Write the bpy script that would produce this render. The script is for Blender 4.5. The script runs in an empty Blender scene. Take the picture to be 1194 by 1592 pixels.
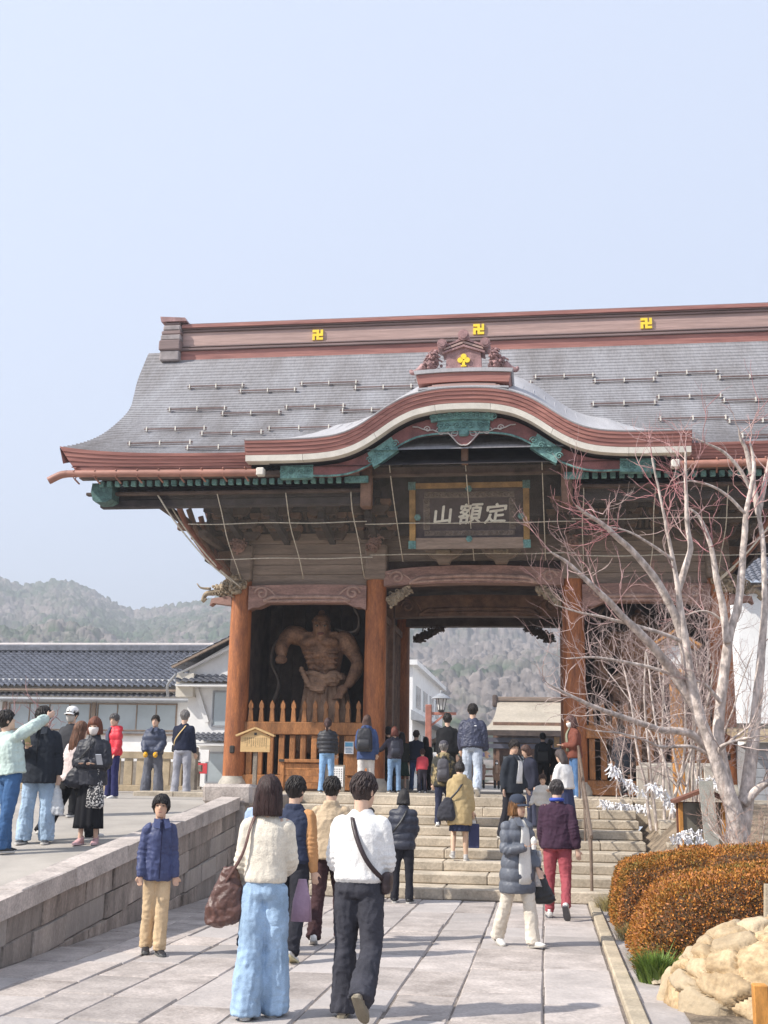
import bpy, bmesh, math, random
import numpy as np
from math import sin, cos, pi, radians, tan, atan2, sqrt, exp
from mathutils import Vector, Matrix

random.seed(7)
RNG = np.random.default_rng(11)
scene = bpy.context.scene
COL = scene.collection

# ------------------------------------------------------------------ camera
F_PX, IMG_W, IMG_H = 1800.0, 1194.0, 1592.0
PITCH = math.atan((1212 - 796) / F_PX)
cam_data = bpy.data.cameras.new('camera')
cam = bpy.data.objects.new('camera', cam_data)
COL.objects.link(cam)
cam_data.sensor_fit = 'VERTICAL'
cam_data.sensor_height = 24.0
cam_data.lens = 24.0 * F_PX / IMG_H
cam_data.clip_start = 0.1
cam_data.clip_end = 20000
CAM_M = Matrix.Rotation(radians(8.0), 4, 'Z') @ Matrix.Rotation(pi / 2 + PITCH, 4, 'X') @ Matrix.Rotation(radians(1.0), 4, 'Z')
cam.matrix_world = Matrix.Translation((0, 0, 1.68)) @ CAM_M
scene.camera = cam

# ------------------------------------------------------------------ sky, sun, exposure
SUN_EL, SUN_AZ = radians(42), atan2(-0.89, -0.46)      # the sun stands behind the camera, to the left
world = bpy.data.worlds.new('World')
scene.world = world
world.use_nodes = True
nt = world.node_tree
nt.nodes.clear()
sky_n = nt.nodes.new('ShaderNodeTexSky')
sky_n.sky_type = 'NISHITA'
sky_n.sun_disc = False
sky_n.sun_elevation = SUN_EL
sky_n.sun_rotation = SUN_AZ
sky_n.altitude = 400
sky_n.air_density = 1.0
sky_n.dust_density = 1.0
sky_n.ozone_density = 1.0
# thin high haze: the clear sky veiled evenly by a pale milky tone
veil = nt.nodes.new('ShaderNodeMixRGB')
veil.inputs[0].default_value = 0.80
veil.inputs[2].default_value = (3.50, 3.88, 4.75, 1)
bg = nt.nodes.new('ShaderNodeBackground')
bg.inputs['Strength'].default_value = 0.132
wo = nt.nodes.new('ShaderNodeOutputWorld')
nt.links.new(sky_n.outputs[0], veil.inputs[1])
nt.links.new(veil.outputs[0], bg.inputs[0])
nt.links.new(bg.outputs[0], wo.inputs[0])
sun_d = bpy.data.lights.new('sun', 'SUN')
sun_d.energy = 3.7
sun_d.angle = radians(0.9)
sun_d.color = (1.0, 0.945, 0.86)
sun = bpy.data.objects.new('sun', sun_d)
COL.objects.link(sun)
sdir = Vector((sin(SUN_AZ) * cos(SUN_EL), cos(SUN_AZ) * cos(SUN_EL), sin(SUN_EL)))
sun.rotation_euler = sdir.to_track_quat('Z', 'Y').to_euler()
sun.location = (-20, -10, 30)
vs = scene.view_settings
vs.view_transform = 'Standard'
vs.look = 'None'
vs.exposure = 0.86
vs.gamma = 1.0
scene.render.engine = 'CYCLES'
scene.cycles.use_denoising = True
scene.cycles.max_bounces = 6
scene.cycles.transparent_max_bounces = 12
scene.cycles.volume_bounces = 0

# ------------------------------------------------------------------ helpers: noise
_perm = np.random.default_rng(3).permutation(256)
_perm = np.concatenate([_perm, _perm])
_grad = np.random.default_rng(5).normal(size=(256, 3))
_grad /= np.linalg.norm(_grad, axis=1)[:, None]
def perlin(p):
    p = np.asarray(p, float)
    i = np.floor(p).astype(int)
    f = p - i
    i &= 255
    u = f * f * f * (f * (f * 6 - 15) + 10)
    def g(dx, dy, dz):
        h = _perm[(_perm[(_perm[(i[:, 0] + dx) & 255] + i[:, 1] + dy) & 255] + i[:, 2] + dz) & 255]
        gr = _grad[h]
        return gr[:, 0] * (f[:, 0] - dx) + gr[:, 1] * (f[:, 1] - dy) + gr[:, 2] * (f[:, 2] - dz)
    x00 = g(0, 0, 0) * (1 - u[:, 0]) + g(1, 0, 0) * u[:, 0]
    x10 = g(0, 1, 0) * (1 - u[:, 0]) + g(1, 1, 0) * u[:, 0]
    x01 = g(0, 0, 1) * (1 - u[:, 0]) + g(1, 0, 1) * u[:, 0]
    x11 = g(0, 1, 1) * (1 - u[:, 0]) + g(1, 1, 1) * u[:, 0]
    y0 = x00 * (1 - u[:, 1]) + x10 * u[:, 1]
    y1 = x01 * (1 - u[:, 1]) + x11 * u[:, 1]
    return y0 * (1 - u[:, 2]) + y1 * u[:, 2]
def fbm(p, n=3):
    s = 0
    a = 1.0
    for k in range(n):
        s = s + a * perlin(p * (2 ** k) + 17.3 * k)
        a *= 0.5
    return s

# ------------------------------------------------------------------ helpers: materials
MATS = {}
def mat(name, col, rough=0.7, var=0.12, scale=3.0, bump=0.0, bscale=40.0, col2=None, metal=0.0, stretch=(1, 1, 1), spec=0.4,
        fine=0.0, fscale=60.0, objvar=0.0, sheen=0.0, coords='Object', detail=5.0, alpha=None, sss=0.0, alt=None):
    """one procedural surface: base colour varied by noise, a second colour in patches, fine relief"""
    if name in MATS:
        return MATS[name]
    m = bpy.data.materials.new(name)
    m.use_nodes = True
    n = m.node_tree.nodes
    l = m.node_tree.links
    b = n['Principled BSDF']
    b.inputs['Roughness'].default_value = rough
    b.inputs['Metallic'].default_value = metal
    b.inputs['Specular IOR Level'].default_value = spec
    if sheen:
        b.inputs['Sheen Weight'].default_value = sheen
    if sss:
        b.inputs['Subsurface Weight'].default_value = sss
        b.inputs['Subsurface Scale'].default_value = 0.02
    tc = n.new('ShaderNodeTexCoord')
    mp = n.new('ShaderNodeMapping')
    mp.inputs['Scale'].default_value = stretch
    l.new(tc.outputs[coords], mp.inputs[0])
    oi = n.new('ShaderNodeObjectInfo')
    off = n.new('ShaderNodeVectorMath')
    off.operation = 'ADD'
    sc = n.new('ShaderNodeVectorMath')
    sc.operation = 'SCALE'
    sc.inputs['Scale'].default_value = 37.0
    cmb = n.new('ShaderNodeCombineXYZ')
    for k in range(3):
        l.new(oi.outputs['Random'], cmb.inputs[k])
    l.new(cmb.outputs[0], sc.inputs[0])
    l.new(mp.outputs[0], off.inputs[0])
    l.new(sc.outputs[0], off.inputs[1])
    nz = n.new('ShaderNodeTexNoise')
    nz.inputs['Scale'].default_value = scale
    nz.inputs['Detail'].default_value = detail
    nz.inputs['Roughness'].default_value = 0.6
    l.new(off.outputs[0], nz.inputs['Vector'])
    ramp = n.new('ShaderNodeValToRGB')
    c = np.array(col[:3])
    c2 = np.array(col2[:3]) if col2 is not None else np.clip(c * (1 - var * 1.6), 0, 1)
    c1 = np.clip(c * (1 + var), 0, 1)
    ramp.color_ramp.elements[0].position = 0.32
    ramp.color_ramp.elements[0].color = (*c2, 1)
    ramp.color_ramp.elements[1].position = 0.68
    ramp.color_ramp.elements[1].color = (*c1, 1)
    l.new(nz.outputs['Fac'], ramp.inputs[0])
    out = ramp.outputs[0]
    if fine:
        nf = n.new('ShaderNodeTexNoise')
        nf.inputs['Scale'].default_value = fscale
        nf.inputs['Detail'].default_value = 3
        l.new(off.outputs[0], nf.inputs['Vector'])
        mr = n.new('ShaderNodeMapRange')
        mr.inputs[1].default_value = 0.3
        mr.inputs[2].default_value = 0.7
        mr.inputs[3].default_value = 1 - fine
        mr.inputs[4].default_value = 1 + fine
        l.new(nf.outputs['Fac'], mr.inputs[0])
        mx = n.new('ShaderNodeVectorMath')
        mx.operation = 'SCALE'
        l.new(out, mx.inputs[0])
        l.new(mr.outputs[0], mx.inputs['Scale'])
        out = mx.outputs[0]
    if alt is not None:
        rr2 = n.new('ShaderNodeMath')
        rr2.operation = 'MULTIPLY'
        rr2.inputs[1].default_value = 7.13
        l.new(oi.outputs['Random'], rr2.inputs[0])
        fr2 = n.new('ShaderNodeMath')
        fr2.operation = 'FRACT'
        l.new(rr2.outputs[0], fr2.inputs[0])
        m2 = n.new('ShaderNodeMath')
        m2.operation = 'MULTIPLY'
        m2.inputs[1].default_value = 0.75
        l.new(fr2.outputs[0], m2.inputs[0])
        al = n.new('ShaderNodeMixRGB')
        l.new(m2.outputs[0], al.inputs[0])
        l.new(out, al.inputs[1])
        al.inputs[2].default_value = (*alt, 1)
        out = al.outputs[0]
    if objvar:
        mr = n.new('ShaderNodeMapRange')
        mr.inputs[3].default_value = 1 - objvar
        mr.inputs[4].default_value = 1 + objvar
        l.new(oi.outputs['Random'], mr.inputs[0])
        mx = n.new('ShaderNodeVectorMath')
        mx.operation = 'SCALE'
        l.new(out, mx.inputs[0])
        l.new(mr.outputs[0], mx.inputs['Scale'])
        out = mx.outputs[0]
    l.new(out, b.inputs['Base Color'])
    if bump:
        nb = n.new('ShaderNodeTexNoise')
        nb.inputs['Scale'].default_value = bscale
        nb.inputs['Detail'].default_value = 4
        l.new(off.outputs[0], nb.inputs['Vector'])
        bp = n.new('ShaderNodeBump')
        bp.inputs['Strength'].default_value = bump
        bp.inputs['Distance'].default_value = 0.02
        l.new(nb.outputs['Fac'], bp.inputs['Height'])
        l.new(bp.outputs[0], b.inputs['Normal'])
    if alpha is not None:
        b.inputs['Alpha'].default_value = alpha
    MATS[name] = m
    return m
def vcol_mat(name, rough=0.8, spec=0.3, fine=0.15, fscale=30.0, bump=0.0, bscale=30.0):
    """colour taken from the mesh's own 'tone' attribute (the thing's own colours), varied finely"""
    if name in MATS:
        return MATS[name]
    m = mat(name, (0.5, 0.5, 0.5), rough=rough, var=fine, scale=fscale, spec=spec, bump=bump, bscale=bscale)
    n = m.node_tree.nodes
    l = m.node_tree.links
    b = n['Principled BSDF']
    src = b.inputs['Base Color'].links[0].from_socket
    at = n.new('ShaderNodeAttribute')
    at.attribute_name = 'tone'
    mx = n.new('ShaderNodeMixRGB')
    mx.blend_type = 'MULTIPLY'
    mx.inputs[0].default_value = 1
    dbl = n.new('ShaderNodeVectorMath')
    dbl.operation = 'SCALE'
    dbl.inputs['Scale'].default_value = 2.0
    l.new(src, dbl.inputs[0])
    l.new(dbl.outputs[0], mx.inputs[1])
    l.new(at.outputs['Color'], mx.inputs[2])
    l.new(mx.outputs[0], b.inputs['Base Color'])
    return m

# ------------------------------------------------------------------ helpers: objects
def world_loc(o):
    v = Vector((0, 0, 0))
    while o is not None:
        v += o.location
        o = o.parent
    return v
def tag(o, label=None, cat=None, group=None, kind=None):
    if label: o['label'] = label
    if cat: o['category'] = cat
    if group: o['group'] = group
    if kind: o['kind'] = kind
    return o
def thing(name, label, cat, loc=(0, 0, 0), group=None, rz=0.0):
    o = bpy.data.objects.new(name, None)
    o.empty_display_size = 0.2
    COL.objects.link(o)
    o.location = loc
    o.rotation_euler = (0, 0, rz)
    return tag(o, label, cat, group)
def link_mesh(name, me, m, parent=None, loc=None):
    if m is not None and not me.materials:
        me.materials.append(m)
    o = bpy.data.objects.new(name, me)
    COL.objects.link(o)
    if parent is not None:
        o.parent = parent
    if loc is not None:
        o.location = loc
    return o
def copy_tree(o, parent=None):
    c = o.copy()
    COL.objects.link(c)
    c.parent = parent
    for ch in o.children:
        copy_tree(ch, c)
    return c

class MB:
    """collects vertices and faces; build() links them as one mesh object"""
    def __init__(s):
        s.v = []
        s.f = []
        s.n = 0
    def add(s, v, f):
        v = np.asarray(v, float).reshape(-1, 3)
        s.v.append(v)
        k = s.n
        s.f.extend([tuple(int(i) + k for i in q) for q in f])
        s.n += len(v)
        return s
    def box(s, x0, x1, y0, y1, z0, z1, j=0.0):
        v = np.array([(x, y, z) for z in (z0, z1) for y in (y0, y1) for x in (x0, x1)], float)
        if j:
            v += RNG.uniform(-j, j, v.shape)
        return s.add(v, [(0, 2, 3, 1), (4, 5, 7, 6), (0, 1, 5, 4), (2, 6, 7, 3), (0, 4, 6, 2), (1, 3, 7, 5)])
    def cbox(s, x0, x1, y0, y1, z0, z1, c=0.01, j=0.0):
        """box with chamfered edges"""
        c = min(c, abs(x1 - x0) * .45, abs(y1 - y0) * .45, abs(z1 - z0) * .45)
        bm = bmesh.new()
        bmesh.ops.create_cube(bm, size=1)
        for v in bm.verts:
            v.co = Vector(((x0 + x1) / 2 + v.co.x * (x1 - x0), (y0 + y1) / 2 + v.co.y * (y1 - y0), (z0 + z1) / 2 + v.co.z * (z1 - z0)))
            if j:
                v.co += Vector(RNG.uniform(-j, j, 3))
        bmesh.ops.bevel(bm, geom=bm.edges[:], offset=c, segments=1, affect='EDGES', clamp_overlap=True)
        bm.verts.index_update()
        v = [tuple(q.co) for q in bm.verts]
        f = [[q.index for q in fc.verts] for fc in bm.faces]
        bm.free()
        return s.add(v, f)
    def obox(s, p, ax, half):
        """box centred at p with unit axes ax (3x3 rows) and half sizes"""
        p = np.array(p, float)
        A = np.array(ax, float)
        v = [p + sx * half[0] * A[0] + sy * half[1] * A[1] + sz * half[2] * A[2] for sz in (-1, 1) for sy in (-1, 1) for sx in (-1, 1)]
        return s.add(v, [(0, 2, 3, 1), (4, 5, 7, 6), (0, 1, 5, 4), (2, 6, 7, 3), (0, 4, 6, 2), (1, 3, 7, 5)])
    def bar(s, a, b, w, h, up=(0, 0, 1)):
        a = np.array(a, float)
        b = np.array(b, float)
        d = b - a
        L = np.linalg.norm(d)
        d /= L
        u = np.array(up, float)
        r = np.cross(d, u)
        if np.linalg.norm(r) < 1e-6:
            r = np.array([1.0, 0, 0])
        r /= np.linalg.norm(r)
        u = np.cross(r, d)
        return s.obox((a + b) / 2, (d, r, u), (L / 2, w / 2, h / 2))
    def tube(s, pts, rad, n=8, cap=True):
        pts = np.asarray(pts, float)
        m = len(pts)
        rad = np.broadcast_to(np.asarray(rad, float), (m,))
        t = np.gradient(pts, axis=0)
        t /= np.linalg.norm(t, axis=1)[:, None] + 1e-12
        ref = np.array([0, 0, 1.0]) if abs(t[0, 2]) < 0.9 else np.array([1.0, 0, 0])
        u = np.cross(t[0], ref)
        u /= np.linalg.norm(u)
        V = []
        an = np.arange(n) * 2 * pi / n
        for k in range(m):
            u = u - t[k] * np.dot(u, t[k])
            u /= np.linalg.norm(u) + 1e-12
            w = np.cross(t[k], u)
            V.append(pts[k] + rad[k] * (np.cos(an)[:, None] * u + np.sin(an)[:, None] * w))
        V = np.concatenate(V)
        F = []
        for k in range(m - 1):
            for i in range(n):
                j = (i + 1) % n
                F.append((k * n + i, k * n + j, (k + 1) * n + j, (k + 1) * n + i))
        if cap:
            F.append(tuple(range(n))[::-1])
            F.append(tuple((m - 1) * n + i for i in range(n)))
        return s.add(V, F)
    def lathe(s, prof, c=(0, 0, 0), n=20, sx=1.0, sy=1.0):
        V = []
        for r, z in prof:
            for i in range(n):
                a = 2 * pi * i / n
                V.append((c[0] + sx * r * cos(a), c[1] + sy * r * sin(a), c[2] + z))
        m = len(prof)
        F = []
        for k in range(m - 1):
            for i in range(n):
                j = (i + 1) % n
                F.append((k * n + i, k * n + j, (k + 1) * n + j, (k + 1) * n + i))
        F.append(tuple(range(n))[::-1])
        F.append(tuple((m - 1) * n + i for i in range(n)))
        return s.add(V, F)
    def ball(s, c, r, n=10, m=7):
        r = np.broadcast_to(np.asarray(r, float), (3,))
        V = [(c[0], c[1], c[2] - r[2])]
        for k in range(1, m):
            ph = -pi / 2 + pi * k / m
            for i in range(n):
                a = 2 * pi * i / n
                V.append((c[0] + r[0] * cos(ph) * cos(a), c[1] + r[1] * cos(ph) * sin(a), c[2] + r[2] * sin(ph)))
        V.append((c[0], c[1], c[2] + r[2]))
        F = []
        for i in range(n):
            F.append((0, 1 + (i + 1) % n, 1 + i))
            F.append((len(V) - 1, 1 + (m - 2) * n + i, 1 + (m - 2) * n + (i + 1) % n))
        for k in range(m - 2):
            for i in range(n):
                j = (i + 1) % n
                F.append((1 + k * n + i, 1 + k * n + j, 1 + (k + 1) * n + j, 1 + (k + 1) * n + i))
        return s.add(V, F)
    def prism(s, poly, y0, y1, axis='y'):
        """polygon (list of 2-D points) extruded along an axis: 'y' polygon in x,z; 'x' polygon in y,z; 'z' polygon in x,y"""
        n = len(poly)
        V = []
        for d in (y0, y1):
            for a, b in poly:
                V.append({'y': (a, d, b), 'x': (d, a, b), 'z': (a, b, d)}[axis])
        F = [tuple(range(n))[::-1], tuple(range(n, 2 * n))]
        for i in range(n):
            j = (i + 1) % n
            F.append((i, j, n + j, n + i))
        return s.add(V, F)
    def grid(s, P):
        """P: array (a, b, 3)"""
        P = np.asarray(P, float)
        a, b = P.shape[:2]
        I = np.arange(a * b).reshape(a, b)
        F = np.stack([I[:-1, :-1], I[:-1, 1:], I[1:, 1:], I[1:, :-1]], -1).reshape(-1, 4)
        return s.add(P.reshape(-1, 3), F.tolist())
    def verts(s):
        return np.concatenate(s.v) if s.v else np.zeros((0, 3))
    def mesh(s, name, origin=(0, 0, 0), smooth=False, fixn=True):
        me = bpy.data.meshes.new(name)
        v = s.verts() - np.array(origin, float)
        me.from_pydata(v.tolist(), [], s.f)
        if fixn:
            bm = bmesh.new()
            bm.from_mesh(me)
            bmesh.ops.recalc_face_normals(bm, faces=bm.faces[:])
            bm.to_mesh(me)
            bm.free()
        if smooth:
            me.polygons.foreach_set('use_smooth', [True] * len(me.polygons))
            if smooth == 'auto':
                me.set_sharp_from_angle(angle=radians(40))
        me.update()
        return me
    def build(s, name, m, parent=None, smooth=False, fixn=True):
        """vertices are in world coordinates; a child's mesh is stored relative to its parent"""
        o = world_loc(parent) if parent is not None else (0, 0, 0)
        return link_mesh(name, s.mesh(name, tuple(o), smooth, fixn), m, parent)
def fast_mesh(name, V, Q, smooth=False):
    """big meshes from numpy arrays; Q (n,3) or (n,4)"""
    V = np.asarray(V, np.float32)
    Q = np.asarray(Q, np.int32)
    me = bpy.data.meshes.new(name)
    me.vertices.add(len(V))
    me.vertices.foreach_set('co', V.ravel())
    k = Q.shape[1]
    me.loops.add(Q.size)
    me.loops.foreach_set('vertex_index', Q.ravel())
    me.polygons.add(len(Q))
    me.polygons.foreach_set('loop_start', np.arange(len(Q), dtype=np.int32) * k)
    if smooth:
        me.polygons.foreach_set('use_smooth', np.ones(len(Q), bool))
    me.update(calc_edges=True)
    return me
def set_tone(me, cols):
    at = me.color_attributes.new('tone', 'FLOAT_COLOR', 'POINT')
    c = np.ones((len(me.vertices), 4), np.float32)
    c[:, :3] = cols
    at.data.foreach_set('color', c.ravel())
def catmull(pts, n):
    """smooth path through the points, n samples"""
    P = np.asarray(pts, float)
    m = len(P)
    if m < 3:
        t = np.linspace(0, 1, n)[:, None]
        return P[0] * (1 - t) + P[-1] * t
    Q = np.vstack([2 * P[0] - P[1], P, 2 * P[-1] - P[-2]])
    t = np.linspace(0, m - 1 - 1e-9, n)
    i = t.astype(int)
    u = (t - i)[:, None]
    a, b, c, d = Q[i], Q[i + 1], Q[i + 2], Q[i + 3]
    return 0.5 * ((2 * b) + (c - a) * u + (2 * a - 5 * b + 4 * c - d) * u ** 2 + (3 * b - a - 3 * c + d) * u ** 3)
# ================================================================== the setting
M_flag = mat('flagstone', (0.43, 0.375, 0.34), rough=0.85, var=0.2, scale=2.6, alt=(0.40, 0.37, 0.355), col2=(0.27, 0.23, 0.205), bump=0.5, bscale=16, fine=0.2, fscale=38, objvar=0.16, coords='Object')
M_joint = mat('joint_earth', (0.19, 0.16, 0.14), rough=0.95, var=0.3, scale=8)
M_asph = mat('ramp_paving', (0.37, 0.335, 0.295), rough=0.9, var=0.16, scale=0.9, bump=0.3, bscale=120, fine=0.18, fscale=160)
M_earth = mat('earth', (0.27, 0.24, 0.20), rough=0.95, var=0.2, scale=0.8, bump=0.3, bscale=20, fine=0.2, fscale=50)
M_wall = mat('wall_stone', (0.35, 0.285, 0.24), rough=0.9, var=0.28, scale=3.0, bump=0.9, bscale=26, fine=0.3, fscale=38, objvar=0.22, stretch=(1, 2.2, 0.6), alt=(0.33, 0.295, 0.265))
M_cap = mat('cap_stone', (0.46, 0.40, 0.36), rough=0.85, var=0.18, scale=3, bump=0.5, bscale=30, fine=0.2, fscale=40, objvar=0.1)
M_step = mat('step_stone', (0.47, 0.40, 0.31), rough=0.85, var=0.2, scale=2.0, bump=0.45, bscale=25, fine=0.16, fscale=30, objvar=0.12)
M_kerb = mat('kerb_stone', (0.46, 0.385, 0.28), rough=0.85, var=0.15, scale=3, bump=0.4, bscale=35, fine=0.15, fscale=50, objvar=0.08)

def structure(o):
    o['kind'] = 'structure'
    return o
g = MB()
g.grid(np.array([[(x, y, -0.03) for x in (-6000, -200, -30, 0, 30, 200, 6000)] for y in (-400, -40, 0, 10, 17.4)]))
structure(g.build('ground', M_earth))

# approach path: base sheet and one object for each flagstone
pb = MB()
pb.grid(np.array([[(x, y, -0.012) for x in (-4.85, -2, 0.56)] for y in (-8, 0, 10, 17.52)]))
path = structure(pb.build('approach_path', M_joint))
def stone_mesh(name, x0, x1, y0, y1, z0, z1, c=0.012, j=0.004):
    b = MB().cbox(x0, x1, y0, y1, z0, z1, c, j)
    return b
cols = [-4.82, -4.36, -3.86, -3.38, -2.83, -2.30, -1.80, -1.22, -0.72, -0.05, 0.555]
for ci in range(len(cols) - 1):
    y = 5.2 + RNG.uniform(0, 0.8)
    first = True
    while y < 17.4:
        L = RNG.uniform(0.6, 1.35)
        y1 = min(y + L, 17.495)
        if 17.495 - y1 < 0.35:
            y1 = 17.495
        dz = RNG.uniform(-0.004, 0.004)
        g_ = RNG.uniform(0.002, 0.007)
        stone_mesh('flagstone', cols[ci] + g_, cols[ci + 1] - g_, y + g_, y1 - g_, -0.07, dz, RNG.uniform(0.008, 0.018), 0.007).build('flagstone', M_flag, path)
        y = y1

# the sloping walk on the left, behind the retaining wall, and the level ground it leads to
def ramp_z(y):
    return np.minimum(0.48 + 0.087 * (np.asarray(y, float) - 10.23), 1.28)
ys = np.concatenate([np.linspace(-8, 18.4, 30), [18.5, 19.5, 22, 26, 40, 80, 160, 330]])
xs = np.array([-300, -60, -30, -20, -14, -10, -8, -6.5, -5.08])
rp = MB()
rp.grid(np.array([[(x, y, float(ramp_z(y))) for x in xs] for y in ys]))
structure(rp.build('ramp_walk', M_asph, smooth=True))
up = MB()
up.grid(np.array([[(x, y, 1.28 if y < 60 else 1.28 + (y - 60) * 0.008) for x in (-5.08, -2, 2, 6, 30, 80, 300)] for y in (23.3, 30, 60, 120, 330)]))
structure(up.build('upper_ground', M_asph))

# retaining wall: sloping courses of blocks under cap stones
wall = thing('retaining_wall', 'low stone block retaining wall with pale cap stones along the sloping walk', 'wall', (-5.0, 11, 0))
def cap_z(y):
    return 0.59 + 0.0965 * (y - 10.23)
def wall_block(name, y0, y1, t0, t1, x0, x1, m, rough=0.012, j=0.006):
    """block between y0..y1 whose top and bottom run t below the cap line"""
    b = MB().cbox(x0, x1, y0, y1, 0, 1, 0.012, 0)
    v = b.v[0]
    for k in range(len(v)):
        w = v[k, 2]
        lo = cap_z(v[k, 1]) - t0
        hi = cap_z(v[k, 1]) - t1
        v[k, 2] = lo * (1 - w) + hi * w
    v += RNG.uniform(-j, j, v.shape)
    b.build(name, m, wall)
y = 3.0
while y < 18.3:
    L = RNG.uniform(0.9, 1.5)
    y1 = min(y + L, 18.35)
    wall_block('cap_stone', y + 0.004, y1 - 0.004, 0.19, 0.0, -5.10, -4.79 + RNG.uniform(-0.008, 0.008), M_cap)
    y = y1
t = 0.195
for ci, h in enumerate([0.25, 0.27, 0.26, 0.28, 0.3]):
    y = 3.0 - RNG.uniform(0, 0.5)
    while y < 18.3:
        L = RNG.uniform(0.5, 1.15)
        y1 = min(y + L, 18.32)
        if y1 > 3.5 and cap_z(y1) - t > 0.0:
            wall_block('block', y + 0.007, y1 - 0.007, t + h - 0.012, t, -5.08, -4.82 + RNG.uniform(-0.03, 0.012), M_wall, j=0.009)
        y = y1
    t += h
wb = MB()
wb.prism([(3.0, -0.02), (18.3, -0.02), (18.3, cap_z(18.3) - 0.2), (3.0, cap_z(3.0) - 0.2)], -5.06, -4.86, 'x')
wb.build('core', M_joint, wall)
pier = thing('stone_pier', 'squared pale stone pier at the upper end of the retaining wall', 'pier', (-4.9, 18.9, 0))
pm = MB().cbox(-5.28, -4.72, 18.38, 19.0, 0.0, 1.25, 0.02, 0.01)
pm.build('shaft', M_wall, pier)
MB().cbox(-5.42, -4.62, 18.36, 19.2, 1.253, 1.56, 0.05, 0.02).build('cap_block', M_cap, pier)
MB().cbox(-5.2, -4.79, 19.2, 23.3, 0.0, 1.37, 0.02, 0.01).build('side_block', M_wall, pier)

# stairs: nine steps, each of several stones
ST_Y0, ST_T = 17.5, 0.68
ST_H = [0, 0.165, 0.303, 0.446, 0.591, 0.736, 0.888, 1.036, 1.20, 1.385]
ST_X0, ST_X1 = -4.78, 1.62
sb = MB()
sb.prism([(ST_Y0 + 0.1, -0.05)] + [p for i in range(1, 9) for p in ((ST_Y0 + 0.1 + (i - 1) * ST_T, ST_H[i] - 0.03), (ST_Y0 + 0.1 + i * ST_T, ST_H[i] - 0.03))] + [(23.4, ST_H[8] - 0.03), (23.4, -0.05)], ST_X0 + 0.02, ST_X1 - 0.02, 'x')
stairs = structure(sb.build('stairs', M_joint))
for i in range(1, 10):
    y0 = ST_Y0 + (i - 1) * ST_T
    dep = ST_T + 0.03 if i < 9 else 0.62
    x = ST_X0
    xe = ST_X1 - 0.0 if i > 3 else ST_X1 + 0.25
    while x < xe:
        L = RNG.uniform(1.1, 2.3)
        x1 = min(x + L, xe)
        if xe - x1 < 0.5:
            x1 = xe
        MB().cbox(x + 0.003, x1 - 0.003, y0 + RNG.uniform(-0.006, 0.006), y0 + dep, ST_H[i - 1] + 0.004, ST_H[i] + RNG.uniform(-0.003, 0.003), 0.014, 0.003).build('step_stone', M_step, stairs)
        x = x1
# gate platform paving
gp = MB()
gp.box(-8.25, 5.6, 23.52, 36.5, 0.9, 1.36)
plat = structure(gp.build('gate_platform', M_joint))
y = 23.57
while y < 36:
    L = RNG.uniform(0.8, 1.1)
    x = -8.2
    while x < 5.5:
        w = RNG.uniform(0.9, 1.9)
        x1 = min(x + w, 5.55)
        MB().cbox(x + 0.004, x1 - 0.004, y + 0.004, y + L - 0.004, 1.31, 1.376 + RNG.uniform(-0.002, 0.002), 0.01, 0.002).build('paving_slab', M_step, plat)
        x = x1
    y += L
bx = MB()
for (a, b_) in ((-7.6, ST_X0 - 0.24), (ST_X1 + 0.02, 5.6)):
    pass
fs = -8.2
while fs < ST_X0 - 0.3:
    f1 = min(fs + RNG.uniform(0.8, 1.2), ST_X0 - 0.25)
    MB().cbox(fs + .004, f1 - .004, 22.95, 23.55, 0.9, 1.376, 0.015, 0.004).build('edge_stone', M_step, plat)
    fs = f1
fs = ST_X1 + 0.03
while fs < 5.4:
    f1 = min(fs + RNG.uniform(0.8, 1.2), 5.55)
    MB().cbox(fs + .004, f1 - .004, 22.95, 23.55, 0.9, 1.376, 0.015, 0.004).build('edge_stone', M_step, plat)
    fs = f1
# stone cheek beside the stairs on the right
ck = thing('stair_cheek_wall', 'coursed stone cheek wall closing the right end of the stairs', 'wall', (2.2, 19.5, 0))
for (y0, y1, z1) in ((18.4, 19.5, 0.47), (19.5, 20.7, 0.78), (20.7, 21.9, 1.09), (21.9, 22.94, 1.25)):
    z = 0.0
    while z < z1 - 0.05:
        z2 = min(z + 0.31, z1)
        MB().cbox(ST_X1 + 0.27, ST_X1 + 1.3, y0 + .004, y1 - .004, z + .003, z2 - .003, 0.015, 0.006).build('block', M_step, ck)
        z = z2

# kerb and side strip on the right of the path
kb = MB()
kb.grid(np.array([[(x, y, -0.008) for x in (0.55, 1.25)] for y in (-8, 5, 17.5)]))
kerbs = structure(kb.build('side_path', M_joint))
y = 5.0
while y < 17.3:
    L = RNG.uniform(1.2, 1.9)
    y1 = min(y + L, 17.45)
    MB().cbox(0.565, 0.70, y + .004, y1 - .004, -0.05, 0.055 + RNG.uniform(-.003, .003), 0.012, 0.003).build('kerb_stone', M_kerb, kerbs)
    MB().cbox(0.712, 1.06, y + .1, y1 + .09, -0.05, 0.012 + RNG.uniform(-.003, .003), 0.01, 0.003).build('flagstone', M_flag, kerbs)
    y = y1
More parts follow.
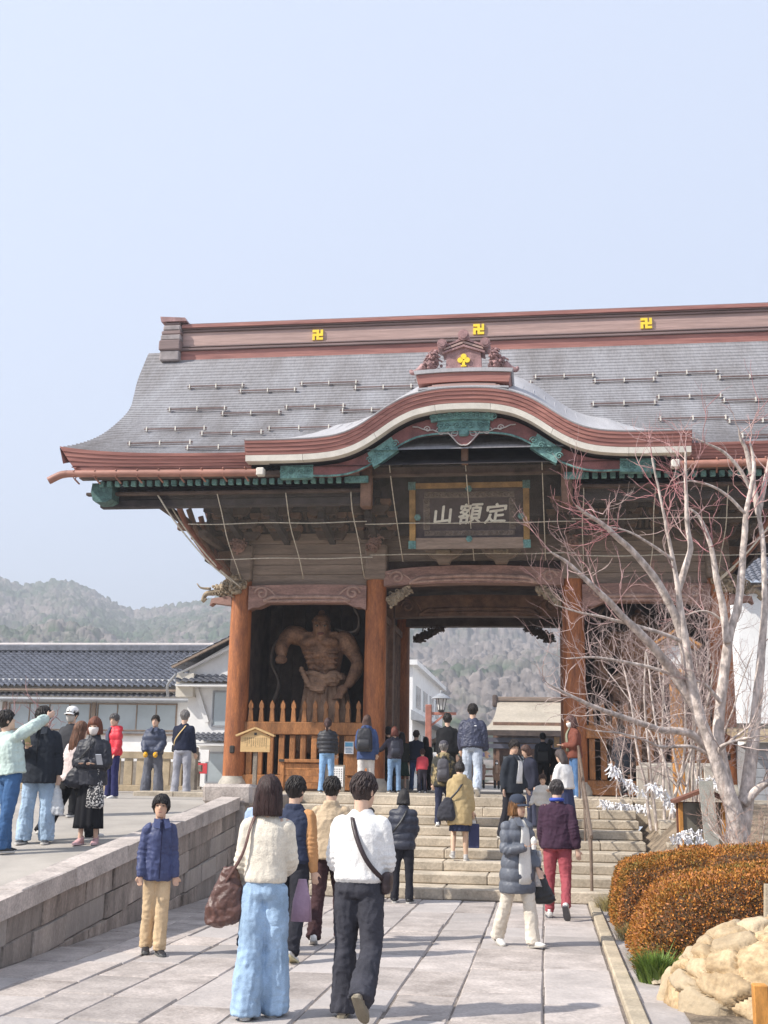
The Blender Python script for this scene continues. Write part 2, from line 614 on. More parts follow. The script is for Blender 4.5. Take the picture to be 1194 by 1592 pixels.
# planting bed on the right, rising to the upper ground
M_bed = mat('bed_soil', (0.22, 0.17, 0.12), rough=0.95, var=0.35, scale=4, bump=0.8, bscale=14, fine=0.35, fscale=40)
def bed_z(x, y):
    a = np.clip((x - 1.0) / 1.2, 0, 1)
    b = np.clip((y - 11.0) / 9.0, 0, 1)
    return 0.02 + 0.28 * a * np.clip((y - 9) / 4, 0, 1) + 0.55 * b * a + 0.5 * np.clip((y - 18.5) / 4, 0, 1) * a
bx_, by_ = np.meshgrid(np.concatenate([np.linspace(1.0, 4, 40), np.linspace(4.3, 30, 20)]), np.linspace(4, 22.94, 120))
bz_ = bed_z(bx_, by_) + 0.03 * fbm(np.stack([bx_ * 2.2, by_ * 2.2, by_ * 0], -1).reshape(-1, 3)).reshape(bx_.shape)
bd = MB()
bd.grid(np.stack([bx_, by_, bz_], -1))
structure(bd.build('planting_bed', M_bed, smooth=True))
# ================================================================== the temple gate
XC, YP, YB, YR, YE = -1.515, 25.0, 29.5, 27.25, 21.8
PX = [-6.69, -3.65, 0.62, 3.66]
FL = 1.42        # gate drawing units; to_site() sets the built size
M_pil = mat('pillar_wood', (0.38, 0.135, 0.045), rough=0.6, var=0.25, scale=2.5, col2=(0.19, 0.065, 0.03), stretch=(3, 3, 0.5), bump=0.35, bscale=30, fine=0.25, fscale=26)
M_beam = mat('carved_beam_wood', (0.33, 0.195, 0.16), rough=0.75, var=0.25, scale=3, stretch=(0.6, 2, 2), bump=0.3, bscale=30, fine=0.2, fscale=30)
M_board = mat('weathered_board', (0.28, 0.21, 0.165), rough=0.85, var=0.2, scale=3, stretch=(0.3, 2, 3), bump=0.3, bscale=30, fine=0.15, fscale=30, objvar=0.15)
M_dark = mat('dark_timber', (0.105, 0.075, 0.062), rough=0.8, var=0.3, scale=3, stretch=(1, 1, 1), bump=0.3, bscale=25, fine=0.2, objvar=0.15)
M_brown = mat('brown_timber', (0.21, 0.12, 0.08), rough=0.75, var=0.3, scale=3, bump=0.3, bscale=25, fine=0.2, objvar=0.15)
M_orange = mat('oiled_timber', (0.36, 0.155, 0.055), rough=0.6, var=0.25, scale=3, stretch=(2, 2, 0.6), bump=0.3, bscale=28, fine=0.25, fscale=25, objvar=0.15)
M_blackish = mat('blackish_timber', (0.052, 0.043, 0.045), rough=0.8, var=0.3, scale=3, bump=0.3, bscale=25, fine=0.2, objvar=0.2)  # near-black timber, set darker for contrast under the eaves
M_carve = mat('pale_carving', (0.36, 0.285, 0.20), rough=0.85, var=0.3, scale=8, bump=0.5, bscale=40, fine=0.3)
M_shing = mat('roof_shingle', (0.262, 0.258, 0.272), rough=0.75, var=0.12, scale=1.1, col2=(0.195, 0.183, 0.185), stretch=(1.4, 0.3, 0.3), bump=0.25, bscale=60, fine=0.16, fscale=18)
M_kara = mat('porch_roof_copper', (0.41, 0.40, 0.41), rough=0.6, var=0.08, scale=1.2, fine=0.08, fscale=14, stretch=(3, 0.4, 0.4))
M_fascia = mat('fascia_copper', (0.345, 0.155, 0.125), rough=0.55, var=0.22, scale=2.2, stretch=(0.35, 1, 6), fine=0.12, fscale=10, col2=(0.235, 0.095, 0.08))
M_ridge = mat('ridge_copper', (0.42, 0.285, 0.25), rough=0.6, var=0.15, scale=2, stretch=(0.3, 1, 6), fine=0.12, fscale=10)
M_ridged = mat('ridge_dark_copper', (0.22, 0.155, 0.145), rough=0.6, var=0.2, scale=2, stretch=(0.3, 1, 4))  # darker copper for the thin dark lines of the ridge
M_white = mat('pale_edge_board', (0.70, 0.655, 0.58), rough=0.7, var=0.1, scale=3, fine=0.06)
M_verd = mat('verdigris', (0.15, 0.29, 0.265), rough=0.7, var=0.3, scale=7, bump=0.4, bscale=50, fine=0.3, fscale=40, col2=(0.07, 0.15, 0.15))
M_gold = mat('gold_leaf', (0.95, 0.70, 0.06), rough=0.35, var=0.06, metal=0.15, scale=5)
M_stone = mat('base_stone', (0.50, 0.46, 0.40), rough=0.85, var=0.2, scale=4, bump=0.4, bscale=30)
M_redw = mat('red_strut_wood', (0.30, 0.125, 0.08), rough=0.7, var=0.25, scale=4)
M_rope = mat('net_rope', (0.66, 0.60, 0.50), rough=0.8, var=0.2, scale=20)
M_iron = mat('iron', (0.05, 0.045, 0.04), rough=0.5, var=0.2, scale=10)

M_mould = mat('worn_moulding', (0.42, 0.275, 0.225), rough=0.75, var=0.2, scale=6, fine=0.2)
gate = thing('temple_gate', 'great wooden temple gate with grey shingled roof and wavy copper porch gable', 'gate', (XC, YR, FL))

# ---- pillars and their base stones
for ix, x in enumerate(PX):
    for y in (YP, YB):
        b = MB()
        zs = np.linspace(1.68, 5.95, 14)
        b.lathe([(0.235 * (1.06 - 0.10 * ((z - 1.68) / 4.3) ** 1.3), z) for z in zs], (x, y, 0), 28)
        p = b.build('pillar', M_pil, gate, smooth='auto')
        MB().lathe([(0.34, 1.42), (0.35, 1.50), (0.31, 1.60), (0.262, 1.665), (0.25, 1.70)], (x, y, 0), 24).build('base_stone', M_stone, p, smooth='auto')
        if y == YP:
            MB().cbox(x - 0.055, x + 0.055, y - 0.275, y - 0.2, 2.18, 2.34, 0.02).build('metal_fitting', M_iron, p)

# ---- carved tie beams between the pillars
def spiral(c, r0, turns, sgn, y, n=26):
    out = []
    for k in range(n):
        a = k / (n - 1) * turns * 2 * pi
        r = r0 * (1 - 0.85 * k / (n - 1))
        out.append((c[0] + sgn * r * cos(a), y, c[1] + r * sin(a)))
    return out
def tie_beam(x0, x1, z0, z1, arch, y, th, m, parent, carve=True, ear=0.0, drop=0.0):
    n = 25
    u = np.linspace(0, 1, n)
    top = [(x0 + (x1 - x0) * t, z1 + arch * (1 - (2 * t - 1) ** 2) ** 0.7) for t in u]
    bot = []
    for t in u[::-1]:
        e = min(t, 1 - t) * (x1 - x0)
        zz = z0 + arch * 0.5 * (1 - (2 * t - 1) ** 2)
        if e < ear:
            w = 1 - e / ear
            zz -= drop * (w ** 0.6) * (1 + 0.16 * sin(w * 15))
        bot.append((x0 + (x1 - x0) * t, zz))
    o = MB().prism(top + bot, y - th / 2, y + th / 2).build('tie_beam', m, parent)
    if carve:
        yf = y - th / 2
        xa, xb = x0 + (x1 - x0) * 0.17, x1 - (x1 - x0) * 0.17
        mb = MB()
        zt = z0 + (z1 - z0) * 0.30 + arch * 0.5
        # sunken panel edge with rounded ends, drawn as two mouldings
        for k, (dz, r) in enumerate(((0.0, 0.045), (-0.085, 0.03))):
            pts = [(xa - 0.10, yf, z0 + 0.05)] + [(xa + (xb - xa) * t, yf, zt + dz + arch * 0.45 * (1 - (2 * t - 1) ** 2)) for t in np.linspace(0.04, 0.96, 12)] + [(xb + 0.10, yf, z0 + 0.05)]
            mb.tube(catmull(pts, 40), r, 6)
        mb.build('moulding', M_mould if m is M_beam else m, o, smooth=True)
        for s, xs in ((1, x0 + 0.30), (-1, x1 - 0.30)):
            sc = MB()
            sc.tube(spiral((xs, (z0 + z1) / 2 + 0.03), 0.16, 1.35, -s, yf), 0.03, 6)
            sc.tube(catmull([(xs - s * 0.22, yf, z1 - 0.04), (xs + s * 0.02, yf, z1 - 0.02), (xs + s * 0.22, yf, z1 - 0.12), (xs + s * 0.40, yf, z0 + 0.05)], 20), 0.02, 6)
            sc.build('scroll_carving', M_mould if m is M_beam else m, o, smooth=True)
    return o
tie_beam(PX[0] + 0.2, PX[1] - 0.2, 5.43, 5.82, 0.03, YP - 0.03, 0.32, M_beam, gate, ear=0.42, drop=0.13)
tie_beam(PX[2] + 0.2, PX[3] - 0.2, 5.43, 5.82, 0.03, YP - 0.03, 0.32, M_beam, gate, ear=0.42, drop=0.13)
tie_beam(PX[1] + 0.19, PX[2] - 0.19, 5.80, 6.12, 0.13, YP - 0.05, 0.36, M_beam, gate)
tie_beam(PX[1] + 0.15, PX[2] - 0.15, 5.42, 5.88, 0.08, 27.2, 0.34, M_brown, gate)
tie_beam(PX[1] + 0.15, PX[2] - 0.15, 5.50, 5.92, 0.04, YB, 0.34, M_dark, gate, carve=False)
for a, b_ in ((0, 1), (2, 3)):
    MB().cbox(PX[a], PX[b_], YB - 0.15, YB + 0.15, 5.4, 5.8, 0.02).build('tie_beam', M_dark, gate)

# ---- carved lumps: clouds, lions and dragons under and beside the beams
def carving(name, c, size, seed, m, parent, spikes=26, knob=0.22):
    """a carved cluster: many curls and knobs growing from a core"""
    r = np.random.default_rng(seed)
    b = MB()
    b.ball(c, np.array(size) * 0.72, 12, 8)
    for k in range(spikes):
        d = r.normal(size=3)
        d /= np.linalg.norm(d)
        if d[1] > 0.3:
            d[1] *= -1
        p = np.array(c) + d * np.array(size) * r.uniform(0.62, 0.98)
        s = min(size) * knob * r.uniform(0.6, 1.5)
        if k % 3:
            b.ball(p, (s, s, s * r.uniform(0.5, 1.1)), 7, 5)
        else:
            q = r.normal(size=3) * 0.4
            pts = [p + s * np.array([cos(a + q[0]) * (1 - a / 7), -0.4 + q[1] * a * 0.1, sin(a + q[0]) * (1 - a / 7)]) * 1.5 for a in np.linspace(0, 5, 9)]
            b.tube(pts, np.linspace(s * 0.4, s * 0.16, 9), 5)
    return b.build(name, m, parent, smooth=True)
for s, x in ((1, PX[1] + 0.47), (-1, PX[2] - 0.47)):
    for k in range(3):
        carving('cloud_carving', (x + s * (-0.10 + 0.15 * k), YP - 0.06, 5.70 - 0.13 * (2 - k) * 0.8 + 0.02), (0.17, 0.13, 0.14 + 0.02 * (2 - k)), 10 + k + (5 if s > 0 else 0), M_carve, gate)
    for k in range(4):
        carving('dark_carving', (x + s * (0.02 + 0.17 * k), YB - 0.04, 5.22 + 0.08 * k), (0.18, 0.13, 0.17 - 0.02 * k), 30 + k, M_dark, gate)  # rear bracket carvings in the dark timber of their beam
for s, x in ((-1, PX[0]), (1, PX[3])):
    carving('lion_head_carving', (x + s * 0.10, YP - 0.12, 5.86), (0.27, 0.30, 0.30), 51, M_carve, gate, 60, 0.2)
    carving('lion_head_carving', (x + s * 0.42, YP + 0.02, 5.76), (0.30, 0.22, 0.24), 52, M_carve, gate, 50, 0.2)
    h = MB()
    h.tube(catmull([(x + s * 0.62, YP - 0.05, 5.70), (x + s * 0.80, YP - 0.1, 5.66), (x + s * 0.86, YP - 0.12, 5.50), (x + s * 0.78, YP - 0.12, 5.56)], 12), np.linspace(0.07, 0.03, 12), 7)
    h.tube(catmull([(x + s * 0.70, YP - 0.1, 5.78), (x + s * 0.92, YP - 0.12, 5.80), (x + s * 1.02, YP - 0.12, 5.90)], 9), np.linspace(0.035, 0.012, 9), 6)
    h.build('trunk_carving', M_carve, gate, smooth=True)
    MB().prism([(x + s * 0.2, 5.40), (x + s * 0.62, 5.46), (x + s * 0.70, 5.40), (x + s * 0.66, 5.56), (x + s * 0.2, 5.62)], YP - 0.13, YP + 0.13).build('beam_nose', M_beam, gate)

# ---- upper wall: horizontal boards between the beam and the bracket zone
zz = [5.86, 6.10, 6.32, 6.57, 6.80, 7.04]
for a, b_ in ((0, 1), (2, 3)):
    for k in range(5):
        MB().cbox(PX[a] + 0.1, PX[b_] - 0.1, YP - 0.02 - 0.012 * (k % 2), YP + 0.06, zz[k] + 0.004, zz[k + 1] - 0.004, 0.008).build('wall_board', M_board, gate)
for k in range(4):
    MB().cbox(PX[1] + 0.1, PX[2] - 0.1, YP + 0.20 - 0.012 * (k % 2), YP + 0.28, 6.12 + k * 0.3 + 0.004, 6.42 + k * 0.3 - 0.004, 0.008).build('wall_board', M_dark if k < 1 else M_board, gate)
MB().cbox(PX[1], PX[2], YP - 0.08, YP + 0.2, 7.00, 7.24, 0.02).build('head_beam', M_blackish, gate)
# struts above the beams (short capital posts)
for x in PX:
    MB().cbox(x - 0.24, x + 0.24, YP - 0.24, YP + 0.2, 5.95, 6.75, 0.03).build('capital_post', M_board, gate)
    carving('lion_carving', (x - 0.02, YP - 0.34, 6.72), (0.20, 0.18, 0.24), 60 + int(x * 3), M_beam, gate, 36, 0.2)
# bracket complexes, stepping out under the eaves
def bracket_set(x, w=1.0):
    r = thing_part('bracket_set', gate)
    steps = ((YP - 0.25, 6.95, 0.42), (YP - 0.75, 7.12, 0.50), (YP - 1.25, 7.28, 0.42))
    for k, (y, z, hw) in enumerate(steps):
        hw *= w
        MB().prism([(x - hw, z + 0.02), (x - hw * 0.8, z - 0.10), (x + hw * 0.8, z - 0.10), (x + hw, z + 0.02), (x + hw, z + 0.08), (x - hw, z + 0.08)], y - 0.075, y + 0.075).build('bracket_arm', M_dark, r)
        for dx in (-hw + 0.07, 0, hw - 0.07):
            MB().prism([(x + dx - 0.075, z + 0.085), (x + dx + 0.075, z + 0.085), (x + dx + 0.11, z + 0.14), (x + dx + 0.11, z + 0.21), (x + dx - 0.11, z + 0.21), (x + dx - 0.11, z + 0.14)], y - 0.10, y + 0.10).build('bearing_block', M_brown, r)
    MB().bar((x, YP, 6.85), (x, YP - 1.55, 7.10), 0.13, 0.16).build('projecting_arm', M_blackish, r)
    MB().bar((x, YP, 7.10), (x, YP - 1.75, 7.30), 0.13, 0.14).build('projecting_arm', M_blackish, r)
    return r
def thing_part(name, parent):
    o = bpy.data.objects.new(name, None)
    o.empty_display_size = 0.1
    COL.objects.link(o)
    o.parent = parent
    return o
for x in PX:
    bracket_set(x)
for a, b_ in ((0, 1), (2, 3)):
    for t in (0.33, 0.67):
        bracket_set(PX[a] + (PX[b_] - PX[a]) * t, 0.8)
# frog-leg struts under the plaque
for x in (XC - 0.62, XC + 0.62):
    MB().prism([(x - 0.42, 6.56), (x - 0.30, 6.42), (x - 0.17, 6.36), (x - 0.12, 6.26), (x + 0.12, 6.26), (x + 0.17, 6.36), (x + 0.30, 6.42), (x + 0.42, 6.56)], YP - 0.42, YP - 0.2).build('frog_leg_strut', M_board, gate)
    MB().cbox(x - 0.16, x + 0.16, YP - 0.52, YP - 0.43, 6.44, 6.56, 0.03).build('bearing_block', M_carve, gate)
# dark ribs in the shade above the boards
for a, b_ in ((0, 1), (2, 3)):
    x = PX[a] + 0.3
    while x < PX[b_] - 0.2:
        MB().bar((x, YP - 0.55, 7.45), (x, YP - 0.02, 7.10), 0.06, 0.05).build('rib', M_dark, gate)
        x += 0.145
MB().box(PX[0] - 0.2, PX[3] + 0.2, YP + 0.03, YP + 0.2, 7.04, 9.0).build('upper_wall', M_blackish, gate)
for s in (-1, 1):
    xg = XC + s * 5.3
    MB().prism([(YP - 0.2, 5.95), (YB + 0.2, 5.95), (YB + 0.2, 9.0), (YR, 11.6), (YP - 0.2, 9.0)], xg - 0.05, xg + 0.05, 'x').build('gable_wall', M_dark, gate)
    for k in range(5):
        y0_ = YP + 0.15 + k * 1.05
        for j_ in range(3):
            MB().cbox(min(xg, xg + s * (0.5 + 0.5 * j_)), max(xg, xg + s * (0.5 + 0.5 * j_)), y0_ - 0.08, y0_ + 0.08, 6.5 + 0.34 * j_, 6.68 + 0.34 * j_, 0.02).build('side_bracket', M_brown, gate)
    for j_ in range(3):
        xb_ = xg + s * (0.45 + 0.5 * j_)
        MB().cbox(xb_ - 0.08, xb_ + 0.08, 23.6, YB + 1.2, 6.70 + 0.34 * j_, 6.86 + 0.34 * j_, 0.02).build('side_beam', M_dark, gate)
for y, z, h in ((YP - 0.25, 7.22, 0.14), (YP - 0.75, 7.38, 0.14), (YP - 1.30, 7.53, 0.17)):
    for xa, xb in ((PX[0] - 0.75, PX[1] + 0.25), (PX[2] - 0.25, PX[3] + 0.75)):
        MB().cbox(xa, xb, y - 0.08, y + 0.08, z, z + h, 0.015).build('eave_beam', M_blackish, gate)

# ---- eave purlin, rafters with verdigris caps
for xa, xb in ((-9.25, XC - 1.9), (XC + 1.9, 6.2)):
    MB().cbox(xa, xb, 22.72, 22.92, 7.16, 7.33, 0.02).build('eave_purlin', M_blackish, gate)
for s in (-1, 1):
    xe = XC + s * 7.55
    b = MB()
    b.prism([(xe - 0.2, 7.58), (xe - 0.22, 7.40), (xe - 0.17, 7.22), (xe - 0.1, 7.17), (xe + 0.12, 7.18), (xe + 0.24, 7.24), (xe + 0.24, 7.58)], 22.28, 22.70)
    b.build('purlin_end_cap', mat('dark_verdigris', (0.075, 0.155, 0.145), rough=0.7, var=0.3, scale=9, bump=0.5, bscale=40, fine=0.3), gate)
for xa, xb in ((-9.2, XC - 1.95), (XC + 1.95, 6.17)):
    MB().box(xa, xb, 22.74, 22.88, 7.34, 7.60).build('purlin_board', M_blackish, gate)
for xa, xb in ((-9.2, XC - 2.1), (XC + 2.1, 6.17)):
    MB().grid(np.array([[(xa, 22.62, 7.52), (xb, 22.62, 7.52)], [(xa, 24.95, 8.46), (xb, 24.95, 8.46)]])).build('soffit_board', M_blackish, gate)
# curved struts at the gable ends, from the purlin down to the pillar heads
for s in (-1, 1):
    for k in range(4):
        y0_ = 23.7 + 0.75 * k
        MB().tube(catmull([(XC + s * (6.30 - 0.05 * k), y0_ - 0.3, 7.45), (XC + s * 6.08, y0_ - 0.1, 6.95), (XC + s * 5.72, y0_, 6.42), (XC + s * 5.35, y0_ + 0.1, 6.02)], 12), 0.065, 8).build('curved_strut', M_brown if k % 2 else M_redw, gate, smooth=True)
    xg = XC + s * 5.9
    for k in range(7):
        z0_ = 6.35 + 0.16 * k
        MB().box(min(xg, xg + s * 0.06), max(xg, xg + s * 0.06), 24.6, 30.0, z0_ + 0.004, z0_ + 0.152).build('side_board', M_blackish if k % 2 else M_dark, gate)
def rafter(x, y0, z0, y1, z1, w, h, cap):
    o = MB().bar((x, y0, z0), (x, y1, z1), w, h).build('rafter', M_dark, gate)
    MB().cbox(x - w * 0.56, x + w * 0.56, y0 - 0.035, y0 + 0.05, z0 - h * 0.6, z0 + h * 0.56, 0.008).build('rafter_cap', cap, o)
x = XC - 2.2
xs_r = []
while x > -9.05:
    xs_r.append(x)
    x -= 0.172
for x in xs_r:
    for xx in (x, 2 * XC - x):
        rafter(xx, 22.25, 7.55, 24.9, 8.70, 0.09, 0.10, M_verd2 if False else M_verd)
for x in xs_r[::1]:
    for xx in (x + 0.086, 2 * XC - x - 0.086):
        MB().bar((xx, 22.62, 7.42), (xx, 24.9, 8.30), 0.085, 0.09).build('lower_rafter', M_blackish, gate)
for s in (-1, 1):
    xa, xb = sorted((XC + s * 2.1, XC + s * 7.95))
    MB().cbox(xa, xb, 22.04, 22.24, 7.62, 7.72, 0.01).build('eave_board', M_dark, gate)
    MB().cbox(xa, xb, 22.46, 22.60, 7.37, 7.43, 0.01).build('eave_board', M_dark, gate)

# ---- roof
ZE, ZR = 8.0, 12.36
def roof_z(v):
    w = 1 - v
    return ZE + (ZR - ZE) * (0.6 * w + 0.4 * w * w)
_vl = [0, 0.2, 0.45, 0.75, 0.88, 1.0]
_xl = [-10.08, -9.92, -9.52, -9.52, -9.62, -9.86]
def verge(v):
    return np.interp(v, _vl, np.array(_xl)) - 0.0
_vs = np.linspace(0, 1, 200)
_ve = np.convolve(np.pad(np.interp(_vs, _vl, _xl), 12, mode='edge'), np.ones(25) / 25, 'valid')
def verge_s(v):
    return np.interp(v, _vs, _ve)
def lift(u, v):
    """corners of the eave sweep up; u -1..1 across"""
    return 0.22 * np.abs(u) ** 7 * v ** 2
def roof_pt(u, v, back=False, off=0.0):
    xl = verge_s(v)
    X = XC + u * (XC - xl)
    Y = YR - (YR - YE) * v
    if back:
        Y = 2 * YR - Y
    return np.stack([X, Y + 0 * X, roof_z(v) + lift(u, v) + off + 0 * X], -1)
N_C = 46
U = np.concatenate([np.linspace(-1, -0.8, 12), np.linspace(-0.78, 0.78, 40), np.linspace(0.8, 1, 12)])
rows = []
for k in range(N_C):
    v0, v1 = k / N_C, (k + 1) / N_C
    rows.append(roof_pt(U, v0, off=0.0))
    jit = RNG.uniform(-0.003, 0.003)
    rows.append(roof_pt(U, v1, off=0.026 + jit))
front = MB()
front.grid(np.array(rows))
roof = front.build('roof', M_shing, gate)
bk = MB()
bk.grid(np.array([roof_pt(U, v, True) for v in np.linspace(0, 1, 14)]))
bk.build('back_slope', M_shing, roof, smooth=True)
# underside and thickness
un = MB()
un.grid(np.array([roof_pt(U * 0.985, v, off=-0.30) for v in np.linspace(0.02, 0.985, 14)]))
un.grid(np.array([roof_pt(U * 0.985, v, True, off=-0.30) for v in np.linspace(0.02, 0.985, 14)]))
un.build('roof_underside', M_blackish, roof)
for s in (-1, 1):
    e = MB()
    vv = np.linspace(0, 1, 30)
    for bck in (False, True):
        t_ = np.array([roof_pt(np.array([s * 1.0]), v, bck)[0] for v in vv])
        d_ = np.array([roof_pt(np.array([s * 1.0]), v, bck, off=-0.34)[0] for v in vv])
        d_[:, 0] -= s * 0.10
        e.grid(np.array([t_, d_]))
    e.build('verge_edge', M_fascia, roof)
    h = MB()
    for bck in (False, True):
        a_ = np.array([roof_pt(np.array([s * 0.965]), v, bck, off=-0.36)[0] for v in vv])
        lo = a_.copy()
        lo[:, 2] -= 0.42 * np.clip((0.97 - vv) * 7, 0.05, 1)
        a2, lo2 = a_.copy(), lo.copy()
        a2[:, 0] -= s * 0.09
        lo2[:, 0] -= s * 0.09
        h.grid(np.array([a_, lo]))
        h.grid(np.array([a2, lo2]))
        h.grid(np.array([lo, lo2]))
    h.build('barge_board', M_fascia, roof)
# front fascia in thin stepped layers (outside the porch gable)
def fascia_strip(u0, u1, name='fascia'):
    uu = np.linspace(u0, u1, 40)
    top = roof_pt(uu, 1.0, off=0.03)
    hgt = 0.30 + 0.20 * np.abs(uu) ** 8
    o = None
    nl = 5
    for k in range(nl):
        b = MB()
        z0 = top[:, 2] - hgt * k / nl
        z1 = top[:, 2] - hgt * (k + 1) / nl + 0.004
        yy = top[:, 1] - 0.02 + 0.028 * k
        sh = -np.sign(uu) * np.clip((np.abs(uu) - 0.9) / 0.1, 0, 1) * 0.33
        A = np.stack([top[:, 0] + sh * k / nl, yy, z0], -1)
        B = np.stack([top[:, 0] + sh * (k + 1) / nl, yy + 0.012, z1], -1)
        C = np.stack([top[:, 0] + sh * (k + 1) / nl, yy + 0.3, z1], -1)
        b.grid(np.array([A, B, C]))
        if o is None:
            A0 = A.copy()
            A0[:, 1] += 0.05
            b.grid(np.array([A0, A]))
        q = b.build(name if o is None else 'fascia_layer', M_fascia, o if o else roof)
        o = o or q
UE = 4.28 / 8.33
fascia_strip(-1, -UE)
fascia_strip(UE, 1)
# snow guards: staggered bars in four double rows
M_guard = mat('guard_bar', (0.17, 0.115, 0.105), rough=0.6, var=0.2, scale=6)
def snow_guard(x0, v, L):
    b = MB()
    p0 = roof_pt(np.array([(x0 - XC) / 8.0]), v)[0]
    z, y = p0[2] + 0.055, p0[1] - 0.07
    b.bar((x0, y, z), (x0 + L, y, z), 0.022, 0.032)
    b.bar((x0, y + 0.02, z - 0.04), (x0 + L, y + 0.02, z - 0.04), 0.012, 0.012)
    o = b.build('snow_guard', M_guard, roof)
    for t in (0.04, 0.5, 0.96):
        MB().box(x0 + L * t - 0.013, x0 + L * t + 0.013, y - 0.025, y + 0.06, z - 0.05, z + 0.045).build('bracket', M_white, o)
rowv = [(0.28, 0.325), (0.475, 0.52), (0.685, 0.73), (0.885, 0.93)]
for r, (va, vb) in enumerate(rowv):
    x = [-8.55, -8.65, -8.75, -8.7][r] + 0.1
    k = 0
    while x < 5.6:
        v = va if k % 2 == 0 else vb
        L = 1.42
        zg = roof_z(v)
        d = abs(x + L / 2 - XC)
        if not (r == 3 and d < 4.9) and not (r == 2 and d < 3.3) and not (r == 1 and d < 2.0) and x > verge_s(v) + 0.35:
            snow_guard(x, v, L)
        x += 1.34 if k % 2 == 0 else 1.42
        k += 1

# ---- wavy porch gable (karahafu)
YK = 21.5
_kd = [0.0, 0.4, 0.8, 1.3, 1.65, 2.0, 2.3, 2.7, 3.3, 4.32]
_kz = [9.19, 9.185, 9.14, 8.98, 8.73, 8.46, 8.31, 8.235, 8.21, 8.215]
_dd = np.linspace(-4.32, 4.32, 241)
_zz = np.interp(np.abs(_dd), _kd, _kz)
_zz = np.convolve(np.pad(_zz, 10, mode='edge'), np.ones(21) / 21, 'valid')
def kz(d):
    return np.interp(d, _dd, _zz)
nk = 121
dk = np.linspace(-4.32, 4.32, nk)
zk = kz(dk)
tn = np.stack([np.gradient(dk), np.gradient(zk)], -1)
tn /= np.linalg.norm(tn, axis=1)[:, None]
nrm = np.stack([tn[:, 1], -tn[:, 0]], -1)        # points down / outwards
nrm[:, 0] *= 0.75
def kcurve(off, y):
    return np.stack([XC + dk + nrm[:, 0] * off, np.full(nk, y), zk + nrm[:, 1] * off], -1)
kb_ = MB()
slope = 0.42 - 0.20 * np.clip((np.abs(dk) - 2.9) / 1.4, 0, 1)
rws = []
for yk in np.linspace(0, 4.6, 12):
    r_ = kcurve(0, YK + yk)
    r_[:, 2] += slope * yk + 0.01 * (yk > 0)
    rws.append(r_)
kb_.grid(np.array(rws))
porch = kb_.build('porch_gable', M_kara, gate, smooth=True)
# standing seams on the porch roof
for k in range(4, nk - 4, 3):
    if abs(dk[k]) < 0.95:
        continue
    MB().bar(rws[0][k] + np.array([0, 0.02, 0.004]), rws[5][k] + np.array([0, 0, 0.004]), 0.012, 0.012).build('seam', M_kara, porch)
offs = [0.0, 0.075, 0.15, 0.225, 0.30]
for k in range(4):
    a_, b2 = kcurve(offs[k], YK + 0.025 * k), kcurve(offs[k + 1] - 0.006, YK + 0.025 * k + 0.01)
    c_ = kcurve(offs[k + 1] - 0.006, YK + 0.3)
    MB().grid(np.array([a_, b2, c_])).build('gable_layer', M_fascia, porch, smooth='auto')
tp = MB().grid(np.array([kcurve(-0.012, YK - 0.01), kcurve(0.0, YK - 0.012), kcurve(0.02, YK)]))
tp.build('gable_edge', M_kara, porch)
# pale edge board in lengths
cuts = [0, 16, 34, 52, 68, 86, 104, nk - 1]
for a0, a1 in zip(cuts[:-1], cuts[1:]):
    A, B = kcurve(0.30, YK + 0.085)[a0:a1 + 1], kcurve(0.415, YK + 0.10)[a0:a1 + 1]
    C = kcurve(0.415, YK + 0.4)[a0:a1 + 1]
    A[-1, 0] -= 0.006
    B[-1, 0] -= 0.006
    MB().grid(np.array([A, B, C])).build('edge_board', M_white, porch, smooth='auto')
# end faces of the porch gable
for k, s in ((0, -1), (nk - 1, 1)):
    x = XC + dk[k] + s * 0.002
    MB().prism([(YK, zk[k]), (YK + 1.0, zk[k] + 0.2), (YK + 1.0, zk[k] - 0.3), (YK + 0.1, zk[k] - 0.3)], x, x + s * 0.012, 'x').build('end_face', M_fascia, porch)
# inner barge board under the wave
ii = slice(14, nk - 14)
A, B = kcurve(0.47, YK + 0.42)[ii], kcurve(0.74, YK + 0.42)[ii]
m_ = len(A)
w_ = 1 + 0.28 * np.exp(-((dk[ii] / 1.1) ** 2)) - 0.45 * np.clip((np.abs(dk[ii]) - 2.4) / 1.0, 0, 1)
B = A + (B - A) * w_[:, None]
A2, B2 = A.copy(), B.copy()
A2[:, 1] += 0.12
B2[:, 1] += 0.12
M_redb = mat('red_barge_board', (0.22, 0.088, 0.082), rough=0.7, var=0.25, scale=3, fine=0.2)
bgb = MB().grid(np.array([A2, A, B, B2])).build('inner_barge_board', M_redb, porch, smooth='auto')
MB().tube(B[::2] + np.array([0, -0.005, 0]), 0.022, 6).build('edge_bead', M_verd, bgb, smooth=True)
# verdigris fittings on the barge board
def fitting(d0, d1, o0, o1, y, name='metal_fitting', pattern=True):
    sel = (dk >= d0) & (dk <= d1)
    a_, b2 = kcurve(o0, y)[sel], kcurve(o1, y)[sel]
    a3, b3 = a_.copy(), b2.copy()
    a3[:, 1] += 0.16
    b3[:, 1] += 0.16
    o = MB().grid(np.array([a3, a_, b2, b3])).build(name, M_verd, porch, smooth='auto')
    if pattern:
        n_ = max(4, int((d1 - d0) / 0.16))
        pm_ = MB()
        for k in range(n_):
            d = d0 + (d1 - d0) * (k + 0.5) / n_
            i = int(np.argmin(np.abs(dk - d)))
            c = kcurve((o0 + o1) / 2, y - 0.01)[i]
            pm_.tube(spiral((c[0], c[2]), 0.075, 1.5, 1 if k % 2 else -1, y - 0.012, 16), 0.014, 5)
        pm_.build('scroll_relief', M_verd, o, smooth=True)
fitting(-0.72, 0.72, 0.43, 0.56, YK + 0.30)
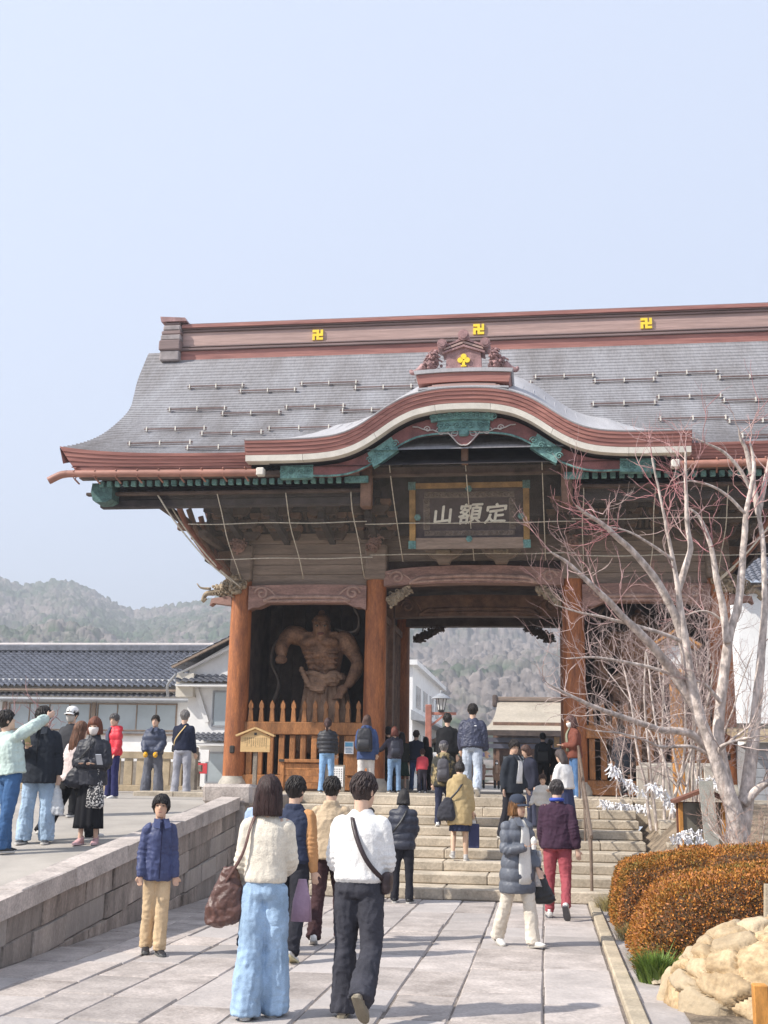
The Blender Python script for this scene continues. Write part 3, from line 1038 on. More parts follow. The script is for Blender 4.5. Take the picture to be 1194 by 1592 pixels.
fitting(-0.60, 0.60, 0.56, 0.78, YK + 0.36)
for s in (-1, 1):
    a0, a1 = sorted((s * 1.62, s * 2.12))
    fitting(a0, a1, 0.50, 0.84, YK + 0.36)
    a0, a1 = sorted((s * 3.0, s * 3.72))
    fitting(a0, a1, 0.44, 0.70, YK + 0.40)
# pendant ornament (cloud shaped) hanging below the peak
pend = []
for k in range(81):
    t = -1 + 2 * k / 80
    a = abs(t)
    z = 8.50 - 0.05 - 0.24 * exp(-(t / 0.20) ** 2) - 0.09 * (1 - a) - 0.045 * abs(sin(a * 10.5)) * (1 - 0.5 * a) + 0.09 * a ** 2
    pend.append((XC + t * 1.02, z))
poly = pend + [(XC + 0.75, 8.66), (XC, 8.60), (XC - 0.75, 8.66)]
po = MB().prism(poly, YK + 0.40, YK + 0.52).build('pendant_ornament', M_redb, porch)
ol = MB()
M_edge = mat('pale_outline', (0.48, 0.44, 0.42), rough=0.7, var=0.15, scale=8)
ol.tube([(a, YK + 0.395, b_) for a, b_ in pend], 0.014, 5)
for s in (-1, 1):
    for cx, cz, r in ((0.20, 8.37, 0.12), (0.46, 8.40, 0.10), (0.72, 8.46, 0.07)):
        ol.tube(spiral((XC + s * cx, cz), r, 1.3, s, YK + 0.393, 22), 0.012, 5)
ol.build('scroll_outline', M_edge, po, smooth=True)
MB().cbox(XC - 0.10, XC + 0.10, YK + 0.33, YK + 0.40, 8.29, 8.46, 0.03).build('metal_boss', M_verd, po)
MB().cbox(XC - 0.07, XC + 0.07, YK + 0.6, YK + 0.75, 7.8, 8.6, 0.02).build('king_post', M_brown, porch)
# dark tympanum and cross beam inside the porch gable
ty = kcurve(0.6, YK + 2.7)[20:nk - 20]
tb = ty.copy()
tb[:, 2] = 7.2
MB().grid(np.array([ty, tb])).build('tympanum', M_blackish, porch)
MB().cbox(XC - 2.3, XC + 2.3, YK + 0.95, YK + 1.15, 7.68, 7.86, 0.02).build('cross_beam', M_dark, porch)
sof = kcurve(0.42, YK + 0.3)[6:nk - 6]
so2 = kcurve(0.40, YK + 2.75)[6:nk - 6]
MB().grid(np.array([sof, so2])).build('soffit', M_blackish, porch, smooth=True)
for s in (-1, 1):
    MB().cbox(XC + s * 2.0 - 0.11, XC + s * 2.0 + 0.11, 22.3, 22.55, 7.0, 7.95, 0.02).build('porch_strut', M_brown, porch)
    MB().cbox(XC + s * 2.14 - 0.2, XC + s * 2.14 + 0.2, 22.2, 22.28, 7.48, 7.62, 0.01).build('beam_end_cap', M_verd, porch)

# ornament on top of the porch gable
orn = thing_part('porch_ridge_ornament', gate)
def arc_band(x0, x1, z0, z1, sag, y0, y1, m, name, parent, flare=0.0):
    u = np.linspace(-1, 1, 15)
    xm, hw = (x0 + x1) / 2, (x1 - x0) / 2
    top = [(xm + hw * (1 + flare) * t, z1 - sag * t * t) for t in u]
    bot = [(xm + hw * t, z0 - sag * t * t) for t in u[::-1]]
    return MB().prism(top + bot, y0, y1).build(name, m, parent)
arc_band(-2.40, -0.62, 9.20, 9.235, 0.03, YK + 0.05, YK + 1.6, M_kara, 'stepped_board', orn)
for k in range(3):
    arc_band(-2.30 + 0.08 * k, -0.72 - 0.08 * k, 9.24 + 0.045 * k, 9.275 + 0.045 * k, 0.03, YK + 0.16 + 0.05 * k, YK + 1.6, M_ridge, 'stepped_board', orn)
arc_band(-2.42, -0.62, 9.39, 9.58, 0.035, YK + 0.24, YK + 1.7, M_fascia, 'ornament_base', orn, 0.04)
arc_band(-2.48, -0.56, 9.585, 9.66, 0.035, YK + 0.20, YK + 1.7, M_kara, 'ornament_ledge', orn, 0.03)
M_orn = mat('ornament_copper', (0.33, 0.19, 0.185), rough=0.6, var=0.25, scale=6, bump=0.4, bscale=40, fine=0.2)
yo = YK + 0.34
MB().prism([(XC - 0.36, 9.66), (XC + 0.36, 9.66), (XC + 0.34, 10.02), (XC, 10.16), (XC - 0.34, 10.02)], yo, yo + 0.3).build('ornament_house', M_orn, orn)
for k in range(3):
    z = 10.0 + 0.075 * k
    MB().prism([(XC - 0.42 + 0.03 * k, z), (XC, z + 0.14), (XC + 0.42 - 0.03 * k, z), (XC + 0.42 - 0.03 * k, z + 0.04), (XC, z + 0.185), (XC - 0.42 + 0.03 * k, z + 0.04)], yo - 0.05, yo + 0.34).build('ornament_roof', M_orn if k % 2 == 0 else M_ridge, orn)
for dx, dz, r in ((0, 10.37, 0.115), (-0.43, 10.20, 0.10), (0.43, 10.20, 0.10)):
    b = MB()
    b.tube([(XC + dx, yo - 0.10, dz), (XC + dx, yo + 0.35, dz)], r, 16)
    b.tube([(XC + dx, yo - 0.12, dz), (XC + dx, yo - 0.09, dz)], r * 0.7, 14)
    b.build('tile_disc', M_orn, orn, smooth='auto')
for s in (-1, 1):
    carving('scroll_lion', (XC + s * 0.66, yo + 0.08, 9.84), (0.22, 0.13, 0.19), 71, M_orn, orn, 34, 0.26)
    carving('scroll_lion', (XC + s * 0.60, yo + 0.02, 9.98), (0.14, 0.12, 0.13), 72, M_orn, orn, 26, 0.26)
    MB().tube(catmull([(XC + s * 0.8, yo + 0.1, 9.80), (XC + s * 0.92, yo + 0.1, 9.70), (XC + s * 1.04, yo + 0.08, 9.66), (XC + s * 1.07, yo + 0.08, 9.72)], 14), np.linspace(0.09, 0.03, 14), 8).build('scroll_tail', M_orn, orn, smooth=True)
em = MB()
for dx, dz, r in ((0, 0.075, 0.058), (-0.07, 0.0, 0.055), (0.07, 0.0, 0.055)):
    em.tube([(XC + dx, yo - 0.035, 9.86 + dz), (XC + dx, yo - 0.004, 9.86 + dz)], r, 14)
em.cbox(XC - 0.03, XC + 0.03, yo - 0.03, yo - 0.004, 9.74, 9.86, 0.005)
em.cbox(XC - 0.055, XC + 0.055, yo - 0.03, yo - 0.004, 9.725, 9.755, 0.005)
em.build('gold_crest', M_gold, orn)

# ---- main ridge in layers, with end ornaments and gold emblems
RX0, RX1 = -9.10, 2 * XC + 9.10
ridge = MB().cbox(RX0, RX1, YR - 0.34, YR + 0.34, 12.0, 12.25, 0.01).build('ridge', M_fascia, gate)
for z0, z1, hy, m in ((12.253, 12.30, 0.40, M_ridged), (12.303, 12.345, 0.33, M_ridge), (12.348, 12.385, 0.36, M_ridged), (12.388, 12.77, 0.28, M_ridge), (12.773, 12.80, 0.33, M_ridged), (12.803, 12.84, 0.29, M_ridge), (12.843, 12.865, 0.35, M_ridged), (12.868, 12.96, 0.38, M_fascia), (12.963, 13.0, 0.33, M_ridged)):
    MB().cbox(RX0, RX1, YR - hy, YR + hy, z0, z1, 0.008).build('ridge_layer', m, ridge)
for s in (-1, 1):
    xo = XC + s * 7.78
    g_ = thing_part('ridge_end_ornament', gate)
    for k, (z0, z1, w, hy) in enumerate(((11.95, 12.22, 0.30, 0.52), (12.223, 12.50, 0.33, 0.55), (12.503, 12.66, 0.31, 0.50), (12.663, 12.78, 0.30, 0.48), (12.783, 12.93, 0.27, 0.46), (12.933, 13.028, 0.24, 0.42))):
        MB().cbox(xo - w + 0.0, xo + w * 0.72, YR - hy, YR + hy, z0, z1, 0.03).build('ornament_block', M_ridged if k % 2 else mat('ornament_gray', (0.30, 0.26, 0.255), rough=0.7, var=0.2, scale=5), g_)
    MB().prism([(xo + s * 0.36, 13.17), (xo + s * 0.33, 13.03), (xo - s * 0.34, 13.03), (xo - s * 0.30, 13.12)], YR - 0.46, YR + 0.46).build('cap_slab', M_orn, g_)
for xm in (-5.55, -1.5, 2.56):
    e = MB()
    a, t_ = 0.135, 0.0315
    zc, yf = 12.575, YR - 0.30
    e.box(xm - t_, xm + t_, yf - 0.03, yf + 0.015, zc - a, zc + a)
    e.box(xm - a, xm - t_ - .001, yf - 0.03, yf + 0.015, zc - t_, zc + t_)
    e.box(xm + t_ + .001, xm + a, yf - 0.03, yf + 0.015, zc - t_, zc + t_)
    # left-facing: top arm turns left, right arm up, bottom arm right, left arm down
    e.box(xm - a, xm - t_ - .001, yf - 0.03, yf + 0.015, zc + a - 2 * t_, zc + a)
    e.box(xm + t_ + .001, xm + a, yf - 0.03, yf + 0.015, zc - a, zc - a + 2 * t_)
    e.box(xm + a - 2 * t_, xm + a, yf - 0.03, yf + 0.015, zc + t_ + .001, zc + a)
    e.box(xm - a, xm - a + 2 * t_, yf - 0.03, yf + 0.015, zc - a, zc - t_ - .001)
    e.build('gold_emblem', M_gold, ridge)

# ---- gutters
M_gut = mat('gutter_copper', (0.36, 0.17, 0.125), rough=0.5, var=0.2, scale=4, stretch=(0.4, 1, 1))
for s in (-1, 1):
    gx0, gx1 = XC + s * 8.05, XC + s * 4.1
    o = MB().tube([(gx0 - s * 0.0, YE - 0.12, 7.63), (gx1, YE - 0.12, 7.58)], 0.075, 12).build('gutter', M_gut, gate, smooth='auto')
    MB().tube(catmull([(gx0, YE - 0.12, 7.63), (gx0 + s * 0.15, YE - 0.13, 7.60), (gx0 + s * 0.37, YE - 0.16, 7.48)], 8), 0.078, 12).build('spout', M_gut, o, smooth='auto')
    MB().cbox(min(gx1, gx1 - s * 0.16), max(gx1, gx1 - s * 0.16), YE - 0.2, YE - 0.04, 7.51, 7.67, 0.02).build('end_cap', M_white, o)
    for t in np.linspace(0.04, 0.94, 9):
        x = gx0 + (gx1 - gx0) * t
        b = MB()
        b.tube([(x, YE - 0.12 + 0.09 * cos(a), 7.61 + 0.09 * sin(a)) for a in np.linspace(-2.6, 2.6, 10)], 0.012, 5)
        b.bar((x, YE - 0.10, 7.52), (x + 0.02, YE + 0.1, 7.47), 0.03, 0.02)
        b.build('gutter_hanger', M_gut, o)

# ---- inside: ceiling, passage walls, niches
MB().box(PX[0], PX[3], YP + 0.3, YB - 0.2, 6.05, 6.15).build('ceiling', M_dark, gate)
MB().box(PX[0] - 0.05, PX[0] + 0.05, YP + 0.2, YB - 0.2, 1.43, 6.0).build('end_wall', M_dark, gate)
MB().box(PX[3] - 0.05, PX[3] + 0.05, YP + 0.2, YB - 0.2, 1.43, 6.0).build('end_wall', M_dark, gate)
for a, b_ in ((0, 1), (2, 3)):
    for k in range(10):
        x0 = PX[a] + 0.06 + k * (PX[b_] - PX[a] - 0.12) / 10
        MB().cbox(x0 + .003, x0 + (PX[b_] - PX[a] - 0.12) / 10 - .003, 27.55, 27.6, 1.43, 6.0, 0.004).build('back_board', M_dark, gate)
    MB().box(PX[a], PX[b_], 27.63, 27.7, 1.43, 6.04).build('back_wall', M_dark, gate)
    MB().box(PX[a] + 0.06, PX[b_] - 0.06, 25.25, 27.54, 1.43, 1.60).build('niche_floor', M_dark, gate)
for xi, s in ((1, 1), (2, -1)):
    x = PX[xi]
    MB().cbox(x - 0.12, x + 0.12, 27.05, 27.35, 1.43, 5.9, 0.02).build('inner_post', M_brown, gate)
    for z in (1.5, 2.7, 5.2):
        MB().cbox(x - 0.07, x + 0.07, YP + 0.2, YB - 0.2, z, z + 0.16, 0.01).build('passage_rail', M_brown, gate)
    for k in range(18):
        y = YP + 0.45 + k * 0.215
        MB().cbox(x - 0.035, x + 0.035, y, y + 0.09, 1.66, 5.2, 0.008).build('lattice_slat', M_brown, gate)
    MB().box(x - s * 0.10, x - s * 0.075, YP + 0.2, YB - 0.2, 1.43, 6.0).build('passage_lining', M_dark, gate)

# ---- low fence in front of the guardian niches
def niche_fence(x0, x1):
    f = thing_part('niche_fence', gate)
    MB().cbox(x0, x1, YP - 0.13, YP + 0.05, 2.59, 2.86, 0.015).build('top_rail', M_orange, f)
    MB().cbox(x0, x1, YP - 0.13, YP + 0.05, 1.44, 1.74, 0.015).build('sill', M_orange, f)
    n = 11
    for k in range(n):
        x = x0 + 0.12 + (x1 - x0 - 0.24) * k / (n - 1)
        pr = [(x - 0.055, 2.865), (x - 0.038, 3.10), (x - 0.03, 3.14), (x - 0.05, 3.17), (x - 0.045, 3.24), (x, 3.33), (x + 0.045, 3.24), (x + 0.05, 3.17), (x + 0.03, 3.14), (x + 0.038, 3.10), (x + 0.055, 2.865)]
        MB().prism(pr, YP - 0.085, YP + 0.0).build('picket', M_orange, f)
        MB().cbox(x - 0.062, x + 0.062, YP - 0.085, YP + 0.0, 1.744, 2.586, 0.012).build('slat', M_orange, f)
    MB().cbox(x1 - 0.36, x1 - 0.02, YP - 0.16, YP - 0.135, 1.75, 2.58, 0.006).build('door_panel', M_orange, f)
    return f
niche_fence(PX[0] + 0.21, PX[1] - 0.21)
niche_fence(PX[2] + 0.21, PX[3] - 0.21)

# ---- bird net and its ropes, hung from the eaves down to the beams
net = thing('bird_net', 'fine bird net with pale ropes hung below the gate eaves', 'net', (XC, 23.6, 5.9))
def net_pt(x, t):
    """t 0 at the eaves, 1 at the beam"""
    y = 22.50 + (24.60 - 22.50) * (t ** 1.25)
    return (x, y, 7.42 + (5.92 - 7.42) * t)
def net_side(y, t, s):
    xo = XC + s * 7.35
    return (xo - s * 1.95 * (t ** 0.8), y, 7.42 + (5.92 - 7.42) * t)
m = bpy.data.materials.new('net_mesh')
m.use_nodes = True
nn, ll = m.node_tree.nodes, m.node_tree.links
pb_ = nn['Principled BSDF']
pb_.inputs['Base Color'].default_value = (0.42, 0.38, 0.33, 1)
pb_.inputs['Roughness'].default_value = 0.9
pb_.inputs['Alpha'].default_value = 0.09
M_net = m
sh = MB()
sh.grid(np.array([[net_pt(x, t) for x in np.linspace(-7.75 + 1.0 * t, -3.70, 10)] for t in np.linspace(0, 1, 7)]))
sh.grid(np.array([[net_pt(x, t) for x in np.linspace(0.68, 4.72 - 1.0 * t, 10)] for t in np.linspace(0, 1, 7)]))
sh.grid(np.array([[(x, 22.3 + 2.15 * t ** 1.25, 7.95 + (6.28 - 7.95) * t) for x in np.linspace(-3.70, 0.68, 10)] for t in np.linspace(0, 1, 7)]))
sh.build('net_sheet', M_net, net, smooth=True)
def rope(pts, r=0.011):
    MB().tube(pts, r, 5).build('rope', M_rope, net, smooth=True)
for x0 in (-6.65, -5.22, -3.86, 0.80, 2.2, 3.6):
    rope([np.array(net_pt(x0 + 0.02 * t, max(t, 0))) + np.array([0.015 * sin(9 * t + x0), -0.012, 0]) for t in np.linspace(-0.02, 0.99, 9)])
for t in (0.37, 0.76):
    for xa, xb in ((-7.75 + 0.9 * t, -3.6), (0.58, 4.6)):
        rope([np.array(net_pt(x, t)) + np.array([0, -0.012, 0.012 * sin(3 * x)]) for x in np.linspace(xa, xb, 16)])
def net_c(x, t):
    return np.array([x, 22.3 + 2.15 * t ** 1.25 - 0.012, 7.95 + (6.28 - 7.95) * t])
for x0 in (-3.05, XC, 0.0):
    rope([net_c(x0 + 0.05 * t, t) for t in np.linspace(0.02, 1.0, 9)])
for t in (0.14, 0.625, 0.93):
    rope([net_c(x, t) + np.array([0, 0, 0.008 * sin(4 * x)]) for x in np.linspace(-3.7, 0.68, 12)])
for s in (-1, 1):
    for y0 in (22.55, 23.3):
        xo = XC + s * 6.45
        rope(catmull([(xo, y0, 7.42), (xo - s * 0.42, y0 + 0.12, 6.80), (xo - s * 1.05, y0 + 0.45, 6.05), (xo - s * 1.45, y0 + 0.9, 5.70)], 14), 0.017)

# ---- name plaque
plq = thing('name_plaque', 'carved name plaque with ochre frame and three pale characters above the entrance', 'plaque', (XC, 24.05, 6.45))
A_T = radians(9)
def pq(x, z, d=0.0):
    """local plaque coordinates: x across, z up from the lower edge, d out towards the viewer"""
    x, z = x * 0.96, z * 0.92
    return (XC + x, 23.72 - z * sin(A_T) - d * cos(A_T), 6.40 + z * cos(A_T) - d * sin(A_T))
def pbox(x0, x1, z0, z1, d0, d1, name, m, parent):
    v = [pq(x, z, d) for z in (z0, z1) for d in (d1, d0) for x in (x0, x1)]
    return MB().add(v, [(0, 2, 3, 1), (4, 5, 7, 6), (0, 1, 5, 4), (2, 6, 7, 3), (0, 4, 6, 2), (1, 3, 7, 5)]).build(name, m, parent)
M_ochre = mat('ochre_frame', (0.40, 0.235, 0.085), rough=0.7, var=0.25, scale=5, fine=0.2, bump=0.3)
M_panel = mat('plaque_panel', (0.085, 0.062, 0.06), rough=0.6, var=0.2, scale=6, fine=0.2)
M_char = mat('cream_character', (0.93, 0.87, 0.74), rough=0.6, var=0.1, scale=6)
pbox(-1.20, 1.20, 0.06, 1.42, 0.0, 0.04, 'panel', M_panel, plq)
for x0, x1, z0, z1, nm in ((-1.30, 1.30, 1.38, 1.50, 'frame_top'), (-1.30, -1.17, 0.18, 1.375, 'frame_side'), (1.17, 1.30, 0.18, 1.375, 'frame_side'), (-1.16, 1.16, 0.0, 0.25, 'frame_bottom')):
    pbox(x0, x1, z0, z1, 0.0, 0.13, nm, M_ochre if nm != 'frame_bottom' else M_board, plq)
for x, z in ((-1.24, 1.44), (1.24, 1.44), (-1.24, 0.10), (1.24, 0.10)):
    pbox(x - 0.08, x + 0.08, z - 0.09, z + 0.09, -0.01, 0.16, 'corner_plate', M_verd, plq)
for x, z in ((-1.12, 0.72), (1.12, 0.72), (0, 0.22), (0, 1.36)):
    b = MB()
    b.tube([pq(x, z, 0.05), pq(x, z, 0.17)], 0.07, 6)
    b.build('boss', M_verd, plq)
M_relief = mat('frame_relief', (0.22, 0.175, 0.145), rough=0.7, var=0.25, scale=8)
def relief_band(x0, x1, z0, z1):
    o = pbox(x0, x1, z0, z1, 0.04, 0.055, 'border', M_relief, plq)
    b = MB()
    horiz = (x1 - x0) > (z1 - z0)
    L = (x1 - x0) if horiz else (z1 - z0)
    n = int(L / 0.12)
    r = min(x1 - x0, z1 - z0) * 0.42
    for k in range(n):
        t = (k + 0.5) / n
        cx, cz = (x0 + L * t, (z0 + z1) / 2) if horiz else ((x0 + x1) / 2, z0 + L * t)
        pts = [pq(cx + r * cos(a) * (1 - a / 12), cz + r * sin(a) * (1 - a / 12), 0.06) for a in np.linspace(0, 8, 14)]
        b.tube(pts, 0.014, 4)
    b.build('scroll_relief', M_relief, o, smooth=True)
relief_band(-0.98, 0.98, 1.16, 1.30)
relief_band(-0.98, 0.98, 0.30, 0.42)
relief_band(-1.0, -0.86, 0.44, 1.14)
relief_band(0.86, 1.0, 0.44, 1.14)
def glyph(ch, size, bold, place, name, m, parent, thick=0.02):
    """a character as a solid mesh; place maps (x, y, depth) to the world"""
    c = bpy.data.curves.new('glyph', 'FONT')
    c.body = ch
    c.size = size
    c.align_x = 'CENTER'
    t = bpy.data.objects.new('glyph', c)
    COL.objects.link(t)
    dg = bpy.context.evaluated_depsgraph_get()
    me = bpy.data.meshes.new_from_object(t.evaluated_get(dg))
    bpy.data.objects.remove(t)
    bm = bmesh.new()
    bm.from_mesh(me)
    if thick:
        r = bmesh.ops.extrude_face_region(bm, geom=bm.faces[:])
        for v in [g for g in r['geom'] if isinstance(g, bmesh.types.BMVert)]:
            v.co.z += thick
    if bold:                                   # brush weight: the same strokes again, a little to each side and depth
        src = bm.copy()
        for k_, (dx, dy) in enumerate(((1, 0), (-1, 0), (0, 1), (0, -1))):
            mm = bpy.data.meshes.new('g')
            src.to_mesh(mm)
            mm.transform(Matrix.Translation((dx * bold, dy * bold, -0.0012 * (k_ + 1))))
            bm.from_mesh(mm)
            bpy.data.meshes.remove(mm)
        src.free()
    o0 = world_loc(parent)
    for v in bm.verts:
        v.co = Vector(place(v.co.x, v.co.y, v.co.z)) - o0
    bmesh.ops.recalc_face_normals(bm, faces=bm.faces[:])
    bm.to_mesh(me)
    bm.free()
    me.materials.clear()
    return link_mesh(name, me, m, parent)
for ch, cx, sz, sk in (('山', -0.56, 0.40, 0.10), ('額', 0.02, 0.46, 0.18), ('定', 0.58, 0.44, 0.16)):
    glyph(ch, sz * 1.14, 0.011, lambda x, y, d, cx=cx, sk=sk: pq(cx + x + sk * y - 0.03, 0.62 + y * 0.95 + 0.05 * x + 0.012 * sin(14 * x), 0.045 + d), 'character', M_char, plq)

# the gate was drawn with its front pillars 25 m off; it stands 29 m off and is that much larger
GS = 1.16
def to_site(o):
    o.location = (o.location.x * GS, o.location.y * GS, 1.68 + (o.location.z - 1.68) * GS)
    o.scale = (GS, GS, GS)
# ================================================================== buildings and hills around the gate
M_plaster = mat('white_plaster', (0.85, 0.84, 0.82), rough=0.9, var=0.06, scale=1.5, fine=0.05)
M_cream = mat('cream_plaster', (0.68, 0.63, 0.54), rough=0.9, var=0.08, scale=1.5, fine=0.05)
M_tile = mat('grey_roof_tile', (0.155, 0.16, 0.185), rough=0.45, var=0.18, scale=2.5, fine=0.2, fscale=9, spec=0.5)
M_frame = mat('window_frame', (0.30, 0.225, 0.17), rough=0.6, var=0.15, scale=5)
M_alu = mat('grey_metal', (0.33, 0.34, 0.36), rough=0.45, var=0.1, scale=5)
M_glass = mat('window_glass', (0.42, 0.47, 0.49), rough=0.08, var=0.12, scale=0.7, spec=0.8)
M_tan = mat('tan_boards', (0.42, 0.33, 0.215), rough=0.8, var=0.18, scale=3, fine=0.15, bump=0.2, objvar=0.1)
M_gwood = mat('grey_wood', (0.26, 0.225, 0.185), rough=0.85, var=0.25, scale=4, fine=0.25, bump=0.3)

def tiled_slope(p_ridge0, p_ridge1, p_eave0, p_eave1, n_cols, n_rows, amp=0.045, step=0.035):
    """rows of S-shaped pan tiles on a slope given by its four corners"""
    R0, R1, E0, E1 = (np.array(p, float) for p in (p_ridge0, p_ridge1, p_eave0, p_eave1))
    up_ = np.cross(R1 - R0, E0 - R0)
    up_ /= np.linalg.norm(up_)
    if up_[2] < 0:
        up_ = -up_
    per = 6
    s = np.linspace(0, 1, n_cols * per + 1)
    wave = amp * (np.sin(s * n_cols * 2 * pi) + 0.35 * np.sin(s * n_cols * 4 * pi + 0.8))
    rows_ = []
    for k in range(n_rows):
        for t, off in ((k / n_rows, 0.0), ((k + 1) / n_rows, step)):
            base = (R0 + (R1 - R0) * s[:, None]) * (1 - t) + (E0 + (E1 - E0) * s[:, None]) * t
            rows_.append(base + up_ * (wave + off)[:, None])
    return MB().grid(np.array(rows_))

def window(parent, x0, x1, y, z0, z1, n=1, frame=None, depth=0.05):
    """framed window in a wall facing -Y"""
    fr = frame or M_frame
    w = MB()
    for a, b_ in ((x0, x0 + 0.05), (x1 - 0.05, x1)):
        w.box(a, b_, y - 0.05, y, z0, z1)
    w.box(x0 + 0.051, x1 - 0.051, y - 0.05, y, z0, z0 + 0.06)
    w.box(x0 + 0.051, x1 - 0.051, y - 0.05, y, z1 - 0.06, z1)
    o = w.build('window', fr, parent)
    for k in range(n):
        a = x0 + 0.05 + (x1 - x0 - 0.1) * k / n
        b_ = x0 + 0.05 + (x1 - x0 - 0.1) * (k + 1) / n
        MB().box(a + 0.012, b_ - 0.012, y - 0.02, y - 0.012, z0 + 0.05, z1 - 0.05).build('pane', M_glass, o)
        if k:
            MB().box(a - 0.02, a + 0.02, y - 0.045, y - 0.003, z0 + 0.061, z1 - 0.061).build('mullion', fr, o)
    return o

# long white house with tiled roof, left
hs_ = thing('tiled_house', 'long white house with grey tiled roof and a band of windows beyond the fence', 'house', (-20, 44, 1.3))
MB().box(-30, -13.45, 43.4, 49, 1.3, 5.3).build('wall', M_plaster, hs_)
rf = tiled_slope((-30.5, 46.6, 6.72), (-13.05, 46.6, 6.72), (-30.5, 42.8, 4.98), (-13.05, 42.8, 4.98), 70, 15).build('roof', M_tile, hs_, smooth='auto')
MB().grid(np.array([[(-30.5, 46.6, 6.68), (-13.05, 46.6, 6.68)], [(-30.5, 51, 4.9), (-13.05, 51, 4.9)]])).build('back_slope', M_tile, rf)
MB().cbox(-30.5, -13.0, 46.42, 46.78, 6.72, 6.98, 0.03).build('ridge', M_tile, rf)
MB().tube([(-30.5, 46.6, 7.0), (-13.1, 46.6, 7.0)], 0.08, 8).build('ridge_cap', mat('pale_ridge', (0.55, 0.5, 0.48), rough=0.6), rf, smooth='auto')
MB().prism([(46.6, 6.6), (43.3, 5.05), (43.3, 4.4), (49, 4.4), (49.8, 5.0)], -13.5, -13.44, 'x').build('gable_wall', M_plaster, hs_)
MB().box(-30.3, -13.2, 42.86, 43.3, 4.80, 4.90).build('eave_board', M_frame, hs_)
tiled_slope((-30.3, 43.35, 4.76), (-13.3, 43.35, 4.76), (-30.3, 42.75, 4.58), (-13.3, 42.75, 4.58), 70, 2, 0.03).build('pent_roof', M_tile, hs_, smooth='auto')
MB().tube([(-30.3, 42.7, 4.5), (-13.2, 42.7, 4.46)], 0.07, 8).build('gutter', M_alu, hs_, smooth='auto')
MB().tube(catmull([(-13.3, 42.72, 4.44), (-13.2, 42.9, 4.2), (-13.2, 43.25, 4.0), (-13.2, 43.28, 2.0)], 16), 0.05, 8).build('downpipe', M_alu, hs_, smooth='auto')
x = -29.0
for k, (x0, n) in enumerate(((-28.9, 4), (-24.85, 4), (-20.75, 4), (-18.55 - 0.2, 0), (-17.15, 4))):
    if n:
        window(hs_, x0, x0 + (3.35 if k < 3 else 3.2), 43.39, 3.32, 4.38, n)
for xp in (-25.2, -21.0, -17.35 + 0.0):
    MB().box(xp, xp + 0.16, 43.30, 43.385, 3.2, 4.4).build('post', M_frame, hs_)
MB().box(-30, -13.9, 43.28, 43.392, 3.16, 3.24).build('sill', M_frame, hs_)
MB().box(-30, -13.5, 43.33, 43.396, 1.3, 2.2).build('plinth', M_gwood, hs_)

# second house, its gable towards the viewer
h2 = thing('gabled_house', 'white gabled house with small tiled canopies beside the gate pillar', 'house', (-11.3, 42, 1.3))
MB().prism([(-13.0, 1.3), (-8.8, 1.3), (-8.8, 7.3), (-10.9, 6.8), (-13.0, 5.6)], 41.6, 47).build('wall', M_plaster, h2)
for k, (zo, yo_) in enumerate(((0.0, 41.1), (-0.28, 41.45))):
    MB().bar((-13.5, yo_, 5.55 + zo), (-10.3, yo_, 7.15 + zo), 0.16, 0.07).build('barge_board', M_frame if k == 0 else M_plaster, h2)
tiled_slope((-10.4, 41.2, 7.2), (-10.4, 47, 7.2), (-13.6, 41.2, 5.6), (-13.6, 47, 5.6), 20, 12).build('roof', M_tile, h2, smooth='auto')
for z, xa, xb in ((5.0, -13.35, -10.2), (2.9, -12.6, -10.2)):
    c_ = tiled_slope((xa, 41.6, z + 0.34), (xb, 41.6, z + 0.34), (xa, 40.9, z), (xb, 40.9, z), 12, 3, 0.03).build('canopy', M_tile, h2, smooth='auto')
    MB().box(xa + 0.05, xb - 0.05, 40.95, 41.55, z - 0.14, z - 0.05).build('canopy_board', M_plaster, c_)
window(h2, -12.05, -10.4, 41.59, 3.45, 4.75, 2, M_alu)
window(h2, -12.2, -10.4, 41.59, 1.45, 2.55, 2, M_alu)
MB().box(-13.35, -12.7, 41.2, 41.6, 4.5, 5.35).build('bay_box', M_cream, h2)
MB().bar((-12.7, 41.5, 4.9), (-12.2, 41.5, 3.6), 0.08, 0.16).build('brace', M_plaster, h2)
MB().tube(catmull([(-13.3, 41.0, 5.3), (-13.8, 41.6, 4.95), (-14.0, 42.3, 4.6)], 10), 0.05, 8).build('downpipe', M_alu, h2, smooth='auto')

# tan board fence and its neighbours behind the left group
def board_fence(name, label, x0, x1, y, z0, z1, pitch, gap, m, post=True):
    f = thing(name, label, 'fence', ((x0 + x1) / 2, y, z0))
    MB().cbox(x0, x1, y - 0.07, y + 0.07, z1 - 0.16, z1, 0.01).build('top_rail', m, f)
    MB().cbox(x0, x1, y - 0.06, y + 0.06, z0 + 0.02, z0 + 0.16, 0.01).build('bottom_rail', m, f)
    x = x0
    while x < x1 - pitch * 0.5:
        MB().cbox(x + gap, min(x + pitch - gap, x1), y - 0.035, y + 0.035, z0 + 0.163, z1 - 0.163, 0.008).build('board', m, f)
        x += pitch
    return f
board_fence('board_fence', 'tan concrete panel fence with wide pales behind the standing people', -17.0, -8.15, 26.6, 1.3, 2.22, 0.30, 0.05, M_tan)
MB().cbox(-8.16, -7.96, 26.35, 26.55, 1.3, 2.34, 0.02).build('fence_post', M_gwood)
tag(bpy.data.objects['fence_post'], 'weathered post ending the tan panel fence', 'post')
board_fence('picket_fence', 'low weathered wooden fence with close pales next to the gate pillar', -8.95, -8.3, 28.0, 1.28, 1.95, 0.10, 0.018, M_gwood)
sg = thing('red_white_notice', 'small red and white notice board behind the low wooden fence', 'notice', (-8.9, 30, 1.3))
MB().cbox(-9.28, -8.72, 30.0, 30.05, 2.05, 2.36, 0.006).build('board', M_plaster, sg)
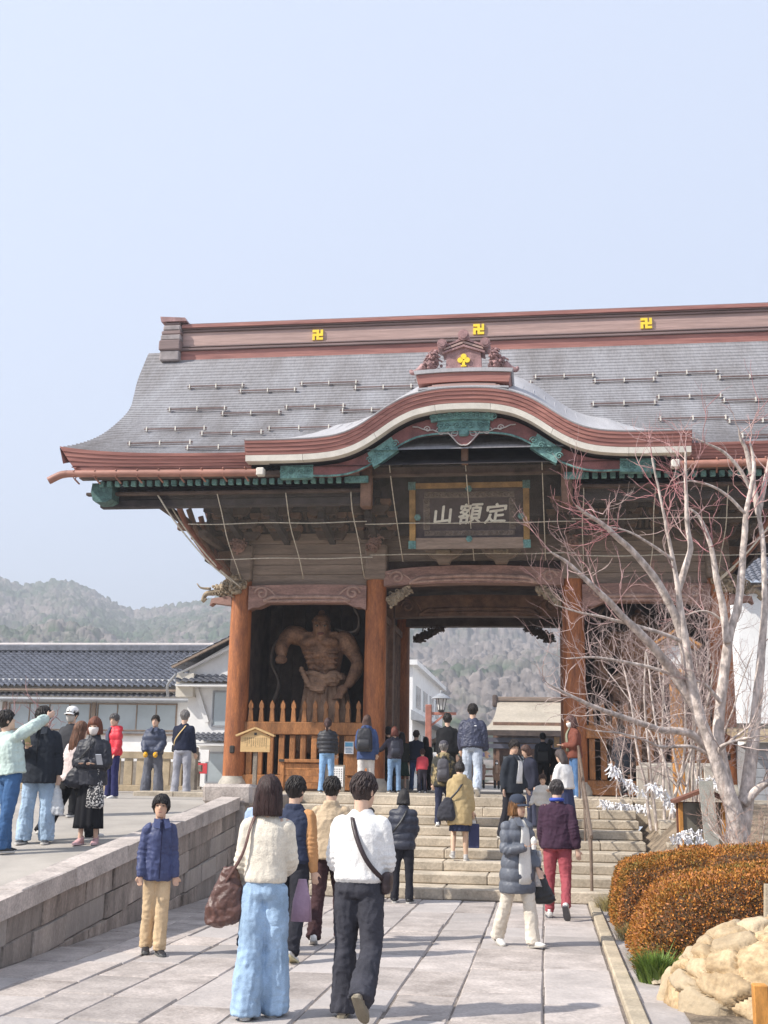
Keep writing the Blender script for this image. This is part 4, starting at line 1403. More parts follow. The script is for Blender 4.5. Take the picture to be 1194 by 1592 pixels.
MB().cbox(-9.25, -8.75, 29.99, 29.997, 1.75, 2.02, 0.003).build('red_board', mat('sign_red', (0.6, 0.06, 0.07), rough=0.5), sg)
MB().box(-9.02, -8.96, 30.052, 30.1, 1.3, 2.3).build('post', M_gwood, sg)
MB().box(-9.12, -8.98, 29.985, 29.996, 2.1, 2.3).build('picture', M_iron, sg)

# hall seen through the gate
hl = thing('far_hall', 'far temple hall with broad thatch coloured roof framed by the gate', 'hall', (2, 80, 1.3))
M_thatch = mat('bark_roof', (0.44, 0.38, 0.30), rough=0.9, var=0.1, scale=0.6, fine=0.1, fscale=6)
def hp(u, v):
    hw = 6.0 + 0.75 * v ** 2.2
    return (2.6 + u * hw, 84.5 - 6.5 * v, 7.35 - 2.35 * (0.45 * v + 0.55 * v * (1 - 0.45 * v) / 0.55) - 0.0)
gr = MB()
gr.grid(np.array([[hp(u, v) for u in np.linspace(-1, 1, 14)] for v in np.linspace(0, 1, 12)]))
hr = gr.build('roof', M_thatch, hl, smooth=True)
pz = hp(0, 1)[2]
MB().box(-4.15, 9.3, 77.95, 78.3, pz - 0.35, pz - 0.02).build('eave', M_dark, hr)
MB().cbox(-3.4, 8.6, 84.2, 84.8, 7.3, 7.62, 0.05).build('ridge', M_board, hr)
MB().cbox(-3.75, -3.4, 84.1, 84.9, 6.9, 7.75, 0.08).build('ridge_end', M_dark, hr)
M_blue = mat('dark_blue_timber', (0.13, 0.13, 0.17), rough=0.8, var=0.2, scale=1)  # dark blue of the bands below the far hall's eave
MB().box(-3.5, 8.7, 79.6, 88, 1.3, pz + 0.6).build('wall', M_brown, hl)
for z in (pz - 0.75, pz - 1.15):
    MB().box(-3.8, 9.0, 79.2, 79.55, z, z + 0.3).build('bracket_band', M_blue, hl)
for k in range(12):
    x = -3.3 + k * 1.05
    MB().box(x, x + 0.22, 79.3, 79.58, 1.3, pz - 1.2).build('column', M_brown, hl)
for k in range(5):
    window(hl, -2.9 + k * 2.1, -1.4 + k * 2.1, 79.52, 2.7, 3.4, 3, M_dark)
for z in (1.5, 1.95, 2.4):
    MB().box(-4.2, 9.4, 77.6, 77.75, z, z + 0.12).build('railing', M_brown, hl)
for k in range(10):
    MB().box(-4.1 + k * 1.45, -3.98 + k * 1.45, 77.56, 77.8, 1.3, 2.6).build('railing_post', M_brown, hl)
pl = MB().cbox(0.55, 0.9, 79.05, 79.15, pz - 1.05, pz - 0.35, 0.02).build('gold_plaque', M_ochre, hl)

# shops beyond the gate on the left
sh_ = thing('white_shop_building', 'tall white shop building seen past the left side of the passage', 'building', (-10, 60, 1.3))
MB().box(-16, -6.55, 58, 75, 1.3, 7.3).build('wall', M_plaster, sh_)
MB().box(-16.2, -6.3, 57.7, 75.2, 7.3, 7.55).build('parapet', M_plaster, sh_)
MB().prism([(-6.6, 5.1), (-5.7, 4.6), (-5.7, 4.5), (-6.6, 4.6)], 57.8, 72).build('awning', M_alu, sh_)
for k in range(4):
    MB().box(-6.549, -6.52, 59.5 + k * 3.6, 61.7 + k * 3.6, 5.3, 6.4).build('window', M_glass, sh_)
    MB().box(-6.549, -6.50, 59.5 + k * 3.6, 61.7 + k * 3.6, 2.0, 4.0).build('window', M_glass, sh_)
ws = thing('wooden_shop', 'low wooden shop with sloping roof beyond the street lamp', 'building', (-4.9, 66, 1.3))
MB().box(-7.6, -4.4, 68, 74, 1.3, 3.1).build('wall', M_board, ws)
MB().prism([(-6.2, 4.1), (-3.9, 2.95), (-3.9, 2.8), (-6.2, 3.85)], 67.5, 74.5).build('roof', M_board, ws)
MB().prism([(-8.2, 3.0), (-6.2, 4.12), (-6.2, 3.9), (-8.2, 2.85)], 67.5, 74.5).build('roof_slope', M_board, ws)
oa = thing('orange_awning_stall', 'small stall with orange awning edge by the passage', 'stall', (-5.4, 46, 1.3))
MB().box(-7.2, -5.45, 46, 48, 1.3, 3.0).build('wall', M_cream, oa)
MB().prism([(-7.2, 3.7), (-4.75, 3.0), (-4.75, 2.9), (-7.2, 3.55)], 45.6, 48.2).build('awning', mat('awning_orange', (0.55, 0.17, 0.07), rough=0.7), oa)

# street lamp with red post
lp = thing('street_lamp', 'street lamp with red post and glass lantern seen through the gate', 'street lamp', (-4.60, 46.5, 1.3))
M_redp = mat('red_post', (0.48, 0.20, 0.15), rough=0.6, var=0.15, scale=4)
MB().cbox(-4.72, -4.48, 46.38, 46.62, 1.3, 4.62, 0.02).build('post', M_redp, lp)
MB().cbox(-4.47, -3.5, 46.45, 46.55, 4.22, 4.33, 0.01).build('arm', M_redp, lp)
MB().bar((-4.5, 46.5, 3.8), (-4.0, 46.5, 4.2), 0.06, 0.08).build('brace', M_redp, lp)
MB().lathe([(0.10, 4.33), (0.13, 4.38), (0.13, 4.42)], (-4.1, 46.5, 0), 8).build('lantern_base', M_iron, lp)
MB().lathe([(0.12, 4.425), (0.20, 4.85)], (-4.1, 46.5, 0), 6).build('lantern_glass', M_plaster, lp)
for k in range(6):
    a = k * pi / 3
    MB().bar((-4.1 + 0.125 * cos(a), 46.5 + 0.125 * sin(a), 4.42), (-4.1 + 0.205 * cos(a), 46.5 + 0.205 * sin(a), 4.86), 0.025, 0.025, up=(1, 0.2, 0)).build('lantern_bar', M_iron, lp)
MB().lathe([(0.40, 4.855), (0.38, 4.89), (0.20, 5.0), (0.10, 5.06), (0.05, 5.07), (0.05, 5.16), (0.02, 5.2)], (-4.1, 46.5, 0), 12).build('lantern_roof', M_alu, lp, smooth='auto')
wsn = thing('shop_signboard', 'small white shop signboard below the red lamp post', 'sign', (-4.3, 44.8, 1.3))
MB().cbox(-4.6, -3.85, 44.8, 44.86, 2.0, 2.72, 0.01).build('board', M_plaster, wsn)
MB().box(-4.28, -4.2, 44.862, 44.92, 1.3, 2.6).build('post', M_gwood, wsn)

# white storehouse and shed on the right, beyond the gate
wh = thing('white_storehouse', 'white plastered storehouse standing to the right behind the gate', 'building', (17, 56, 1.3))
MB().box(8.4, 26, 52, 60, 1.3, 10.4).build('wall', M_plaster, wh)
tiled_slope((7.8, 56, 13.0), (26.5, 56, 13.0), (7.8, 51.2, 10.3), (26.5, 51.2, 10.3), 60, 16).build('roof', M_tile, wh, smooth='auto')
MB().box(8.0, 26.3, 51.5, 51.98, 10.0, 10.25).build('eave_board', M_dark, wh)
MB().box(8.38, 26.02, 51.9, 51.997, 1.3, 3.6).build('plinth', M_cream, wh)
for k in range(3):
    window(wh, 10.2 + k * 4.2, 12.0 + k * 4.2, 51.99, 6.0, 7.6, 2, M_alu)
sd = thing('grey_shed', 'low grey boarded shed with beige eave behind the bare tree', 'shed', (5.5, 27, 1.3))
for k in range(7):
    MB().cbox(4.4, 9, 27.0, 27.05, 1.3 + k * 0.19 + .004, 1.3 + (k + 1) * 0.19 - .004, 0.006).build('board', M_alu, sd)
MB().box(4.45, 8.95, 27.06, 30, 1.3, 2.6).build('wall', M_alu, sd)
MB().prism([(26.6, 2.62), (30.2, 3.1), (30.2, 3.2), (26.6, 2.78)], 4.2, 9.2, 'x').build('roof', M_tan, sd)

# ---- wooded hills
def px_dir(px, py):
    d = CAM_M.to_3x3() @ Vector(((px - IMG_W / 2) / F_PX, -(py - IMG_H / 2) / F_PX, -1))
    return math.atan2(d.x, d.y), d.z / math.hypot(d.x, d.y)
sky_l = [(-400, 930), (-200, 880), (-80, 892), (0, 902), (25, 912), (45, 914), (85, 905), (115, 909), (140, 918), (175, 938), (208, 951), (240, 948), (275, 943), (310, 935), (345, 929), (420, 912), (520, 905), (640, 915), (760, 905), (900, 915), (1040, 925), (1150, 935), (1300, 930), (1600, 960)]
ta = [px_dir(*p) for p in sky_l]
AZ, TE = np.array([t[0] for t in ta]), np.array([t[1] for t in ta])
na, nr = 950, 300
az = np.linspace(radians(-27.5), radians(14), na)
rr = 230 * (1250 / 230) ** np.linspace(0, 1, nr)
A_, R_ = np.meshgrid(az, rr)
te = np.interp(A_, AZ, TE)
RT = 1000.0
tt = np.clip((R_ - 230) / (RT - 230), 0, 1.4)
prof = np.where(tt < 1, tt ** 1.15, 1 - (tt - 1) * 0.9)
HX, HY = R_ * np.sin(A_), R_ * np.cos(A_)
p3 = np.stack([HX / 260, HY / 260, HX * 0], -1).reshape(-1, 3)
rav = fbm(p3, 4).reshape(HX.shape)
base = te * RT * prof + 1.3
base = base + rav * 34 * np.clip(tt * 2.2, 0, 1) * np.clip((1.02 - tt) * 3.0, 0, 1)
# a nearer spur that rises to the right behind the gate
# crowns: one dome for each tree
cell = 5.2
def hash2(i, j, k):
    h = np.sin(i * 127.1 + j * 311.7 + k * 74.7) * 43758.5453
    return h - np.floor(h)
gi, gj = np.floor(HX / cell), np.floor(HY / cell)
bestd = np.full(HX.shape, 9.0)
bi, bj = gi.copy(), gj.copy()
for di in (-1, 0, 1):
    for dj in (-1, 0, 1):
        ci, cj = gi + di, gj + dj
        dx = (ci + 0.15 + 0.7 * hash2(ci, cj, 1)) * cell - HX
        dy = (cj + 0.15 + 0.7 * hash2(ci, cj, 2)) * cell - HY
        d = np.sqrt(dx * dx + dy * dy) / (cell * (0.55 + 0.35 * hash2(ci, cj, 3)))
        better = d < bestd
        bestd = np.where(better, d, bestd)
        bi, bj = np.where(better, ci, bi), np.where(better, cj, bj)
dome = np.sqrt(np.clip(1 - np.clip(bestd, 0, 1) ** 2, 0, 1)) * (1.6 + 4.2 * hash2(bi, bj, 4) ** 1.5)
base = base + dome * np.clip(tt * 6, 0, 1)
base += 1.3 * fbm(np.stack([HX / 1.7, HY / 1.7, base / 2.2], -1).reshape(-1, 3), 2).reshape(HX.shape) * np.clip(tt * 6, 0, 1)
V = np.stack([HX, HY, base], -1).reshape(-1, 3)
I = np.arange(na * nr).reshape(nr, na)
Q = np.stack([I[:-1, :-1], I[:-1, 1:], I[1:, 1:], I[1:, :-1]], -1).reshape(-1, 4)
me = fast_mesh('wooded_hills', V, Q, True)
con = fbm(np.stack([HX / 120, HY / 120, HX * 0 + 3.3], -1).reshape(-1, 3), 3).reshape(HX.shape) + 0.55 * (hash2(bi, bj, 5) - 0.5)
con -= 0.5 * np.clip((A_ - radians(-9)) / radians(4), 0, 1)
wgt = np.clip(con * 2.2 + 0.62, 0, 1)[..., None]
green = np.array([0.055, 0.082, 0.045]) * (0.65 + 0.7 * hash2(bi, bj, 6)[..., None])
bare = np.array([0.205, 0.175, 0.16]) * (0.7 + 0.6 * hash2(bi, bj, 7)[..., None])
set_tone(me, (green * wgt + bare * (1 - wgt)).reshape(-1, 3))
structure(link_mesh('wooded_hills', me, vcol_mat('hill_forest', rough=0.95, spec=0.05, fine=0.2, fscale=0.4)))
fl = MB()
fl.grid(np.array([[(x, y, 1.25) for x in (-3000, -300, 300, 3000)] for y in (330, 600, 4000)]))
structure(fl.build('far_ground', M_earth))
# ================================================================== people
def rotx(a):
    return np.array([[1, 0, 0], [0, cos(a), -sin(a)], [0, sin(a), cos(a)]])
def rotz(a):
    return np.array([[cos(a), -sin(a), 0], [sin(a), cos(a), 0], [0, 0, 1]])
def unit(v):
    v = np.asarray(v, float)
    return v / (np.linalg.norm(v) + 1e-12)
WORK = bpy.data.scenes.new('work')          # a small side scene, so that each remesh does not update everything
def remesh(mb, voxel, smooth_it=2):
    """one continuous surface from overlapping closed shapes"""
    me = mb.mesh('tmp', fixn=True)
    o = bpy.data.objects.new('tmp', me)
    WORK.collection.objects.link(o)
    md = o.modifiers.new('r', 'REMESH')
    md.mode = 'VOXEL'
    md.voxel_size = voxel
    md.use_smooth_shade = True
    with bpy.context.temp_override(scene=WORK, view_layer=WORK.view_layers[0]):
        dg = bpy.context.evaluated_depsgraph_get()
        out = bpy.data.meshes.new_from_object(o.evaluated_get(dg))
    bpy.data.objects.remove(o)
    bpy.data.meshes.remove(me)
    nv = len(out.vertices)
    co = np.empty(nv * 3, np.float32)
    out.vertices.foreach_get('co', co)
    co = co.reshape(-1, 3).astype(float)
    ne = len(out.edges)
    ed = np.empty(ne * 2, np.int32)
    out.edges.foreach_get('vertices', ed)
    ed = ed.reshape(-1, 2)
    deg = np.bincount(ed.ravel(), minlength=nv)[:, None] + 1e-9
    for _ in range(smooth_it):
        acc = np.zeros_like(co)
        for k in range(3):
            acc[:, k] = np.bincount(ed[:, 0], co[ed[:, 1], k], nv) + np.bincount(ed[:, 1], co[ed[:, 0], k], nv)
        co = co * 0.45 + 0.55 * acc / deg
    out.vertices.foreach_set('co', co.astype(np.float32).ravel())
    out.update()
    return out, co
def mesh_normals(me):
    nv = len(me.vertices)
    n = np.empty(nv * 3, np.float32)
    me.vertex_normals.foreach_get('vector', n)
    return n.reshape(-1, 3).astype(float)
def displace(me, co, d):
    n = mesh_normals(me)
    co = co + n * np.asarray(d)[:, None]
    me.vertices.foreach_set('co', co.astype(np.float32).ravel())
    me.update()
    return co
def ring_loft(mb, rings, n=16, p=2.0):
    """rings: (centre, axisA, axisB) with axes already scaled"""
    an = np.arange(n) * 2 * pi / n
    c, s = np.cos(an), np.sin(an)
    c = np.sign(c) * np.abs(c) ** (2 / p)
    s = np.sign(s) * np.abs(s) ** (2 / p)
    V = [np.array(r[0]) + c[:, None] * np.array(r[1]) + s[:, None] * np.array(r[2]) for r in rings]
    m = len(rings)
    F = []
    for k in range(m - 1):
        for i in range(n):
            j = (i + 1) % n
            F.append((k * n + i, k * n + j, (k + 1) * n + j, (k + 1) * n + i))
    F.append(tuple(range(n))[::-1])
    F.append(tuple((m - 1) * n + i for i in range(n)))
    mb.add(np.concatenate(V), F)
def limb(mb, pts, rad, n=12, m=18):
    """tapered limb through joints, radii interpolated"""
    P_ = catmull(pts, m)
    r = np.interp(np.linspace(0, 1, m), np.linspace(0, 1, len(rad)), rad)
    mb.tube(P_, r, n)

def skeleton(H, pose, w=1.0):
    k = H / 1.75
    J = {}
    lean = radians(pose.get('lean', 2))
    hipz = 0.93 * k
    R = rotx(-lean)                                  # positive lean tips the chest forward (+Y)
    side_t = radians(pose.get('side', 0))
    R = np.array([[cos(side_t), 0, sin(side_t)], [0, 1, 0], [-sin(side_t), 0, cos(side_t)]]) @ R
    tw = rotz(radians(pose.get('twist', 0)))
    def tor(x, y, z):
        return np.array([0, 0, hipz]) + R @ tw @ np.array([x * k, y * k, (z - 0.93) * k])
    J['tor'] = tor
    J['R'] = R @ tw
    J['k'] = k
    hy, hp = radians(pose.get('hyaw', 0)), radians(pose.get('hpitch', 0))
    HR = tw @ rotz(-hy) @ rotx(hp) if True else None
    J['HR'] = (R * 0.5 + np.eye(3) * 0.5) @ HR
    neck = tor(0, -0.02, 1.485)
    J['neck'] = neck
    J['head'] = neck + J['HR'] @ np.array([0, 0.022 * k, 0.143 * k])
    for s, nm in ((1, 'R'), (-1, 'L')):
        hp_, ha, kn, ft = pose.get('leg' + nm, (0, 3, 2, 0))
        hip = np.array([s * 0.088 * k * w, 0, hipz - 0.02 * k])
        a, b = radians(hp_), radians(ha)
        d1 = np.array([s * sin(b), sin(a) * cos(b), -cos(a) * cos(b)])
        knee = hip + d1 * 0.43 * k
        a2 = radians(hp_ - kn)
        d2 = np.array([s * sin(b) * 0.6, sin(a2), -cos(a2)])
        d2 = unit(d2)
        ank = knee + d2 * 0.425 * k
        J['hip' + nm], J['knee' + nm], J['ank' + nm] = hip, knee, ank
        J['foot' + nm] = (radians(ft), radians(pose.get('toe' + nm, 8)) * s)
        sp, sa, el, twi = pose.get('arm' + nm, (2, 5, 12, 10))
        sh = tor(s * 0.163 * w, -0.012, 1.378)
        a, b = radians(sp), radians(sa * 0.7)
        u = np.array([s * sin(b), sin(a) * cos(b), -cos(a) * cos(b)])
        u = J['R'] @ u
        ref = J['R'] @ unit(np.array([0, 1.0, 0.45]))
        f = unit(ref - u * np.dot(ref, u))
        i_ = J['R'] @ np.array([-s, 0, 0])
        i_ = unit(i_ - u * np.dot(i_, u))
        i_ = unit(i_ - f * np.dot(i_, f))
        bd = cos(radians(twi)) * f + sin(radians(twi)) * i_
        el_p = sh + u * 0.285 * k
        e = radians(el)
        fd = cos(e) * u + sin(e) * bd
        wr = el_p + fd * 0.25 * k
        J['sh' + nm], J['el' + nm], J['wr' + nm] = sh, el_p, wr
        J['fd' + nm] = fd
        J['palm' + nm] = unit(np.cross(fd, bd)) * s      # across the palm
        J['bd' + nm] = bd
    low = min(J['ankR'][2] - 0.075 * k, J['ankL'][2] - 0.075 * k)
    if pose.get('drop') is not None:
        low = pose['drop']
    for q in list(J):
        if isinstance(J[q], np.ndarray) and J[q].shape == (3,) and q[:2] not in ('fd', 'pa', 'bd'):
            J[q] = J[q] - np.array([0, 0, low])
    J['tor'] = lambda x, y, z: tor(x, y, z) - np.array([0, 0, low])
    J['ax'] = J['R'] @ np.array([1, 0, 0])
    J['ay'] = J['R'] @ np.array([0, 1, 0])
    return J

HEAD = [(-0.120, 0.020, 0.070, 0.030), (-0.112, 0.036, 0.084, 0.0), (-0.09, 0.050, 0.090, -0.03), (-0.06, 0.061, 0.092, -0.062), (-0.025, 0.069, 0.091, -0.088), (0.012, 0.073, 0.086, -0.098),
        (0.05, 0.075, 0.089, -0.101), (0.08, 0.070, 0.078, -0.092), (0.10, 0.055, 0.055, -0.073), (0.113, 0.033, 0.027, -0.045), (0.1175, 0.010, 0.0, -0.018)]
def head_shape(mb, c, R, k, grow=0.0):
    rings = []
    for z, a, f, b in HEAD:
        rings.append((c + R @ np.array([0, (f + b) / 2 * k, z * k + grow * z / 0.118]), R @ np.array([(a * k + grow), 0, 0]), R @ np.array([0, (f - b) / 2 * k + grow, 0])))
    ring_loft(mb, rings, 20, 2.2)
def hand_shape(mb, J, nm, k, curl=35, fine=True):
    wr, fd, pa, bd = J['wr' + nm], J['fd' + nm], J['palm' + nm], J['bd' + nm]
    # palm: flat across 'pa', fingers curl towards bd
    palm_c = wr + fd * 0.045 * k
    ring_loft(mb, [(wr - fd * 0.015 * k, pa * 0.024 * k, bd * 0.020 * k), (wr + fd * 0.03 * k, pa * 0.034 * k, bd * 0.018 * k), (wr + fd * 0.075 * k, pa * 0.040 * k, bd * 0.015 * k), (wr + fd * 0.09 * k, pa * 0.036 * k, bd * 0.012 * k)], 10)
    L = [0.062, 0.074, 0.070, 0.055]
    r = 0.0088 * k if fine else 0.0115 * k
    for i in range(4):
        o = wr + fd * 0.082 * k + pa * (0.029 - 0.0195 * i) * k
        pts = [o]
        d = fd.copy()
        for sgm in range(3):
            a = radians(curl * (0.55 + 0.35 * sgm))
            d = unit(cos(a) * fd + sin(a) * bd)
            pts.append(pts[-1] + d * L[i] * k * (0.42, 0.32, 0.26)[sgm])
        mb.tube(catmull(pts, 8), np.linspace(r, r * 0.8, 8), 7)
    o = wr + fd * 0.028 * k + pa * 0.028 * k
    th = [o, o + (pa * 0.7 + fd * 0.6 + bd * 0.3) * 0.03 * k, o + (pa * 0.75 + fd * 1.25 + bd * 0.75) * 0.042 * k]
    mb.tube(catmull(th, 7), np.linspace(r * 1.25, r * 0.9, 7), 7)

SKIN = lambda c=(0.56, 0.36, 0.26): mat('skin_%d_%d' % (int(c[0] * 100), int(c[1] * 100)), c, rough=0.55, var=0.05, scale=12, fine=0.05, spec=0.35, sss=0.05)
def cloth(col, kind='cloth'):
    nm = kind + '_%02d_%02d_%02d' % tuple(int(round(v * 99)) for v in col)
    if kind == 'knit':
        return mat(nm, col, rough=0.95, var=0.07, scale=14, bump=0.4, bscale=110, fine=0.10, fscale=80, sheen=0.3, spec=0.1)
    if kind == 'denim':
        return mat(nm, col, rough=0.9, var=0.16, scale=5, bump=0.3, bscale=120, fine=0.12, fscale=150, spec=0.15, detail=6, col2=tuple(v * 0.72 for v in col))
    if kind == 'nylon':
        return mat(nm, col, rough=0.5, var=0.10, scale=6, bump=0.25, bscale=40, fine=0.06, fscale=60, spec=0.35)
    if kind == 'hair':
        return mat(nm, col, rough=0.5, var=0.35, scale=8, stretch=(6, 6, 0.8), bump=0.6, bscale=30, fine=0.3, fscale=30, spec=0.4)
    if kind == 'camo':
        m = mat(nm, col, rough=0.9, var=0.1, scale=9, col2=(0.06, 0.05, 0.035), fine=0.2, fscale=24, spec=0.15)
        m.node_tree.nodes['Color Ramp'].color_ramp.interpolation = 'CONSTANT'
        e = m.node_tree.nodes['Color Ramp'].color_ramp.elements.new(0.5)
        m.node_tree.nodes['Color Ramp'].color_ramp.elements[2].position = 0.56
        e.color = (0.14, 0.11, 0.06, 1)
        m.node_tree.nodes['Color Ramp'].color_ramp.elements[0].color = (0.045, 0.045, 0.04, 1)
        return m
    if kind == 'leather':
        return mat(nm, col, rough=0.45, var=0.2, scale=7, bump=0.3, bscale=50, fine=0.1, spec=0.5)
    if kind == 'pattern':
        m = mat(nm, col, rough=0.85, var=0.1, scale=55, col2=(0.5, 0.48, 0.46), fine=0.1, spec=0.2, detail=1)
        m.node_tree.nodes['Color Ramp'].color_ramp.interpolation = 'CONSTANT'
        m.node_tree.nodes['Color Ramp'].color_ramp.elements[1].position = 0.46
        return m
    return mat(nm, col, rough=0.85, var=0.10, scale=5, bump=0.25, bscale=90, fine=0.07, fscale=100, spec=0.15)

def folds(co, seed, amp, fx=7.0, fz=13.0):
    p = co * np.array([fx, fx, fz]) + seed * 3.7
    wv = fbm(p * 0.5 + 5.1, 2)
    q = p + np.stack([wv, wv * 0.7, wv * 1.2], -1) * 0.9
    n1 = perlin(q)
    r1 = np.clip(1 - np.abs(perlin(q * 1.3 + 9.0)) * 3.2, 0, 1) ** 1.6
    dg_ = np.stack([q[:, 0] + 0.6 * q[:, 2], q[:, 1], q[:, 2] - 0.6 * q[:, 0]], -1)
    r2 = np.clip(1 - np.abs(perlin(dg_ * 1.1 + 21.0)) * 3.4, 0, 1) ** 1.6
    return amp * (0.55 * n1 + 0.75 * r1 - 0.55 * r2 - 0.05)

def person(loc, H, rz, label, pose, upper, lower, hair, shoe=(0.6, 0.6, 0.58), skin=(0.62, 0.41, 0.30), face=False, near=True, seed=0, w=1.0, extras=(), group='visitors at the temple gate', mask=None, cap=None, fat=1.0, sole=None, cat='person'):
    rt = thing('person', label, cat, loc, group, radians(rz))
    J = skeleton(H, pose, w)
    k = J['k']
    vx = 0.0105 if near else 0.0195
    tor, ax, ay = J['tor'], J['ax'], J['ay']
    hd, HR = J['head'], J['HR']
    kid = 1.0 + max(0.0, (1.5 - H)) * 0.32             # children have larger heads
    hk = k * kid * 1.06 * pose.get('headscale', 1.0)
    def put(name, me, m, par=rt):
        me.polygons.foreach_set('use_smooth', np.ones(len(me.polygons), bool))
        return link_mesh(name, me, m, par)
    # ---- body: head, neck, trunk, arms, hands and legs as one surface
    b = MB()
    head_shape(b, hd, HR, hk)
    b.ball(hd + HR @ np.array([0, 0.096 * hk, -0.018 * hk]), (0.013 * hk, 0.019 * hk, 0.022 * hk), 8, 6)
    for s in (-1, 1):
        b.ball(hd + HR @ np.array([s * 0.076 * hk, -0.012 * hk, -0.012 * hk]), (0.014 * hk, 0.022 * hk, 0.032 * hk), 8, 6)
    limb(b, [tor(0, -0.02, 1.36), J['neck'], hd + HR @ np.array([0, -0.02 * hk, -0.05 * hk])], [0.07 * k, 0.056 * k, 0.056 * hk], 12, 8)
    secs = [(0.84, .10, .08), (0.93, .135, .095), (1.08, .115, .08), (1.22, .13, .09), (1.31, .135, .092), (1.38, .125, .075), (1.45, .07, .055)]
    ring_loft(b, [(tor(0, 0, z), ax * a * k * w, ay * d * k) for z, a, d in secs], 14, 2.3)
    bare = lower.get('bare', False)
    for nm in 'RL':
        limb(b, [tor((0.10 if nm == 'R' else -0.10) * w, -0.01, 1.37), J['sh' + nm], J['el' + nm], J['wr' + nm]], [0.05 * k, 0.048 * k, 0.036 * k, 0.026 * k], 10, 16)
        hand_shape(b, J, nm, k * (1.0 if H > 1.3 else 1.05), pose.get('curl' + nm, pose.get('curl', 35)), near)
        q = 1.0 if bare else 0.75
        limb(b, [J['hip' + nm] + np.array([0, 0, 0.03 * k]), J['hip' + nm] * 0.6 + J['knee' + nm] * 0.4, J['knee' + nm], J['knee' + nm] * 0.62 + J['ank' + nm] * 0.38, J['ank' + nm] - np.array([0, 0, 0.02 * k])], [0.085 * k * q, 0.075 * k * q, 0.052 * k * q, 0.056 * k * q, 0.036 * k * (1 if bare else 0.9)], 10, 20)
    me, co = remesh(b, vx * 0.9 if near else vx * 0.85, 1)
    body = put('body', me, SKIN(skin))
    # ---- face
    if face:
        M_eye = mat('eye_dark', (0.02, 0.015, 0.012), rough=0.25, var=0.0)
        M_lip = mat('lip', (0.42, 0.19, 0.16), rough=0.5, var=0.05)
        for s in (-1, 1):
            e = MB()
            e.ball(hd + HR @ np.array([s * 0.031 * hk, 0.083 * hk, 0.006 * hk]), (0.0135 * hk, 0.008 * hk, 0.0055 * hk), 8, 6)
            e.build('eye', M_eye, None).parent = rt
            e = MB()
            e.tube([hd + HR @ np.array([s * xx * hk, yy * hk, zz_ * hk]) for xx, yy, zz_ in ((0.014, 0.090, 0.028), (0.032, 0.088, 0.032), (0.050, 0.079, 0.027))], 0.0034 * hk, 5)
            e.build('eyebrow', cloth(hair.get('col', (0.03, 0.02, 0.02)), 'hair'), None).parent = rt
        if not mask:
            e = MB()
            e.ball(hd + HR @ np.array([0, 0.090 * hk, -0.060 * hk]), (0.022 * hk, 0.007 * hk, 0.0065 * hk), 8, 6)
            e.build('mouth', M_lip, None).parent = rt
    if mask:
        mk = MB()
        P_ = []
        for zz_, a, f in ((-0.115, 0.035, 0.088), (-0.09, 0.054, 0.099), (-0.06, 0.064, 0.108), (-0.03, 0.070, 0.112), (-0.006, 0.069, 0.100)):
            P_.append([hd + HR @ np.array([a * 1.05 * sin(t) * hk, (f * cos(t) * 1.02 + 0.004 - 0.0 * abs(t)) * hk, zz_ * hk]) for t in np.linspace(-1.35, 1.35, 13)])
        mk.grid(np.array(P_))
        o = mk.build('face_mask', cloth(mask), None, smooth=True)
        o.parent = rt
        so = o.modifiers.new('t', 'SOLIDIFY')
        so.thickness = 0.004
    # ---- trousers or skirt
    kind = lower['kind']
    wl = lower.get('wide', 1.0)
    hemr = lower.get('hem', 0.07)
    m_low = cloth(lower['col'], lower.get('fab', 'cloth'))
    if kind == 'pants':
        b = MB()
        ring_loft(b, [(tor(0, 0, 1.05), ax * .150 * k * w * fat, ay * .110 * k * fat), (tor(0, -0.005, 0.96), ax * .170 * k * w * fat, ay * .125 * k * fat), (tor(0, -0.01, 0.88), ax * .172 * k * w * fat, ay * .128 * k * fat), (tor(0, -0.005, 0.83), ax * .12 * k * w, ay * .10 * k)], 18, 2.3)
        for nm in 'RL':
            hp_, kn_, an_ = J['hip' + nm], J['knee' + nm], J['ank' + nm]
            end = an_ + unit(an_ - kn_) * lower.get('len', 0.035) * k
            if lower.get('len', 0) < -0.05:
                end = an_ + (kn_ - an_) * (-lower['len'])
            limb(b, [hp_ + np.array([0, 0, 0.02 * k]), hp_ * 0.55 + kn_ * 0.45, kn_, kn_ * 0.5 + end * 0.5, end], [0.10 * k * fat, (0.092 * (0.6 + 0.4 * wl)) * k * fat, 0.070 * k * (0.4 + 0.6 * wl), (0.062 * 0.5 + 0.5 * hemr) * k * (0.4 + 0.6 * wl), hemr * k], 14, 22)
        me, co = remesh(b, vx, 2)
        nz = folds(co, seed + 1, 0.011 * k, 8.0, 12.0) + folds(co, seed + 8, (0.014 + 0.012 * max(0, wl - 1)) * k, 11.0, 3.6) * np.clip(1.2 - co[:, 2] / H * 1.4, 0.25, 1)
        zz_ = co[:, 2] / H
        legf = np.clip((0.5 - zz_) * 6, 0, 1)
        # rings of creases gather at the hem and behind the knee
        brk = np.exp(-((zz_ - 0.07) / 0.06) ** 2) + 0.6 * np.exp(-((zz_ - 0.28) / 0.05) ** 2)
        nz = nz + 0.007 * k * brk * np.clip(0.5 + 1.6 * perlin(co * np.array([7, 7, 4]) + seed * 1.3), 0, 1) * np.sin(zz_ * 190 + 9 * perlin(co * 5 + seed) + np.arctan2(co[:, 0], co[:, 1]) * 1.5)
        seam = -0.010 * k * np.exp(-((co[:, 0] - 0) / (0.006)) ** 2) * (zz_ > 0.47) * (co[:, 1] < 0)
        displace(me, co, nz * 0.6 + seam)
        tr = put('trousers', me, m_low)
